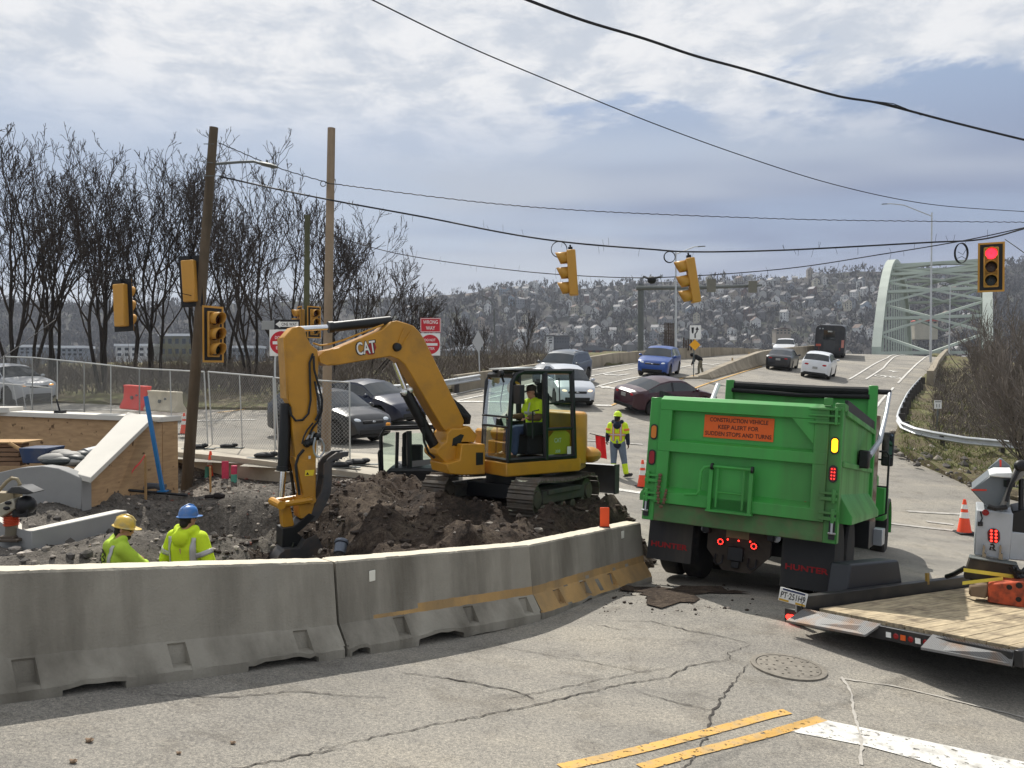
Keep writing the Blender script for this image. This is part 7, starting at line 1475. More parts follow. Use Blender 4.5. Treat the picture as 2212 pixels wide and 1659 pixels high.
def car(label, kind, pm, M, cat='car', name='parked_car', lights=None, rails=False, plate=True, rear_plate=True):
    K = KINDS[kind]; L_, W, top, belt = K['L'], K['W']/2, K['top'], K['belt']; t = thing(name, label, cat, M=M, group='cars on the street and ramp')
    ys = sorted(set(list(np.linspace(-L_/2, L_/2, 40))+[p[0] for p in top]+[y+d for y in K['wh'] for d in (-K['r']-.07, -.28, -.12, .12, .28, K['r']+.07)]+list(K['gl'])+list(K['rg'])+list(K['wg'])))
    ys = [y for i, y in enumerate(ys) if i == 0 or y-ys[i-1] > .012]; rings = []
    for y in ys:
        zt = interp(top, y); e = abs(y)/(L_/2); w = W*(1-.10*max(0, (e-.72)/.28)**1.6-.14*max(0, (e-.93)/.07)**2)
        zb = .21+.12*max(0, (e-.9)/.1)
        for yw in K['wh']:
            q = (K['r']+.065)**2-(y-yw)**2
            if q > 0: zb = max(zb, K['r']+math.sqrt(q))
        sh = min(belt, zt-.03); zb = min(zb, sh-.1); hgt = max(0, zt-belt); wr = w*(.93-.36*hgt) if hgt > .06 else w*.90
        za = belt+(zt-belt)*.0
        lo = lambda f: (w*.985+(wr-w*.985)*f, sh+(zt-.015-sh)*f)
        half = [(w*.86, zb), (w*.975, zb+.05), (w, max(zb+.06, .52+.0*e)), (w*.985, sh), lo(.12), lo(.86), (wr, zt-.012), (wr*.55, zt+.012+.02*(hgt > .1)), (0, zt+.018+.03*(hgt > .1))]
        half[2] = (w, min(max(zb+.06, .6), sh-.02)); rings.append([Vector((x, y, z)) for x, z in half]+[Vector((-x, y, z)) for x, z in half[-2::-1]])
    n = len(rings[0]); body, glass, pil = MB(), MB(), MB(); V = [p for r in rings for p in r]
    for mb in (body, glass, pil): mb.V = [tuple(v) for v in V]
    gmid = sum(K['gl'])/2-.1
    for i in range(len(ys)-1):
        ym = (ys[i]+ys[i+1])/2; zt = interp(top, ym)
        for j in range(n-1):
            f = (i*n+j, i*n+j+1, (i+1)*n+j+1, (i+1)*n+j); jj = j if j < 8 else n-2-j; dst = body
            if jj == 4 and K['gl'][0] < ym < K['gl'][1] and zt-belt > .12: dst = pil if abs(ym-gmid) < .05 else glass
            elif jj in (6, 7) and (K['wg'][0] < ym < K['wg'][1] or K['rg'][0] < ym < K['rg'][1]): dst = glass
            elif jj == 0 : dst = pil
            dst.F.append(f); dst.I.append(0)
    body.F += [tuple(range(n-1, -1, -1)), tuple(range((len(ys)-1)*n, len(ys)*n))]; body.I += [0, 0]
    def clean(o):
        bm = bmesh.new(); bm.from_mesh(o.data); bmesh.ops.delete(bm, geom=[v for v in bm.verts if not v.link_faces], context='VERTS'); bm.to_mesh(o.data); bm.free(); return o
    b = clean(body.build('body', pm, t, smooth=42)); clean(glass.build('windows', CGL, t, smooth=30)); clean(pil.build('trim', TRIM, t, smooth=30))
    mb = MB(); mb.box((0, 0, .36), (W*1.5, L_*.9, .3)); mb.build('underbody', TRIM, t)
    for y in K['wh']:
        for s in (-1, 1): tyre(t, (s*(W-.12), y, K['r']), (s, 0, 0), K['r'], .22, RIMM, False)
    zf = interp(top, L_/2-.2); zr = interp(top, -L_/2+.12)
    for s in (-1, 1):
        mb = MB(); mb.ell((s*W*.70, L_/2-.20, zf-.14), (.22, .13, .085), 12, 8, Matrix.Rotation(-s*.45, 3, 'Z')); mb.build('headlight', lights or HEADL, t)
        mb = MB(); mb.ell((s*W*.68, -L_/2+.12, min(zr-.12, .92)), (.24, .10, .085), 12, 8, Matrix.Rotation(s*.35, 3, 'Z')); mb.build('tail_light', mat('tail_light_red', S(170, 24, 30), .2, var=.04), t)
        mb = MB(); mb.ell((s*(W+.10), K['wg'][1]-.22, belt+.08), (.11, .07, .075), 10, 6); mb.tube([(s*(W-.06), K['wg'][1]-.2, belt+.04), (s*(W+.08), K['wg'][1]-.22, belt+.07)], .025, 6); mb.build('mirror', pm, t)
        if rails: mb = MB(); zz_ = interp(top, -.3); mb.tube([(s*W*.70, -1.4, zz_-.02), (s*W*.70, -1.3, zz_+.03), (s*W*.70, .1, zz_+.03), (s*W*.70, .2, zz_-.03)], .018, 6); mb.build('roof_rail', TRIM, t)
    mb = MB(); mb.box((0, L_/2-.035, .40), (W*1.3, .10, .17)); mb.build('lower_grille', TRIM, t, bevel=.03); mb = MB(); mb.box((0, L_/2-.06, zf-.18), (W*.95, .12, .10)); mb.build('grille', TRIM, t, bevel=.03)
    mb = MB(); mb.box((0, -L_/2+.03, .36), (W*1.5, .10, .16)); mb.build('rear_bumper_insert', TRIM, t, bevel=.03)
    if rear_plate: mb = MB(); mb.box((0, -L_/2-.012, .80 if kind == 'sedan' else .72), (.31, .02, .15)); mb.build('number_plate', CPL, t)
    mb = MB(); mb.ell((0, L_/2-.0, zf-.17), (.07, .015, .03), 8, 6); mb.build('badge', ALU, t)
    return t
def cpos(u, v, hd): p = gpx(u, v); return slope_M(p, R(hd))
def wpos(kind, a, b, side):
    """stand a car by the near rear and near front wheel's contact points"""
    K = KINDS[kind]; A, B = gpx(*a), gpx(*b); d = (B-A); d.z = 0; d.normalize(); r = Vector((d.y, -d.x, 0)); w = K['wh']
    c = (A+B)/2-d*(sum(w)/2)-r*side*(K['W']/2-.12); return slope_M(gp(c.x, c.y), math.atan2(d.x, d.y))
Mh = wpos('hatch', (606, 944), (731, 960), 1)
car('charcoal hatchback just behind the fence and the newer pole', 'hatch', paint('charcoal', S(34, 35, 38)), Mh, lights=None)
hd = math.degrees(math.atan2(Mh.col[1][0], Mh.col[1][1]))
car('dark navy sedan beyond the charcoal hatchback', 'sedan', paint('navy', S(20, 28, 52)), cpos(795, 906, hd-2))
car('silver sport utility car at the left edge behind the fence', 'suv', paint('silver', S(172, 174, 176)), cpos(20, 868, 118), lights=mat('lit_amber_lamp', S(240, 170, 90), .2, var=0, emit=.8))
car('light silver car half hidden behind the excavator cab', 'hatch', paint('light_silver', S(186, 190, 196)), cpos(1222, 864, 170), lights=mat('warm_headlamp', S(255, 226, 196), .2, var=0, emit=.8))
car('dark grey sport utility car coming down the ramp, leftmost on it', 'suv', paint('grey', S(82, 88, 94)), cpos(1216, 829, 204), rails=True)
car('bright blue sport utility car coming down the ramp', 'suv', paint('blue', S(18, 66, 140)), cpos(1424, 809, 202))
car('dark burgundy sedan behind the left end of the dump truck tailgate', 'sedan', paint('burgundy', S(58, 22, 34)), cpos(1436, 886, 62))
car('black sedan driving up the ramp beside the median wall', 'sedan', paint('black', S(26, 28, 32)), cpos(1689, 796, 27))
car('white sport utility car driving up the ramp, behind the bus', 'suv', paint('white', S(214, 216, 218)), cpos(1767, 813, 28))
p = at(1697, 731, 80); p.z -= 1.95; car('white pickup truck coming over the crest beyond the median wall', 'pickup', paint('white', S(214, 216, 218)), slope_M(p, R(204)), 'pickup', 'pickup_truck')
def bus():
    p = gpx(1789, 775); M = slope_M(p+Vector((.5, 1.2, 0)), R(23.5)); t = thing('city_bus', 'dark grey city bus seen from behind at the crest of the ramp', 'bus', M=M); W, L_, H = 1.28, 11.5, 3.05
    DB = mat('bus_dark_paint', S(44, 46, 50), .4, var=.08, vs=2, dirt=S(96, 92, 86), ds=2, da=.35)
    mb = MB(); ring = lambda y, k, z0: [Vector((x*k, y, z)) for x, z in ((-W, z0), (-W, H-.35), (-W+.12, H-.1), (-W+.4, H), (W-.4, H), (W-.12, H-.1), (W, H-.35), (W, z0))]
    mb.loft([ring(0, .97, .42), ring(.12, 1, .38), ring(L_, 1, .38)]); mb.build('body', DB, t, smooth=30, bevel=.02)
    F = Fr((0, -.005, 0), (1, 0, 0), (0, 0, 1))
    def pl(nm, x0, x1, z0, z1, m, c=.02): k = MB(); k.box(((x0+x1)/2, -c/2, (z0+z1)/2), (x1-x0, c, z1-z0)); return k.build(nm, m, t, bevel=.006)
    pl('rear_window', -.55, .42, 1.75, 2.6, CGL, .02); pl('engine_door', -.5, .45, .75, 1.65, mat('bus_panel', S(60, 62, 64), .5, var=.1), .03); pl('route_sign', -.22, .16, 2.42, 2.54, mat('pale_panel', S(170, 174, 172), .5), .035)
    pl('orange_notice', -1.15, -.72, 1.12, 1.32, mat('notice_red', S(176, 84, 66), .6)); pl('rear_notice', .98, 1.2, 1.05, 1.75, mat('notice_pink', S(190, 128, 116), .6)); pl('bumper', -1.25, 1.25, .4, .62, TRIM, .1)
    for s in (-1, 1):
        for z in (.85, 1.0): k = MB(); k.lathe([(.06, 0), (.05, .03)], (s*.88, 0, z), (0, -1, 0), 12); k.build('tail_lamp', mat('dim_red_lamp', S(110, 34, 34), .3), t)
        k = MB(); k.lathe([(.07, 0), (.06, .02)], (-.9+.25*(s > 0), 0, 2.72), (0, -1, 0), 12); k.build('upper_lamp', ALU, t)
        for y in (2.6, 8.6): tyre(t, (s*(W-.16), y, .5), (s, 0, 0), .5, .3, GALVD, False)
        k = MB(); k.box((s*(W+.006), 5.6, 2.05), (.02, 9.6, .85)); k.build('side_windows', CGL, t)
    k = MB(); k.box((W+.008, 4, .9), (.02, 6, .55)); k.build('side_stripe', mat('bus_grey', S(128, 130, 130), .5), t)
bus()
# ------------------------------------------------------------------ people
SKIN = mat('skin', S(190, 138, 112), .55, var=.05, vs=8); SKIND = mat('skin_dark', S(92, 62, 48), .55, var=.05, vs=8)
HIVIS = mat('hivis_lime', S(206, 232, 40), .8, var=.08, vs=6, bump=.5, bs=9); HIVISG = mat('hivis_faded_lime', S(176, 204, 62), .8, var=.1, vs=6, bump=.5, bs=9)
TAPE = mat('reflective_tape', S(186, 184, 180), .35, metal=.2, var=.05); DENIM = mat('denim', S(52, 66, 92), .9, var=.15, vs=8, bump=.4, bs=14); BOOT = mat('boot_leather', S(70, 54, 40), .7, var=.15); NAVY = mat('navy_cloth', S(28, 34, 52), .9, var=.12, vs=6, bump=.4, bs=12)
HAIR = mat('dark_hair', S(34, 26, 22), .7, var=.2, vs=20); HATC = {}
def caps(mb, p, q, r0, r1, n=12):
    p, q = Vector(p), Vector(q); mb.ell(p, (r0,)*3, n, 8); mb.ell(q, (r1,)*3, n, 8); mb.tube([p, p.lerp(q, .5), q], [r0, (r0+r1)/2, r1], n)
def chain(mb, P, r):
    for i in range(len(P)-1): caps(mb, P[i], P[i+1], r[i], r[i+1])
def skinned(mb, name, m, par, vox=.012, sm=6):
    o = mb.build(name, m, par, smooth=0, recalc=True); md = o.modifiers.new('join', 'REMESH'); md.mode = 'VOXEL'; md.voxel_size = vox; md.use_smooth_shade = True
    ms = o.modifiers.new('relax', 'SMOOTH'); ms.factor = .5; ms.iterations = sm; return o
def hand(mb, w, d, palm, thumb, curl=.5, k=1.):
    """palm and five fingers from the wrist w, pointing along d; palm: direction the palm faces; thumb: side the thumb leaves from"""
    w = Vector(w); d = Vector(d).normalized(); palm = Vector(palm); palm = (palm-d*palm.dot(d)).normalized(); s = d.cross(palm); s = s if s.dot(Vector(thumb)) > 0 else -s
    for i, off_ in enumerate((-.03, -.01, .01, .03)): caps(mb, w+d*.01+s*off_*.6*k, w+(d*.085+s*off_)*k, .016*k, .013*k, 8)
    for off_, ln in ((.033, .068), (.011, .078), (-.011, .072), (-.033, .056)):
        p = w+(d*.088+s*off_)*k; a = d
        for j in range(3):
            c, s_ = math.cos(curl), math.sin(curl); a = (a*c+palm*s_).normalized(); q = p+a*ln*k*(.45, .32, .26)[j]; caps(mb, p, q, (.0105-.001*j)*k, (.0095-.001*j)*k, 7); p = q
    p = w+(d*.03+s*.035)*k; q = p+(d*.03+s*.03+palm*.015)*k; caps(mb, p, q, .013*k, .011*k, 7); caps(mb, q, q+(d*.03+s*.004+palm*.018)*k, .011*k, .009*k, 7)
def head(mb, c, Rh, k=1.):
    T = lambda x, y, z: c+Rh @ Vector((x*k, y*k, z*k))
    mb.ell(T(0, -.01, .03), (.075*k, .098*k, .098*k), 14, 10, Rh); mb.ell(T(0, .022, -.045), (.058*k, .068*k, .075*k), 12, 8, Rh); mb.ell(T(0, .07, -.085), (.026*k, .024*k, .02*k), 8, 6, Rh)
    mb.ell(T(0, .098, -.015), (.014*k, .022*k, .03*k), 8, 6, Rh); mb.ell(T(0, .078, .025), (.05*k, .02*k, .014*k), 8, 6, Rh); mb.ell(T(0, .085, -.058), (.024*k, .012*k, .009*k), 8, 6, Rh)
    for s in (-1, 1): mb.ell(T(s*.076, -.005, -.005), (.012*k, .022*k, .032*k), 8, 6, Rh)
def person(label, M, J, yaw, pitch, skin, name='person'):
    t = thing(name, label, 'person', M=M); V = {k_: Vector(v) for k_, v in J.items() if len(v) == 3}; Rh = Matrix.Rotation(R(-yaw), 3, 'Z') @ Matrix.Rotation(R(-pitch), 3, 'X')
    mb = MB(); caps(mb, V['neck']-Vector((0, .0, .05)), V['head']-Rh @ Vector((0, .02, .05)), .058, .055); head(mb, V['head'], Rh)
    chain(mb, [V['hip'], V['waist'], V['chest'], V['neck']], [.13, .12, .14, .06])
    for s in 'lr':
        chain(mb, [V['sh'+s], V['el'+s], V['wr'+s]], [.055, .042, .029]); chain(mb, [V['hp'+s], V['kn'+s], V['an'+s]], [.085, .056, .042]); chain(mb, [V['an'+s], V['to'+s]], [.045, .035])
        caps(mb, V['chest'], V['sh'+s], .1, .06); d = V['wr'+s]-V['el'+s]; d = V.get('hd'+s, d); hand(mb, V['wr'+s], d, V.get('pm'+s, Vector((1 if s == 'l' else -1, .2, 0))), V.get('th'+s, Vector((0, 1, .3))), J.get('cu'+s, (.45,))[0])
    body = skinned(mb, 'body', skin, t, .0085, 3); e = MB()
    for s in (-1, 1): e.ell(V['head']+Rh @ Vector((s*.03, .083, .008)), (.012, .008, .008), 8, 6, Rh)
    e.build('eyes', mat('eye_dark', S(30, 24, 22), .2, var=0), body); return t, V, Rh
def jacket(t, V, m, sleeve=1., fat=1., hem=.0, name='jacket', hood=False):
    mb = MB(); f = fat; d = Vector((0, 0, 1))
    for sx in (-1, 1): chain(mb, [V['hip']+Vector((sx*.055, 0, hem)), V['waist']+Vector((sx*.065, 0, 0)), V['chest']+Vector((sx*.075, 0, 0)), V['chest'].lerp(V['neck'], .7)+Vector((sx*.06, 0, 0))], [.135*f, .135*f, .145*f, .095*f])
    for s in 'lr':
        caps(mb, V['chest'].lerp(V['sh'+s], .5)+Vector((0, 0, .03)), V['sh'+s], .10*f, .085*f); e = V['el'+s].lerp(V['wr'+s], max(0, sleeve*2-1)*.93) if sleeve > .5 else V['sh'+s].lerp(V['el'+s], sleeve*2)
        if sleeve > .5: chain(mb, [V['sh'+s], V['el'+s], e], [.088*f, .072*f, .056*f])
        else: chain(mb, [V['sh'+s], e], [.09*f, .082*f])
    if hood:
        n = V['neck']
        for i in range(9): a = math.pi*(.0+i/8); mb.ell(n+Vector((.115*math.cos(a), -.075*math.sin(a)-.0, .03-.05*math.sin(a))), (.06, .06, .055), 10, 6)
        mb.ell(n+Vector((0, -.13, -.07)), (.12, .06, .1), 10, 8)
    return skinned(mb, name, m, t, .013, 7)
def trousers(t, V, m, k=1., to=.96):
    mb = MB(); caps(mb, V['hip']+Vector((-.06, 0, .05)), V['hip']+Vector((.06, 0, .05)), .135*k, .135*k)
    for s in 'lr': chain(mb, [V['hp'+s], V['kn'+s], V['kn'+s].lerp(V['an'+s], to)], [.115*k, .085*k, .075*k])
    return skinned(mb, 'trousers', m, t, .013, 6)
def boots(t, V, m):
    for s in 'lr':
        mb = MB(); u = (V['to'+s]-V['an'+s]); u.z = 0; u.normalize(); a = V['an'+s]; caps(mb, a+Vector((0, 0, .05)), a-Vector((0, 0, .03)), .056, .056); caps(mb, a-Vector((0, 0, .04)), V['to'+s]+u*.02, .05, .042); mb.box(a+u*.05-Vector((0, 0, .078)), (.09, .27, .03), Matrix.Rotation(math.atan2(-u.x, u.y), 3, 'Z')); skinned(mb, 'boot', m, t, .012, 3)
def hat(t, V, Rh, m, band=None):
    c = V['head']; T = lambda x, y, z: c+Rh @ Vector((x, y, z)); mb = MB(); R2 = []; n = 24
    for f, z in ((1.0, .035), (.985, .07), (.9, .115), (.7, .15), (.4, .168), (.05, .172)): R2.append([T(.106*f*math.cos(2*math.pi*i/n), -.005+.126*f*math.sin(2*math.pi*i/n), z) for i in range(n)])
    mb.loft(R2); h = mb.build('hard_hat', m, t, smooth=50); mb = MB()
    mb.loft([[T(.106*k*math.cos(2*math.pi*i/n), -.005+(.126*k+(.055*(k-1)/.16*max(0, math.sin(2*math.pi*i/n))))*math.sin(2*math.pi*i/n), z) for i in range(n)] for k, z in ((.98, .036), (1.16, .028), (1.17, .034), (.98, .048))]); mb.build('hat_brim', m, h, smooth=50)
    mb = MB(); mb.tube([T(0, -.115+.0, .12), T(0, -.06, .163), T(0, 0, .18), T(0, .06, .165), T(0, .11, .12)], .014, 8); mb.build('hat_ridge', m, h, smooth=50); return h
def hairm(t, V, Rh, m=None, beard=False):
    c = V['head']; T = lambda x, y, z: c+Rh @ Vector((x, y, z)); mb = MB(); mb.ell(T(0, -.03, .025), (.083, .092, .095), 14, 10, Rh); mb.ell(T(0, -.065, -.045), (.062, .05, .06), 12, 8, Rh)
    if beard: mb.ell(T(0, .05, -.085), (.055, .05, .045), 12, 8, Rh)
    skinned(mb, 'hair', m or HAIR, t, .01, 2)
def band(t, pts, w, m, nrm, name='reflective_tape', par=None):
    """a strip of tape laid along points just outside the cloth"""
    mb = MB(); nrm = [Vector(n) for n in nrm] if isinstance(nrm, list) else [Vector(nrm)]*len(pts); L1, L2 = [], []
    for i, p in enumerate(pts): p = Vector(p); d = (Vector(pts[min(i+1, len(pts)-1)])-Vector(pts[max(i-1, 0)])).normalized(); s = d.cross(nrm[i]).normalized()*w/2; L1.append([p-s, p+s])
    mb.loft(L1, closed=False, caps=False); o = mb.build(name, m, par or t, recalc=False); md = o.modifiers.new('thick', 'SOLIDIFY'); md.thickness = .006; md.offset = 0
def wrap_to(o, target, off_=.006, flat=False):
    md = o.modifiers.new('lay', 'SHRINKWRAP'); md.target = target; md.offset = off_; md.wrap_mode = 'ABOVE_SURFACE'; md.wrap_method = 'PROJECT' if flat else 'NEAREST_SURFACEPOINT'
    if flat: md.use_project_y = True; md.use_positive_direction = True; md.use_negative_direction = False; md.project_limit = .2
def tape(t, target, pts, w, m, nrm, name='reflective_tape', n=10):
    P = [Vector(p) for p in pts]; D_ = dense(P, .03); mb = MB(); R_ = []; nv = Vector(nrm)
    for i, p in enumerate(D_): d = (D_[min(i+1, len(D_)-1)]-D_[max(i-1, 0)]).normalized(); s = d.cross(nv).normalized()*w/2; R_.append([p-s, p-s*.33, p+s*.33, p+s])
    mb.loft(R_, closed=False, caps=False); o = mb.build(name, m, target, recalc=False); wrap_to(o, target, flat=abs(nv.normalized().y) > .97); md = o.modifiers.new('thick', 'SOLIDIFY'); md.thickness = .004; md.offset = 1; return o
STAND = dict(hip=(0, 0, .95), waist=(0, 0, 1.08), chest=(0, .0, 1.30), neck=(0, -.01, 1.50), head=(0, .02, 1.64), shl=(-.19, 0, 1.42), shr=(.19, 0, 1.42), ell=(-.27, -.05, 1.15), elr=(.27, -.05, 1.15), wrl=(-.26, .08, .92), wrr=(.26, .08, .92), hpl=(-.10, 0, .92), hpr=(.10, 0, .92), knl=(-.11, .02, .50), knr=(.11, .02, .50), anl=(-.12, -.02, .09), anr=(.12, -.02, .09), tol=(-.14, .15, .045), tor=(.14, .15, .045))
def pm(p, yaw, s=1.): return Matrix.Translation(p) @ Matrix.Rotation(R(-yaw), 4, 'Z') @ Matrix.Scale(s, 4)
YHAT = mat('hat_yellow', S(222, 186, 84), .35, var=.1, vs=10, dirt=S(120, 140, 140), ds=9, da=.7); BHAT = mat('hat_blue', S(60, 118, 186), .35, var=.1, vs=8, dirt=S(150, 150, 140), ds=9, da=.5); NHAT = mat('hat_lime', S(214, 242, 50), .4, var=.04)
ORT = mat('tape_orange', S(226, 120, 60), .6, var=.08)
# worker in a yellow helmet, arms folded, looking right
d = 9.7; b = at(256, 1117, d); J = dict(STAND, elr=(.27, .20, 1.20), ell=(-.26, .12, 1.17), wrr=(.0, .32, 1.17), wrl=(.06, .25, 1.12), neck=(0, .03, 1.50), head=(0, .085, 1.63), hdr=(-.9, .1, .2), hdl=(.9, .1, .1), pmr=(0, -1, 0), pml=(0, -1, 0), thr=(0, 0, 1), thl=(0, 0, 1))
z0 = b.z-1.79; t, V, Rh = person('person in a lime hooded sweatshirt and a yellow hard hat with stickers, seen in profile', pm((b.x-.02, b.y, z0), 46), J, 38, 12, SKIN)
j = jacket(t, V, HIVISG, 1., 1.06, hood=True, name='hooded_sweatshirt'); trousers(t, V, DENIM); boots(t, V, BOOT); h = hat(t, V, Rh, YHAT); hairm(t, V, Rh, None, True)
tape(t, j, [(.13, -.22, 1.47), (.13, -.24, 1.3), (.12, -.22, 1.05)], .05, TAPE, (0, -1, 0)); tape(t, j, [(-.13, -.22, 1.47), (-.13, -.24, 1.3), (-.12, -.22, 1.05)], .05, TAPE, (0, -1, 0))
P = [(-.03+.08*math.cos(i*.314), -.27, 1.32+.10*math.sin(i*.314)) for i in range(21)]; tape(t, j, P, .012, INK, (0, -1, 0), 'round_emblem'); tape(t, j, [(-.07, -.27, 1.37), (-.03, -.27, 1.39), (.01, -.27, 1.36), (-.06, -.27, 1.32), (.01, -.27, 1.29), (-.05, -.27, 1.26)], .014, INK, (0, -1, 0), 'emblem_mark')
mb = MB()
for s in (-1, 1): mb.ell(V['head']+Rh @ Vector((s*.036, .09, .008)), (.03, .012, .02), 10, 6, Rh); mb.tube([V['head']+Rh @ Vector((s*.06, .085, .012)), V['head']+Rh @ Vector((s*.082, .0, .012))], .004, 5)
mb.build('sunglasses', mat('sunglass_black', S(14, 14, 15), .15, var=0), t)
# worker in a blue helmet seen from behind
d = 9.8; b = at(399, 1094, d); J = dict(STAND, ell=(-.31, -.02, 1.14), elr=(.33, -.02, 1.14), wrl=(-.24, .18, 1.0), wrr=(.26, .18, 1.0)); z0 = b.z-1.80
t, V, Rh = person('person in a bright lime sweatshirt and a blue hard hat, seen from behind', pm((b.x+.03, b.y, z0), 16), J, 12, 4, SKIN)
j = jacket(t, V, HIVIS, 1., 1.06, hood=True, name='hooded_sweatshirt'); trousers(t, V, DENIM); boots(t, V, BOOT); hat(t, V, Rh, BHAT); hairm(t, V, Rh)
tape(t, j, [(.165, -.22, 1.44), (.165, -.26, 1.3), (.16, -.24, 1.0)], .06, TAPE, (0, -1, 0)); tape(t, j, [(-.165, -.22, 1.44), (-.165, -.26, 1.3), (-.16, -.24, 1.0)], .06, TAPE, (0, -1, 0))
for s, k_ in (('r', 1), ('l', -1)): a, c = V['sh'+s], V['el'+s]; m_ = a.lerp(c, .62); tape(t, j, [m_+Vector((-.09*k_, -.08, -.03)), m_+Vector((0, -.12, 0)), m_+Vector((.11*k_, -.05, .05)), m_+Vector((.11*k_, .05, .05))], .06, TAPE, Vector((.3*k_, -.6, 1)).cross(Vector((1, 0, 0))) if False else (.0, -.5, .0) if False else (.35*k_, -.9, .1))
# flag person on the road
p = gpx(1334, 1029); s = p.y*140/FPX/1.80; J = dict(STAND, ell=(-.27, -.02, 1.16), wrl=(-.30, .12, .98), cul=(.9,), hdl=(-.3, .3, -.6), anr=(.24, -.03, .09), tor=(.36, .12, .05), knr=(.17, .03, .5), elr=(.27, -.02, 1.15), wrr=(.29, .02, .90)); t, V, Rh = person('person in a lime vest and helmet standing on the road holding a red flag', pm(p, 14, s), J, 28, 6, SKIND)
j0 = jacket(t, V, NAVY, 1., .96, -.06, 'navy_hoodie', True); vest = jacket(t, V, HIVIS, .34, 1.08, .04, 'safety_vest'); trousers(t, V, mat('grey_trousers', S(104, 116, 132), .9, var=.12, vs=8, bump=.4, bs=12), 1.06, .45); boots(t, V, mat('black_boot', S(28, 26, 26), .6)); hat(t, V, Rh, NHAT); hairm(t, V, Rh)
mb = MB()
for s_ in 'lr': chain(mb, [V['kn'+s_].lerp(V['an'+s_], .35), V['kn'+s_].lerp(V['an'+s_], .92)], [.082, .076])
skinned(mb, 'gaiters', HIVIS, t, .013, 3)
for x in (-.1, .1):
    tape(t, vest, [(x, -.24, 1.48), (x, -.25, 1.25), (x, -.24, 1.0)], .075, ORT, (0, -1, 0), 'orange_tape'); o = tape(t, vest, [(x, -.26, 1.48), (x, -.27, 1.25), (x, -.26, 1.0)], .035, TAPE, (0, -1, 0)); o.modifiers['lay'].offset = .012
tape(t, vest, [(-.24, -.06, 1.17), (-.14, -.22, 1.17), (.14, -.22, 1.17), (.24, -.06, 1.17)], .075, ORT, (0, -1, .01), 'orange_tape'); o = tape(t, vest, [(-.24, -.08, 1.17), (-.14, -.24, 1.17), (.14, -.24, 1.17), (.24, -.08, 1.17)], .035, TAPE, (0, -1, .01)); o.modifiers['lay'].offset = .012
for s_, k_ in (('r', 1), ('l', -1)): a = V['sh'+s_].lerp(V['el'+s_], .45); tape(t, vest, [a+Vector((-.06*k_, -.09, 0)), a+Vector((.04*k_, -.1, .01)), a+Vector((.1*k_, -.02, .02))], .06, ORT, (.2*k_, -1, 0), 'orange_tape')
W_ = pm(p, 14, s) @ V['wrl']; ft = thing('flag', 'red flag hanging from a short stick in the hand of the person on the road', 'flag', W_); mb = MB(); a, c = W_+Vector((.06, .02, .07)), W_+Vector((-.50*s, -.02, .20)); mb.tube([a, c], .012, 6); mb.build('stick', BLK, ft, world=True)
mb = MB(); R_ = []
for i in range(9): f = i/8; q = c.lerp(a, .28+.5*f); R_.append([q+Vector((.12*k_*(.5-f)*0+.05*k_, .03*math.sin(f*9+k_), -.62*s*k_)) for k_ in (0, .33, .66, 1)])
mb.loft(R_, closed=False, caps=False); o = mb.build('cloth', mat('flag_red', S(236, 40, 44), .7, var=.08, vs=5), ft, world=True, recalc=False)
# operator seated in the cab
Mo = Matrix((( -EXN.x, EXH.x, 0, 0), (-EXN.y, EXH.y, 0, 0), (0, 0, 1, 0), (0, 0, 0, 1))); o_ = EXLP(.74, .40, -.02); Mo = Matrix.Translation(o_) @ Mo @ Matrix.Scale(.86, 4)
J = dict(hip=(0, 0, .60), waist=(0, -.03, .74), chest=(0, -.04, .96), neck=(0, -.02, 1.16), head=(0, .02, 1.30), shl=(-.19, -.03, 1.08), shr=(.19, -.03, 1.08), ell=(-.26, .02, .82), elr=(.26, .02, .82), wrl=(-.27, .26, .82), wrr=(.27, .26, .82), hpl=(-.1, .02, .58), hpr=(.1, .02, .58), knl=(-.14, .46, .60), knr=(.14, .46, .58), anl=(-.13, .50, .15), anr=(.14, .52, .15), tol=(-.14, .68, .10), tor=(.15, .70, .10), pml=(0, 0, -1), pmr=(0, 0, -1), thl=(1, 0, 0), thr=(-1, 0, 0))
t, V, Rh = person('person operating the excavator, seated in its cab in a lime vest and dark cap', Mo, J, -4, 6, SKIN)
jacket(t, V, mat('brown_sleeves', S(108, 84, 58), .9, var=.12), 1., .95, .0, 'brown_jacket'); v = jacket(t, V, HIVIS, .3, 1.08, .02, 'safety_vest'); trousers(t, V, DENIM); boots(t, V, BOOT); hairm(t, V, Rh)
tape(t, v, [(-.25, -.1, .90), (-.22, .08, .9), (-.05, .16, .9), (.1, .16, .9)], .05, TAPE, (-.7, .7, 0)); tape(t, v, [(-.1, .12, 1.1), (-.11, .16, .95), (-.11, .14, .75)], .05, TAPE, (0, 1, 0))
mb = MB(); c = V['head']; T = lambda x, y, z: c+Rh @ Vector((x, y, z)); mb.loft([[T(.088*f*math.cos(i*.314), -.01+.11*f*math.sin(i*.314), z) for i in range(20)] for f, z in ((1., .03), (1, .08), (.85, .12), (.4, .14), (.05, .142))]); mb.loft([[T(x, .08, .04+e), T(x*.8, .19, .02+e)] for x in (-.07, 0, .07) for e in (0,)], closed=False, caps=False); o = mb.build('cap', mat('dark_cap', S(58, 50, 40), .8, var=.1), t); o.modifiers.new('thick', 'SOLIDIFY').thickness = .006
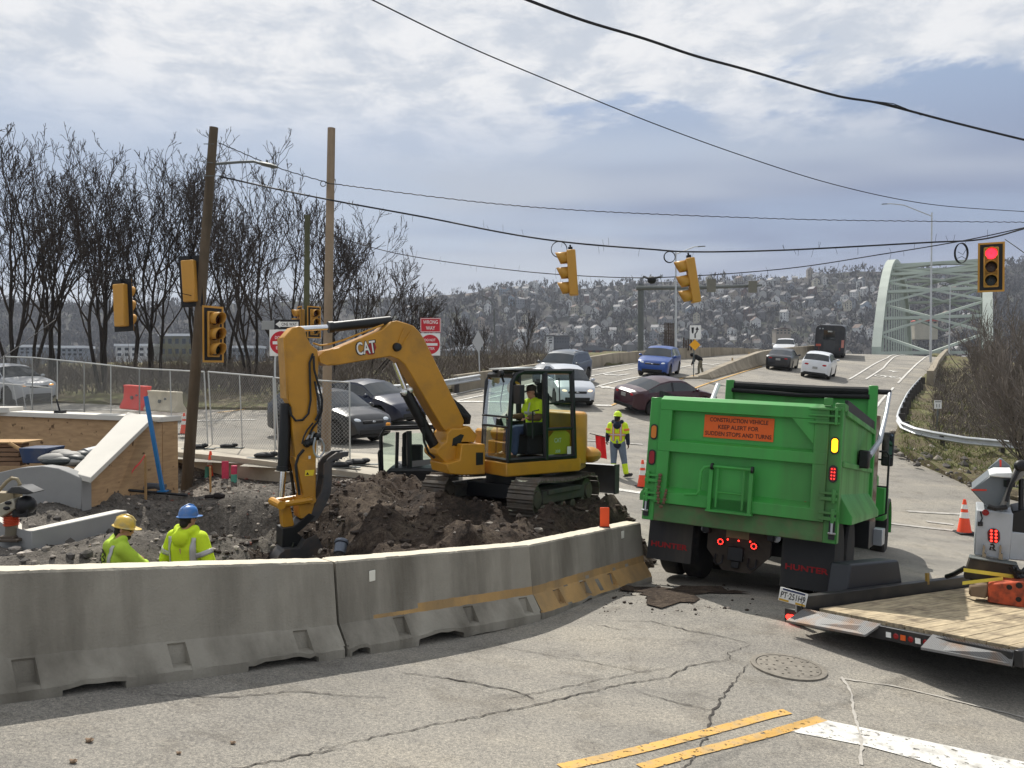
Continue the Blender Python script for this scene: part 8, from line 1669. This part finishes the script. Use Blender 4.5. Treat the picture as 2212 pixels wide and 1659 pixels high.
# dark figure bending behind the keep-right sign
p = gpx(1513, 809); s = .93; J = dict(STAND, waist=(0, .06, 1.05), chest=(0, .30, 1.18), neck=(0, .46, 1.27), head=(0, .58, 1.30), shl=(-.18, .38, 1.22), shr=(.18, .38, 1.22), ell=(-.2, .42, .95), elr=(.2, .42, .95), wrl=(-.16, .52, .74), wrr=(.16, .52, .74), knl=(-.10, .10, .5), knr=(.12, -.04, .5), anl=(-.1, .1, .09), anr=(.12, -.16, .09), tol=(-.11, .28, .045), tor=(.13, .02, .045))
t, V, Rh = person('person in a black hooded coat and patterned trousers bending on the median nose', pm(p, -72, s), J, 0, 40, SKIND)
jacket(t, V, mat('black_coat', S(20, 20, 22), .9, var=.1), 1., 1.15, .02, 'black_coat', True); trousers(t, V, mat('camouflage_cloth', S(128, 122, 104), .9, var=.1, vs=8, dirt=S(58, 56, 48), ds=9, da=.95)); boots(t, V, mat('black_boot', S(28, 26, 26), .6)); hairm(t, V, Rh)
mb = MB(); mb.ell(V['head']+Vector((0, -.03, .02)), (.12, .14, .13), 12, 8); skinned(mb, 'hood', mat('black_coat', S(20, 20, 22)), t, .014, 3)
# ------------------------------------------------------------------ valley, hillside town, arch bridge
def ridge_v(u): return np.interp(u, [-200, 0, 300, 620, 900, 1000, 1130, 1250, 1400, 1550, 1700, 1760, 1850, 1950, 2100, 2212, 2500], [655, 660, 668, 655, 645, 638, 622, 628, 613, 609, 611, 597, 589, 592, 590, 572, 560])
def hill_h(x, y):
    x = np.asarray(x, float); y = np.asarray(y, float); u = CU+FPX*x/np.maximum(y, 1); top = CZ+(HOR-ridge_v(u))/FPX*1000+2
    base = -26.; s = np.clip((y-470)/530, 0, 1); prof = s*(.75+.25*s); z = base+(top-base)*prof
    n = fbm(x/90, y/90, 4, 5)*14*np.clip(s*3, 0, 1)*np.clip((1.15-s)*3, 0.15, 1)
    return np.where(y > 1000, top-(y-1000)*.05, z+n)
HILLM = earth_mat('wooded_hill_ground', [(.3, S(52, 50, 50)), (.5, S(64, 61, 58)), (.62, S(66, 70, 54)), (.8, S(82, 78, 72))], .018, .08, .6, .0)
def hills():
    xs = np.arange(-900, 1300, 22.); ys = np.concatenate([[70, 90, 130, 200, 300, 400], np.arange(470, 1080, 14.), [1150, 1300]]); X, Y = np.meshgrid(xs, ys); Z = hill_h(X, Y); Z = np.where(Y < 120, -14, Z); nx = len(xs); mb = MB(); mb.V = list(zip(X.ravel().tolist(), Y.ravel().tolist(), Z.ravel().tolist()))
    mb.F = [(j*nx+i, j*nx+i+1, j*nx+i+1+nx, j*nx+i+nx) for j in range(len(ys)-1) for i in range(nx-1)]; mb.I = [0]*len(mb.F); tag(mb.build('hills', HILLM, smooth=60, recalc=False), None, kind='structure')
    # bare wood covering the hill: thousands of small twiggy crowns
    rng = np.random.default_rng(3); V = []; F = []; I = []; n = 0
    while n < 10500:
        u = rng.uniform(-120, 2350); s = rng.uniform(0, 1)**.8; y = 480+530*s; x = (u-CU)/FPX*y; m = float(vnoise(x/50, y/50, 9))
        if 640 < u < 1900 and rng.random() > .34+.8*max(0, m-.35): continue
        z = float(hill_h(x, y)); k = len(V); ev = rng.random() < .05; h = rng.uniform(5, 10)*(1.15 if ev else 1); r = h*(.22 if ev else .42)
        for q in range(13):
            c = np.array([rng.normal(0, r*.5), rng.normal(0, r*.5), h*(.25+.75*rng.random())]);
            if ev: c[:2] *= (1.25-c[2]/h)
            d = rng.normal(0, 1, (3, 3))*(r*.27, r*.27, r*.6)+(x, y, z)+c; V += d.tolist(); F.append((len(V)-3, len(V)-2, len(V)-1)); I.append(2 if ev else (0 if (n+q//5) % 3 else 1))
        n += 1
    mb = MB(); mb.V, mb.F, mb.I = [tuple(v) for v in V], F, I
    tag(mb.build('hillside_woods', [mat('bare_twigs', S(70, 67, 66), .95, var=.25, vs=.05), mat('bare_twigs_warm', S(82, 77, 73), .95, var=.25, vs=.05), mat('evergreen', S(52, 62, 48), .95, var=.2, vs=.05)], smooth=0, recalc=False), 'bare grey brown woods covering the far hillside', kind='stuff')
    # houses
    cols = [('white', S(200, 200, 198)), ('cream', S(176, 170, 152)), ('grey', S(132, 134, 137)), ('brick', S(112, 90, 82)), ('pale blue', S(140, 152, 164)), ('tan', S(150, 140, 126))]; roofs = [('dark', S(74, 72, 72)), ('brown', S(96, 80, 70)), ('pale', S(150, 148, 146))]
    rng = np.random.default_rng(12); protos = {}; sizes = [('narrow', 6, 9, 7.5), ('broad', 10, 8, 6), ('tall', 7.5, 8, 9.5)]
    for ci, (cn, cc) in enumerate(cols):
        for si, (sn, w, dp_, h) in enumerate(sizes):
            rn, rc = roofs[(ci+si) % 3]; mb = MB(); mb.box((0, 0, h/2-3), (w, dp_, h+6), mi=0); rh = w*.42; o = .5
            mb.add([(-w/2-o, -dp_/2-o, h), (w/2+o, -dp_/2-o, h), (0, -dp_/2-o, h+rh), (-w/2-o, dp_/2+o, h), (w/2+o, dp_/2+o, h), (0, dp_/2+o, h+rh)], [(0, 3, 5, 2), (1, 2, 5, 4), (0, 1, 4, 3)], 1); mb.add([(-w/2, -dp_/2-.1, h), (w/2, -dp_/2-.1, h), (0, -dp_/2-.1, h+rh*.93)], [(0, 1, 2)], 0)
            for zz_ in (2.2, 5.2, 7.8):
                if zz_ < h-.8:
                    for xx in (-w*.27, w*.27): mb.box((xx, -dp_/2-.03, zz_-.2), (1.1, .1, 1.7), mi=2)
                    for yy in (-dp_*.25, dp_*.25): mb.box((-w/2-.03, yy, zz_-.2), (.1, 1., 1.6), mi=2); mb.box((w/2+.03, yy, zz_-.2), (.1, 1., 1.6), mi=2)
            mb.box((w*.2, dp_*.2, h+rh*.8), (.8, .8, 2.2), mi=3)
            protos[(ci, si)] = (mb, cn, sn, rn, [mat('house_'+cn.replace(' ', '_'), cc, .8, var=.1, vs=.3), mat('roof_'+rn, rc, .8, var=.15, vs=.4), mat('house_window', S(48, 54, 60), .3, var=0), mat('chimney_brick', S(120, 84, 72), .9, var=.1)], [])
    placed = []; n = 0; tries = 0
    while n < 290 and tries < 20000:
        tries += 1; u = rng.uniform(700, 1905) if rng.random() < .93 else rng.uniform(2020, 2100); s = rng.uniform(.02, 1.0); y = 490+500*s; x = (u-CU)/FPX*y; m = float(vnoise(x/70+4, y/60, 19)); dens = np.interp(u, [640, 1000, 1300, 1700, 1900], [.1, .45, .8, 1, .7])
        if rng.random() > dens*(1.25 if m > .45 else .35): continue
        if any((x-a)**2+(y-b)**2 < 81 for a, b in placed): continue
        placed.append((x, y)); ci = rng.choice(6, p=[.34, .16, .24, .06, .08, .12]); si = int(rng.integers(0, 3)); pr = protos[(int(ci), si)]; a = rng.choice([0, 0, .5, -.5, 1.2])+rng.normal(0, .15); z = float(hill_h(x, y)); cn, sn, rn = pr[1:4]
        if not pr[5]: o = pr[0].build('hillside_house', pr[4], smooth=0); pr[5].append(o)
        else: o = pr[5][0].copy(); COL.objects.link(o)
        sc = rng.uniform(.66, .95); o.location = (x, y, z+1.0); o.rotation_euler = (0, 0, a); o.scale = (sc, sc, sc)
        where = 'high' if s > .62 else ('midway' if s > .3 else 'low'); side = ('left of' if u < 1215 else ('between' if u < 1500 else 'right of'))+' the hanging signals'
        tag(o, f'{sn} {cn} house, {rn} roof, {where} on the far hillside, {side}', 'house', f'{sn} {cn} houses {where} on the far hillside {side}'); n += 1
    big = MB(); ms = [mat('far_house_pale', S(158, 157, 155), .8, var=.15, vs=.05), mat('far_house_grey', S(104, 102, 101), .8, var=.15, vs=.05), mat('roof_dark', S(74, 72, 72))]; n = 0
    while n < 420:
        u = rng.uniform(700, 1905); s = rng.uniform(.05, 1.0); y = 490+500*s; x = (u-CU)/FPX*y
        if rng.random() > np.interp(u, [640, 1000, 1300, 1700, 1900], [.15, .5, .9, 1, .8]) or any((x-a)**2+(y-b)**2 < 49 for a, b in placed): continue
        placed.append((x, y)); z = float(hill_h(x, y))+.5; w, dp_, h = rng.uniform(4.5, 8), 6., rng.uniform(3.6, 6); Rz = Matrix.Rotation(rng.choice([0, 0, .5, -.5])+rng.normal(0, .2), 3, 'Z'); k = len(big.V); big.box((x, y, z+h/2-2), (w, dp_, h+4), Rz, int(rng.integers(0, 2)))
        c = Vector((x, y, z)); big.add([c+Rz @ Vector(v) for v in ((-w*.56, -3.3, h), (w*.56, -3.3, h), (0, -3.3, h+w*.42), (-w*.56, 3.3, h), (w*.56, 3.3, h), (0, 3.3, h+w*.42))], [(0, 3, 5, 2), (1, 2, 5, 4)], 2); big.add([c+Rz @ Vector(v) for v in ((-w/2, -3.02, h), (w/2, -3.02, h), (0, -3.02, h+w*.36))], [(0, 1, 2)], 0); n += 1
    tag(big.build('distant_houses', ms, smooth=0, recalc=False), 'the smaller farther houses covering the hillside', kind='stuff')
    # larger buildings at the foot of the hill
    def bld(lb, u0, u1, vb, vt, y, wall, roof, name='building', win=0, rows=1, pitch=.0, arch=False):
        a, c = at(u0, vb, y), at(u1, vt, y); w = c.x-a.x; h = c.z-a.z; dp_ = max(8, w*.5); t = thing(name, lb, 'building', ((a.x+c.x)/2, y, a.z)); mb = MB(); mb.box((0, dp_/2, h/2-4), (w, dp_, h+8)); mb.build('walls', wall, t)
        mb = MB(); p_ = pitch*w
        if p_: mb.add([(-w/2-.6, -.6, h), (w/2+.6, -.6, h), (0, -.6, h+p_), (-w/2-.6, dp_, h), (w/2+.6, dp_, h), (0, dp_, h+p_)], [(0, 3, 5, 2), (1, 2, 5, 4), (0, 1, 2), (3, 5, 4)])
        else: mb.box((0, dp_/2, h+.5), (w+1, dp_+1, 1.0))
        mb.build('roof', roof, t)
        for r_ in range(rows):
            for i in range(win):
                mb = MB(); x = -w/2+w*(i+.5)/win; z = h*(r_+.5)/rows; mb.box((x, -.05, z), (w/win*.5, .2, h/rows*.5))
                if arch: mb.lathe([(w/win*.25, -.15), (w/win*.25, .05)], (x, 0, z+h/rows*.25), (0, 1, 0), 12)
                mb.build('window', mat('house_window', S(48, 54, 60)), t)
    BRK = mat('red_brick', S(122, 76, 64), .9, var=.12, vs=.4); WHB = mat('white_metal_roof', S(224, 226, 228), .5, var=.06, vs=.1); GRW = mat('grey_shed_wall', S(136, 142, 148), .7, var=.1, vs=.1)
    bld('red brick hall with a low gable and arched windows at the foot of the hill', 1244, 1322, 771, 757, 430, BRK, mat('slate_roof', S(104, 106, 110), .8, var=.1, vs=.2), win=5, pitch=.14, arch=True)
    bld('long white roofed shed behind the wrong way sign', 952, 1062, 766, 757, 400, GRW, WHB, pitch=.09); bld('second long white roofed shed right of the wrong way sign', 1040, 1150, 772, 766, 380, GRW, WHB, pitch=.02)
    bld('white gabled shed at the foot of the hill behind the wrong way sign', 1012, 1048, 756, 748, 420, GRW, WHB, pitch=.2)
    bld('dark flat block with rows of windows low on the hillside', 1196, 1230, 742, 728, 520, mat('dark_wall', S(84, 86, 92), .8, var=.1), mat('roof_dark', S(74, 72, 72)), win=6, rows=2); bld('white gable end block beside the dark flat block', 1182, 1196, 743, 727, 515, mat('house_white', S(212, 212, 208)), mat('roof_dark', S(74, 72, 72)), win=1, rows=3)
    bld('long row house with small gables high on the hillside', 1652, 1704, 676, 662, 800, mat('house_tan', S(168, 150, 128)), mat('roof_pale', S(150, 148, 146)), win=10, pitch=.05); bld('brick house with a pointed roof beyond the bus', 1676, 1708, 722, 711, 560, mat('house_tan', S(150, 140, 126)), mat('roof_brown', S(96, 80, 70)), win=4, rows=2, pitch=.12)
    bld('red roofed building seen through the arch bridge', 1976, 2026, 700, 694, 420, mat('house_cream', S(196, 186, 160)), mat('red_roof', S(170, 84, 72), .8, var=.1), win=4, pitch=.14)
    for i, (u0, u1, vb, vt) in enumerate(((120, 180, 770, 752), (250, 330, 772, 748), (345, 420, 770, 726), (500, 560, 775, 752), (30, 90, 765, 750))): bld(['pale industrial shed seen between the trunks at the far left', 'white industrial block behind the bare trees', 'tall building with blue and yellow patches behind the leaning pole', 'pale low works building left of the excavator boom', 'grey shed at the far left beyond the parked silver car'][i], u0, u1, vb, vt, 330, [GRW, mat('house_white', S(212, 212, 208)), mat('dull_yellow_wall', S(112, 108, 78), .8, var=.3, vs=.2, dirt=S(70, 96, 128), ds=.1, da=.9), GRW, GRW][i], WHB, win=5, rows=2)
hills()
def bridge():
    BG = mat('bridge_green', S(170, 178, 168), .6, var=.1, vs=.3); ax = Vector((math.sin(R(30)), math.cos(R(30)), 0)); cr = Vector((ax.y, -ax.x, 0)); o = at(1893, 763, 112); t = thing('arch_bridge', 'pale green steel arch bridge with criss cross bracing beyond the ramp', 'bridge', o); W, L_, H = 13.4, 66., 15.5
    def P(s, c): return o+ax*s+cr*c+Vector((0, 0, H*(1-abs(2*s/L_-1)**2.7)))
    def beam(mb, a, b, w, h):
        d = (b-a).normalized(); s = d.cross(Vector((0, 0, 1))); s = s.normalized() if s.length > .01 else cr; u = s.cross(d).normalized(); V = [p+s*w*x+u*h*y for p in (a, b) for x, y in ((-.5, -.5), (.5, -.5), (.5, .5), (-.5, .5))]; mb.add(V, [(0, 1, 2, 3), (7, 6, 5, 4), (0, 4, 5, 1), (1, 5, 6, 2), (2, 6, 7, 3), (3, 7, 4, 0)])
    N = 28
    for c in (0, W):
        mb = MB(); R_ = []
        for i in range(N+1): p = P(L_*i/N, c); R_.append([p+cr*x+Vector((0, 0, z)) for x, z in ((-.6, -.9), (.6, -.9), (.6, .9), (-.6, .9))])
        mb.loft(R_); mb.build('arch_rib', BG, t, world=True, smooth=0)
    st = [0, 4.5, 9.5, 15, 21.5, 30, 38, 46, 54, 61]
    for a, b in zip(st, st[1:]):
        mb = MB(); beam(mb, P(a, 0), P(a, W), 1.3, .42); mb.build('cross_strut', BG, t, world=True, smooth=0)
        mb = MB(); m = P(b, W/2)
        m2 = P((a+b)/2, W/2); beam(mb, P((a+b)/2, 0), P(a, W/2), .8, .32); beam(mb, P((a+b)/2, W), P(a, W/2), .8, .32); beam(mb, P((a+b)/2, 0), P(b, W/2), .8, .32); beam(mb, P((a+b)/2, W), P(b, W/2), .8, .32); mb.build('cross_brace', BG, t, world=True, smooth=0)
    for i in range(1, 14):
        for c in (0, W): s = L_*i/14; mb = MB(); p = P(s, c); beam(mb, p, Vector((p.x, p.y, o.z-.5)), .22, .22); mb.build('hanger', BG, t, world=True, smooth=0)
    mb = MB(); d0, d1 = o-ax*26+Vector((0, 0, -4)), o+ax*L_+Vector((0, 0, -3)); mb.add([q+cr*c+Vector((0, 0, z)) for q in (d0, d1) for c, z in ((-.8, 0), (W+.8, 0), (W+.8, -1.5), (-.8, -1.5))], [(0, 1, 2, 3), (7, 6, 5, 4), (0, 4, 5, 1), (1, 5, 6, 2), (2, 6, 7, 3), (3, 7, 4, 0)]); mb.build('deck', GALVD, t, world=True, smooth=0)
    for c in (-.6, W+.6): mb = MB(); beam(mb, o+ax*-20+cr*c+Vector((0, 0, -1.9)), o+ax*L_+cr*c+Vector((0, 0, -1.2)), .3, .5); mb.build('deck_rail', BG, t, world=True, smooth=0)
bridge()

# ------------------------------------------------------------------ bare trees and brush
BARK = mat('dark_bark', S(50, 44, 39), .95, var=.2, vs=3, bump=.3, bs=20); TWIG = mat('twig_bark', S(60, 52, 46), .95, var=.2, vs=3); BRUSH = mat('brush_twigs', S(106, 98, 90), .95, var=.25, vs=1)
def grow(rng, base, H, stems, spread, lean=0., twigs=5, rmul=1., maxseg=13000, bow=.0):
    tr, cr_ = MB(), MB(); stack = []; cnt = 0
    acc = {id(tr): [], id(cr_): []}
    def seg(mb, p, q, r0, r1, n): acc[id(mb)].append((n, *p, *q, r0, r1))
    for s in range(stems):
        ang = rng.uniform(0, 6.28); sp = spread*rng.uniform(.3, 1.)*.42; d = np.array([math.cos(ang)*sp+lean, math.sin(ang)*sp*.6, 1.]); stack.append((np.array(base, float)+(rng.normal(0, .12), rng.normal(0, .12), -.2), d/np.linalg.norm(d), H*rng.uniform(.75, 1.), .011*H*rmul*rng.uniform(.8, 1.1), 0))
    while stack and cnt < maxseg:
        p, d, L_, r, lv = stack.pop(0); n = 7 if lv == 0 else (5 if lv == 1 else 3); seg_n = (9, 7, 5, 4, 3)[min(lv, 4)]; q = p; rr = r
        for i in range(seg_n):
            f = (i+1)/seg_n; d = d+rng.normal(0, .10+.03*lv, 3)+np.array([0, 0, .06+.06*(lv > 0)]); d /= np.linalg.norm(d); q2 = q+d*L_/seg_n; r2 = r*(1-.72*f) if lv < 3 else r*(1-.6*f); r2 = max(r2, .0125); seg(tr if lv == 0 and f < .75 else cr_, q, q2, rr, r2, n); cnt += 1
            if lv < 4 and (i >= 2 or lv > 0 and i >= 1):
                for _ in range(int(rng.random() < (1., .95, .8, .45)[lv])+int(rng.random() < (.5, .15, .1, 0)[lv])):
                    a = rng.normal(0, 1, 3); a -= d*a.dot(d); a /= np.linalg.norm(a); w = rng.uniform(.4, .85)*(.75+.35*spread); nd = d+a*w; nd /= np.linalg.norm(nd); stack.append((q2, nd, L_*(rng.uniform(.44, .72) if lv == 0 else rng.uniform(.36, .58))*(1.15-.5*f), max(r2*rng.uniform(.5, .75), .0135), lv+1))
            q, rr = q2, r2
    for mb in (tr, cr_):
        A_ = np.array(acc[id(mb)])
        for n in sorted(set(A_[:, 0])) if len(A_) else ():
            B_ = A_[A_[:, 0] == n]; n = int(n); p, q = B_[:, 1:4], B_[:, 4:7]; d = q-p; d /= np.linalg.norm(d, axis=1)[:, None]; a = np.cross(d, (0.3, .5, .81)); a /= np.linalg.norm(a, axis=1)[:, None]; b = np.cross(d, a)
            t = 6.2832*np.arange(n)/n; o = a[:, None]*np.cos(t)[:, None]+b[:, None]*np.sin(t)[:, None]; W_ = np.concatenate([p[:, None]+o*B_[:, 7, None, None], q[:, None]+o*B_[:, 8, None, None]], 1).reshape(-1, 3)
            k = len(mb.V)+np.arange(len(B_))[:, None, None]*2*n; j = np.arange(n); jj = (j+1) % n; Q = (k+np.stack([j, jj, n+jj, n+j], 1)[None]).reshape(-1, 4); mb.V += list(map(tuple, W_.tolist())); mb.F += list(map(tuple, Q.tolist())); mb.I += [0]*len(Q)
    return tr, cr_
def tree(label, u, vtop, d, stems, spread, seed, lean=0., name='bare_tree', H=None, maxseg=13000, m=None, group='bare trees beyond the street', rmul=1.):
    rng = np.random.default_rng(seed); x = (u-CU)/FPX*d; z = vz_left(x, d) if x < 15 else vz_right(x, d); H = (H or at(u, vtop, d).z-z)*.78; t = thing(name, label, 'tree', (x, d, z), group=group); tr, c = grow(rng, (0, 0, 0), H, stems, spread, lean, maxseg=maxseg, rmul=rmul); tr.build('trunk', BARK, t, recalc=False, smooth=60); c.build('crown', m or TWIG, t, recalc=False, smooth=60)
for a in (('tall bare tree cut off by the left edge of the view', 22, 262, 40, 4, .55, 1, .02), ('bare tree standing behind the left part of the fence, between the two leftmost signals', 118, 300, 44, 3, .5, 2, 0), ('tall bare tree rising above the leftmost yellow signal', 222, 292, 41, 4, .55, 3, 0), ('bare tree directly left of the leaning pole', 335, 348, 43, 3, .6, 4, 0), ('bare tree behind the leaning pole', 432, 325, 45, 3, .6, 5, 0),
          ('slim bare tree behind the others, between the leftmost tree and the fence corner', 70, 330, 52, 2, .5, 11, 0), ('slim bare tree far behind, right of the leftmost signal', 290, 400, 54, 2, .6, 12, 0), ('slim bare tree far behind, just right of the leaning pole', 490, 380, 54, 2, .6, 13, 0), ('slim leaning bare tree behind the excavator boom', 760, 480, 52, 2, .9, 14, .2),
          ('bare tree between the leaning pole and the newer pole', 545, 345, 42, 3, .55, 6, 0), ('forked bare tree standing just left of the newer pole', 625, 345, 40, 2, .75, 7, .04), ('wide bare tree spreading to the right behind the newer pole', 712, 420, 41, 3, .95, 8, .16), ('low bare tree leaning right over the wrong way sign', 800, 540, 43, 3, 1.0, 9, .22)): tree(*a)
tree('small scrubby bare tree right of the wrong way sign', 985, 660, 48, 3, .8, 20, 0, maxseg=1500); tree('burnt bare double trunk standing above the parapet', 1140, 655, 56, 2, .35, 22, .02, maxseg=500, rmul=1.3)
tree('young bare tree below the curved street lamp', 1045, 690, 54, 2, .7, 23, 0, maxseg=900)
G2 = 'bare shrubs on the right bank'
for i, (u, vt, d, lb, ln) in enumerate(((2205, 655, 27, 'big tangled bare shrub at the right edge under the red signal', -.35), (2180, 700, 34, 'bare shrub leaning over the curved guardrail', -.45), (2130, 690, 44, 'bare shrub in front of the right leg of the arch bridge', -.3), (2150, 640, 52, 'bare tree beside the arch bridge at the right edge', -.1), (2090, 730, 56, 'low bare shrub beside the end of the weathered parapet', -.2), (2230, 760, 25, 'low bramble bush behind the straight end of the guardrail', -.5))): tree(lb, u+14, vt, d, 8, 1.1, 40+i, ln*.35, 'bare_shrub', maxseg=2300, m=BRUSH, group=G2, rmul=.5)
def brush():
    rng = np.random.default_rng(77)
    def stuff(name, lb, n, f, hgt, m, col=2):
        V, F = [], []
        for i in range(n):
            x, y, z = f(); h = hgt*rng.uniform(.4, 1.); p = np.array([x, y, z-.1]); d = np.array([rng.normal(0, .5), rng.normal(0, .4), 1.])
            for s in range(4):
                q = p+d*h/4; w = .011*(1.2-.25*s)*(1+y/60); V += [tuple(p+(-w, 0, 0)), tuple(p+(w, 0, 0)), tuple(q+(w*.7, 0, 0)), tuple(q+(-w*.7, 0, 0))]; k = len(V); F.append((k-4, k-3, k-2, k-1)); p = q; d = d+rng.normal(0, .35, 3)+(0, 0, -.08)
        mb = MB(); mb.V, mb.F, mb.I = V, F, [0]*len(F); tag(mb.build(name, m, smooth=0, recalc=False), lb, kind='stuff')
    def fl():
        while True:
            u = rng.uniform(-60, 1180); y = rng.uniform(37, 58); x = (u-CU)/FPX*y
            if not (px((x, y, gz(x, y)))[1] > 858-(max(0, u-850)*.16)): return x, y, vz_left(x, y)
    stuff('scrub', 'dry tangled scrub along the far side of the street', 9000, fl, 1.5, BRUSH)
    def fr_():
        while True:
            y = rng.uniform(24, 62); x = (rng.uniform(2015, 2330)-CU)/FPX*y
            if y > 31: return x, y, vz_right(x, y)
    stuff('bramble', 'dry brambles and weeds on the right bank', 6500, fr_, .85, BRUSH)
    def fg():
        while True:
            u = rng.uniform(1945, 2230); v = rng.uniform(875, 1070); p = gpx(u, v)
            if v < 960 or v < 985+(u-1925)*.30: return p.x, p.y, vz_right(p.x, p.y)
    stuff('grass', 'short green and dry grass on the right bank', 6500, fg, .26, mat('grass_blades', S(104, 116, 58), .9, var=.35, vs=.8, dirt=S(140, 124, 92), ds=.9, da=.9))
    # stones and rubble: on the loose soil, on the gravel and along the right bank
    ico = [(0, 0, 1), (.9, 0, .4), (.28, .85, .45), (-.72, .53, .4), (-.72, -.53, .45), (.28, -.85, .4), (.6, .5, -.5), (-.3, .8, -.5), (-.9, 0, -.5), (-.3, -.8, -.5), (.7, -.5, -.5), (0, 0, -.9)]; fi = [(0, 1, 2), (0, 2, 3), (0, 3, 4), (0, 4, 5), (0, 5, 1), (1, 6, 2), (2, 7, 3), (3, 8, 4), (4, 9, 5), (5, 10, 1), (2, 6, 7), (3, 7, 8), (4, 8, 9), (5, 9, 10), (1, 10, 6), (11, 7, 6), (11, 8, 7), (11, 9, 8), (11, 10, 9), (11, 6, 10)]
    def rocks(name, lb, n, f, s0, s1, mats, mw):
        V, F, I = [], [], []
        for i in range(n):
            x, y, z = f(); s = s0*(s1/s0)**(rng.random()**3.2); a = rng.uniform(0, 6.28); c, sn = math.cos(a), math.sin(a); sc = rng.uniform(.55, 1.2, 3)*s; k = len(V); J_ = rng.uniform(.7, 1.25, 12); mi = int(rng.choice(len(mats), p=mw))
            for (px_, py_, pz_), j in zip(ico, J_): px_, py_, pz_ = px_*sc[0]*j, py_*sc[1]*j, pz_*sc[2]*j*.8; V.append((x+px_*c-py_*sn, y+px_*sn+py_*c, z+pz_+s*.15))
            F += [tuple(k+q for q in t) for t in fi]; I += [mi]*20
        mb = MB(); mb.V, mb.F, mb.I = V, F, I; tag(mb.build(name, mats, smooth=0, recalc=False), lb, kind='stuff')
    bx0 = [p[0] for p in PIT]; by0 = [p[1] for p in PIT]
    def fd():
        while True:
            x, y = rng.uniform(-4.2, 2.4), rng.uniform(7.5, 16.5)
            if inside(PIT, x, y): return x, y, float(dz(x, y))
    def fgv():
        while True:
            x, y = rng.uniform(-9, -2.5), rng.uniform(8, 19)
            if inside(PIT, x, y): return x, y, float(dz(x, y))
    rocks('soil_clods', 'loose clods and stones on the excavated soil', 6000, fd, .012, .075, [mat('clod_dark', S(54, 45, 38), .95, var=.25, vs=12, bump=.6, bs=30), mat('clod_mid', S(76, 64, 54), .95, var=.25, vs=12, bump=.6, bs=30), mat('stone_grey', S(142, 134, 124), .9, var=.2, vs=12)], [.6, .35, .05])
    rocks('gravel_stones', 'grey and pale stones scattered on the gravel', 7000, fgv, .010, .07, [mat('stone_dark', S(84, 80, 76), .95, var=.25, vs=12), mat('stone_grey', S(142, 134, 124)), mat('stone_pale', S(188, 178, 166), .9, var=.15, vs=12), mat('stone_red', S(132, 88, 76), .9, var=.2, vs=12)], [.62, .27, .08, .03])
    def fr2():
        u = rng.uniform(1925, 2230); f = (u-1925)/290; v = 972+f*100+rng.normal(0, 14)-12*rng.random(); p = gpx(u, v); return p.x, p.y, gz(p.x, p.y)+.12
    rocks('roadside_rubble', 'broken rubble and litter along the edge of the right bank', 420, fr2, .04, .24, [mat('stone_dark', S(84, 80, 76)), mat('stone_grey', S(142, 134, 124)), mat('stone_pale', S(188, 178, 166))], [.58, .36, .06])
    def fs():
        p = gpx(rng.uniform(1290, 1640), rng.uniform(1262, 1330)); return p.x, p.y, gz(p.x, p.y)
    rocks('road_grit', 'grit and small clods fallen on the road by the truck wheels', 160, fs, .008, .035, [mat('clod_dark', S(70, 57, 47)), mat('stone_grey', S(142, 134, 124))], [.8, .2])
brush()
def haze():
    me = bpy.data.meshes.new('haze'); mb = MB(); mb.box((200, 560, 46), (2600, 1560, 260)); me.from_pydata(mb.V, [], mb.F); o = bpy.data.objects.new('haze', me); COL.objects.link(o); tag(o, None, kind='stuff')
    m = bpy.data.materials.new('haze'); m.use_nodes = True; nt = m.node_tree; nt.nodes.clear(); ou = nt.nodes.new('ShaderNodeOutputMaterial'); v = nt.nodes.new('ShaderNodeVolumePrincipled'); v.inputs['Color'].default_value = (.80, .87, 1, 1); v.inputs['Density'].default_value = .00015; v.inputs['Anisotropy'].default_value = .2; nt.links.new(v.outputs[0], ou.inputs['Volume']); me.materials.append(m)
haze()
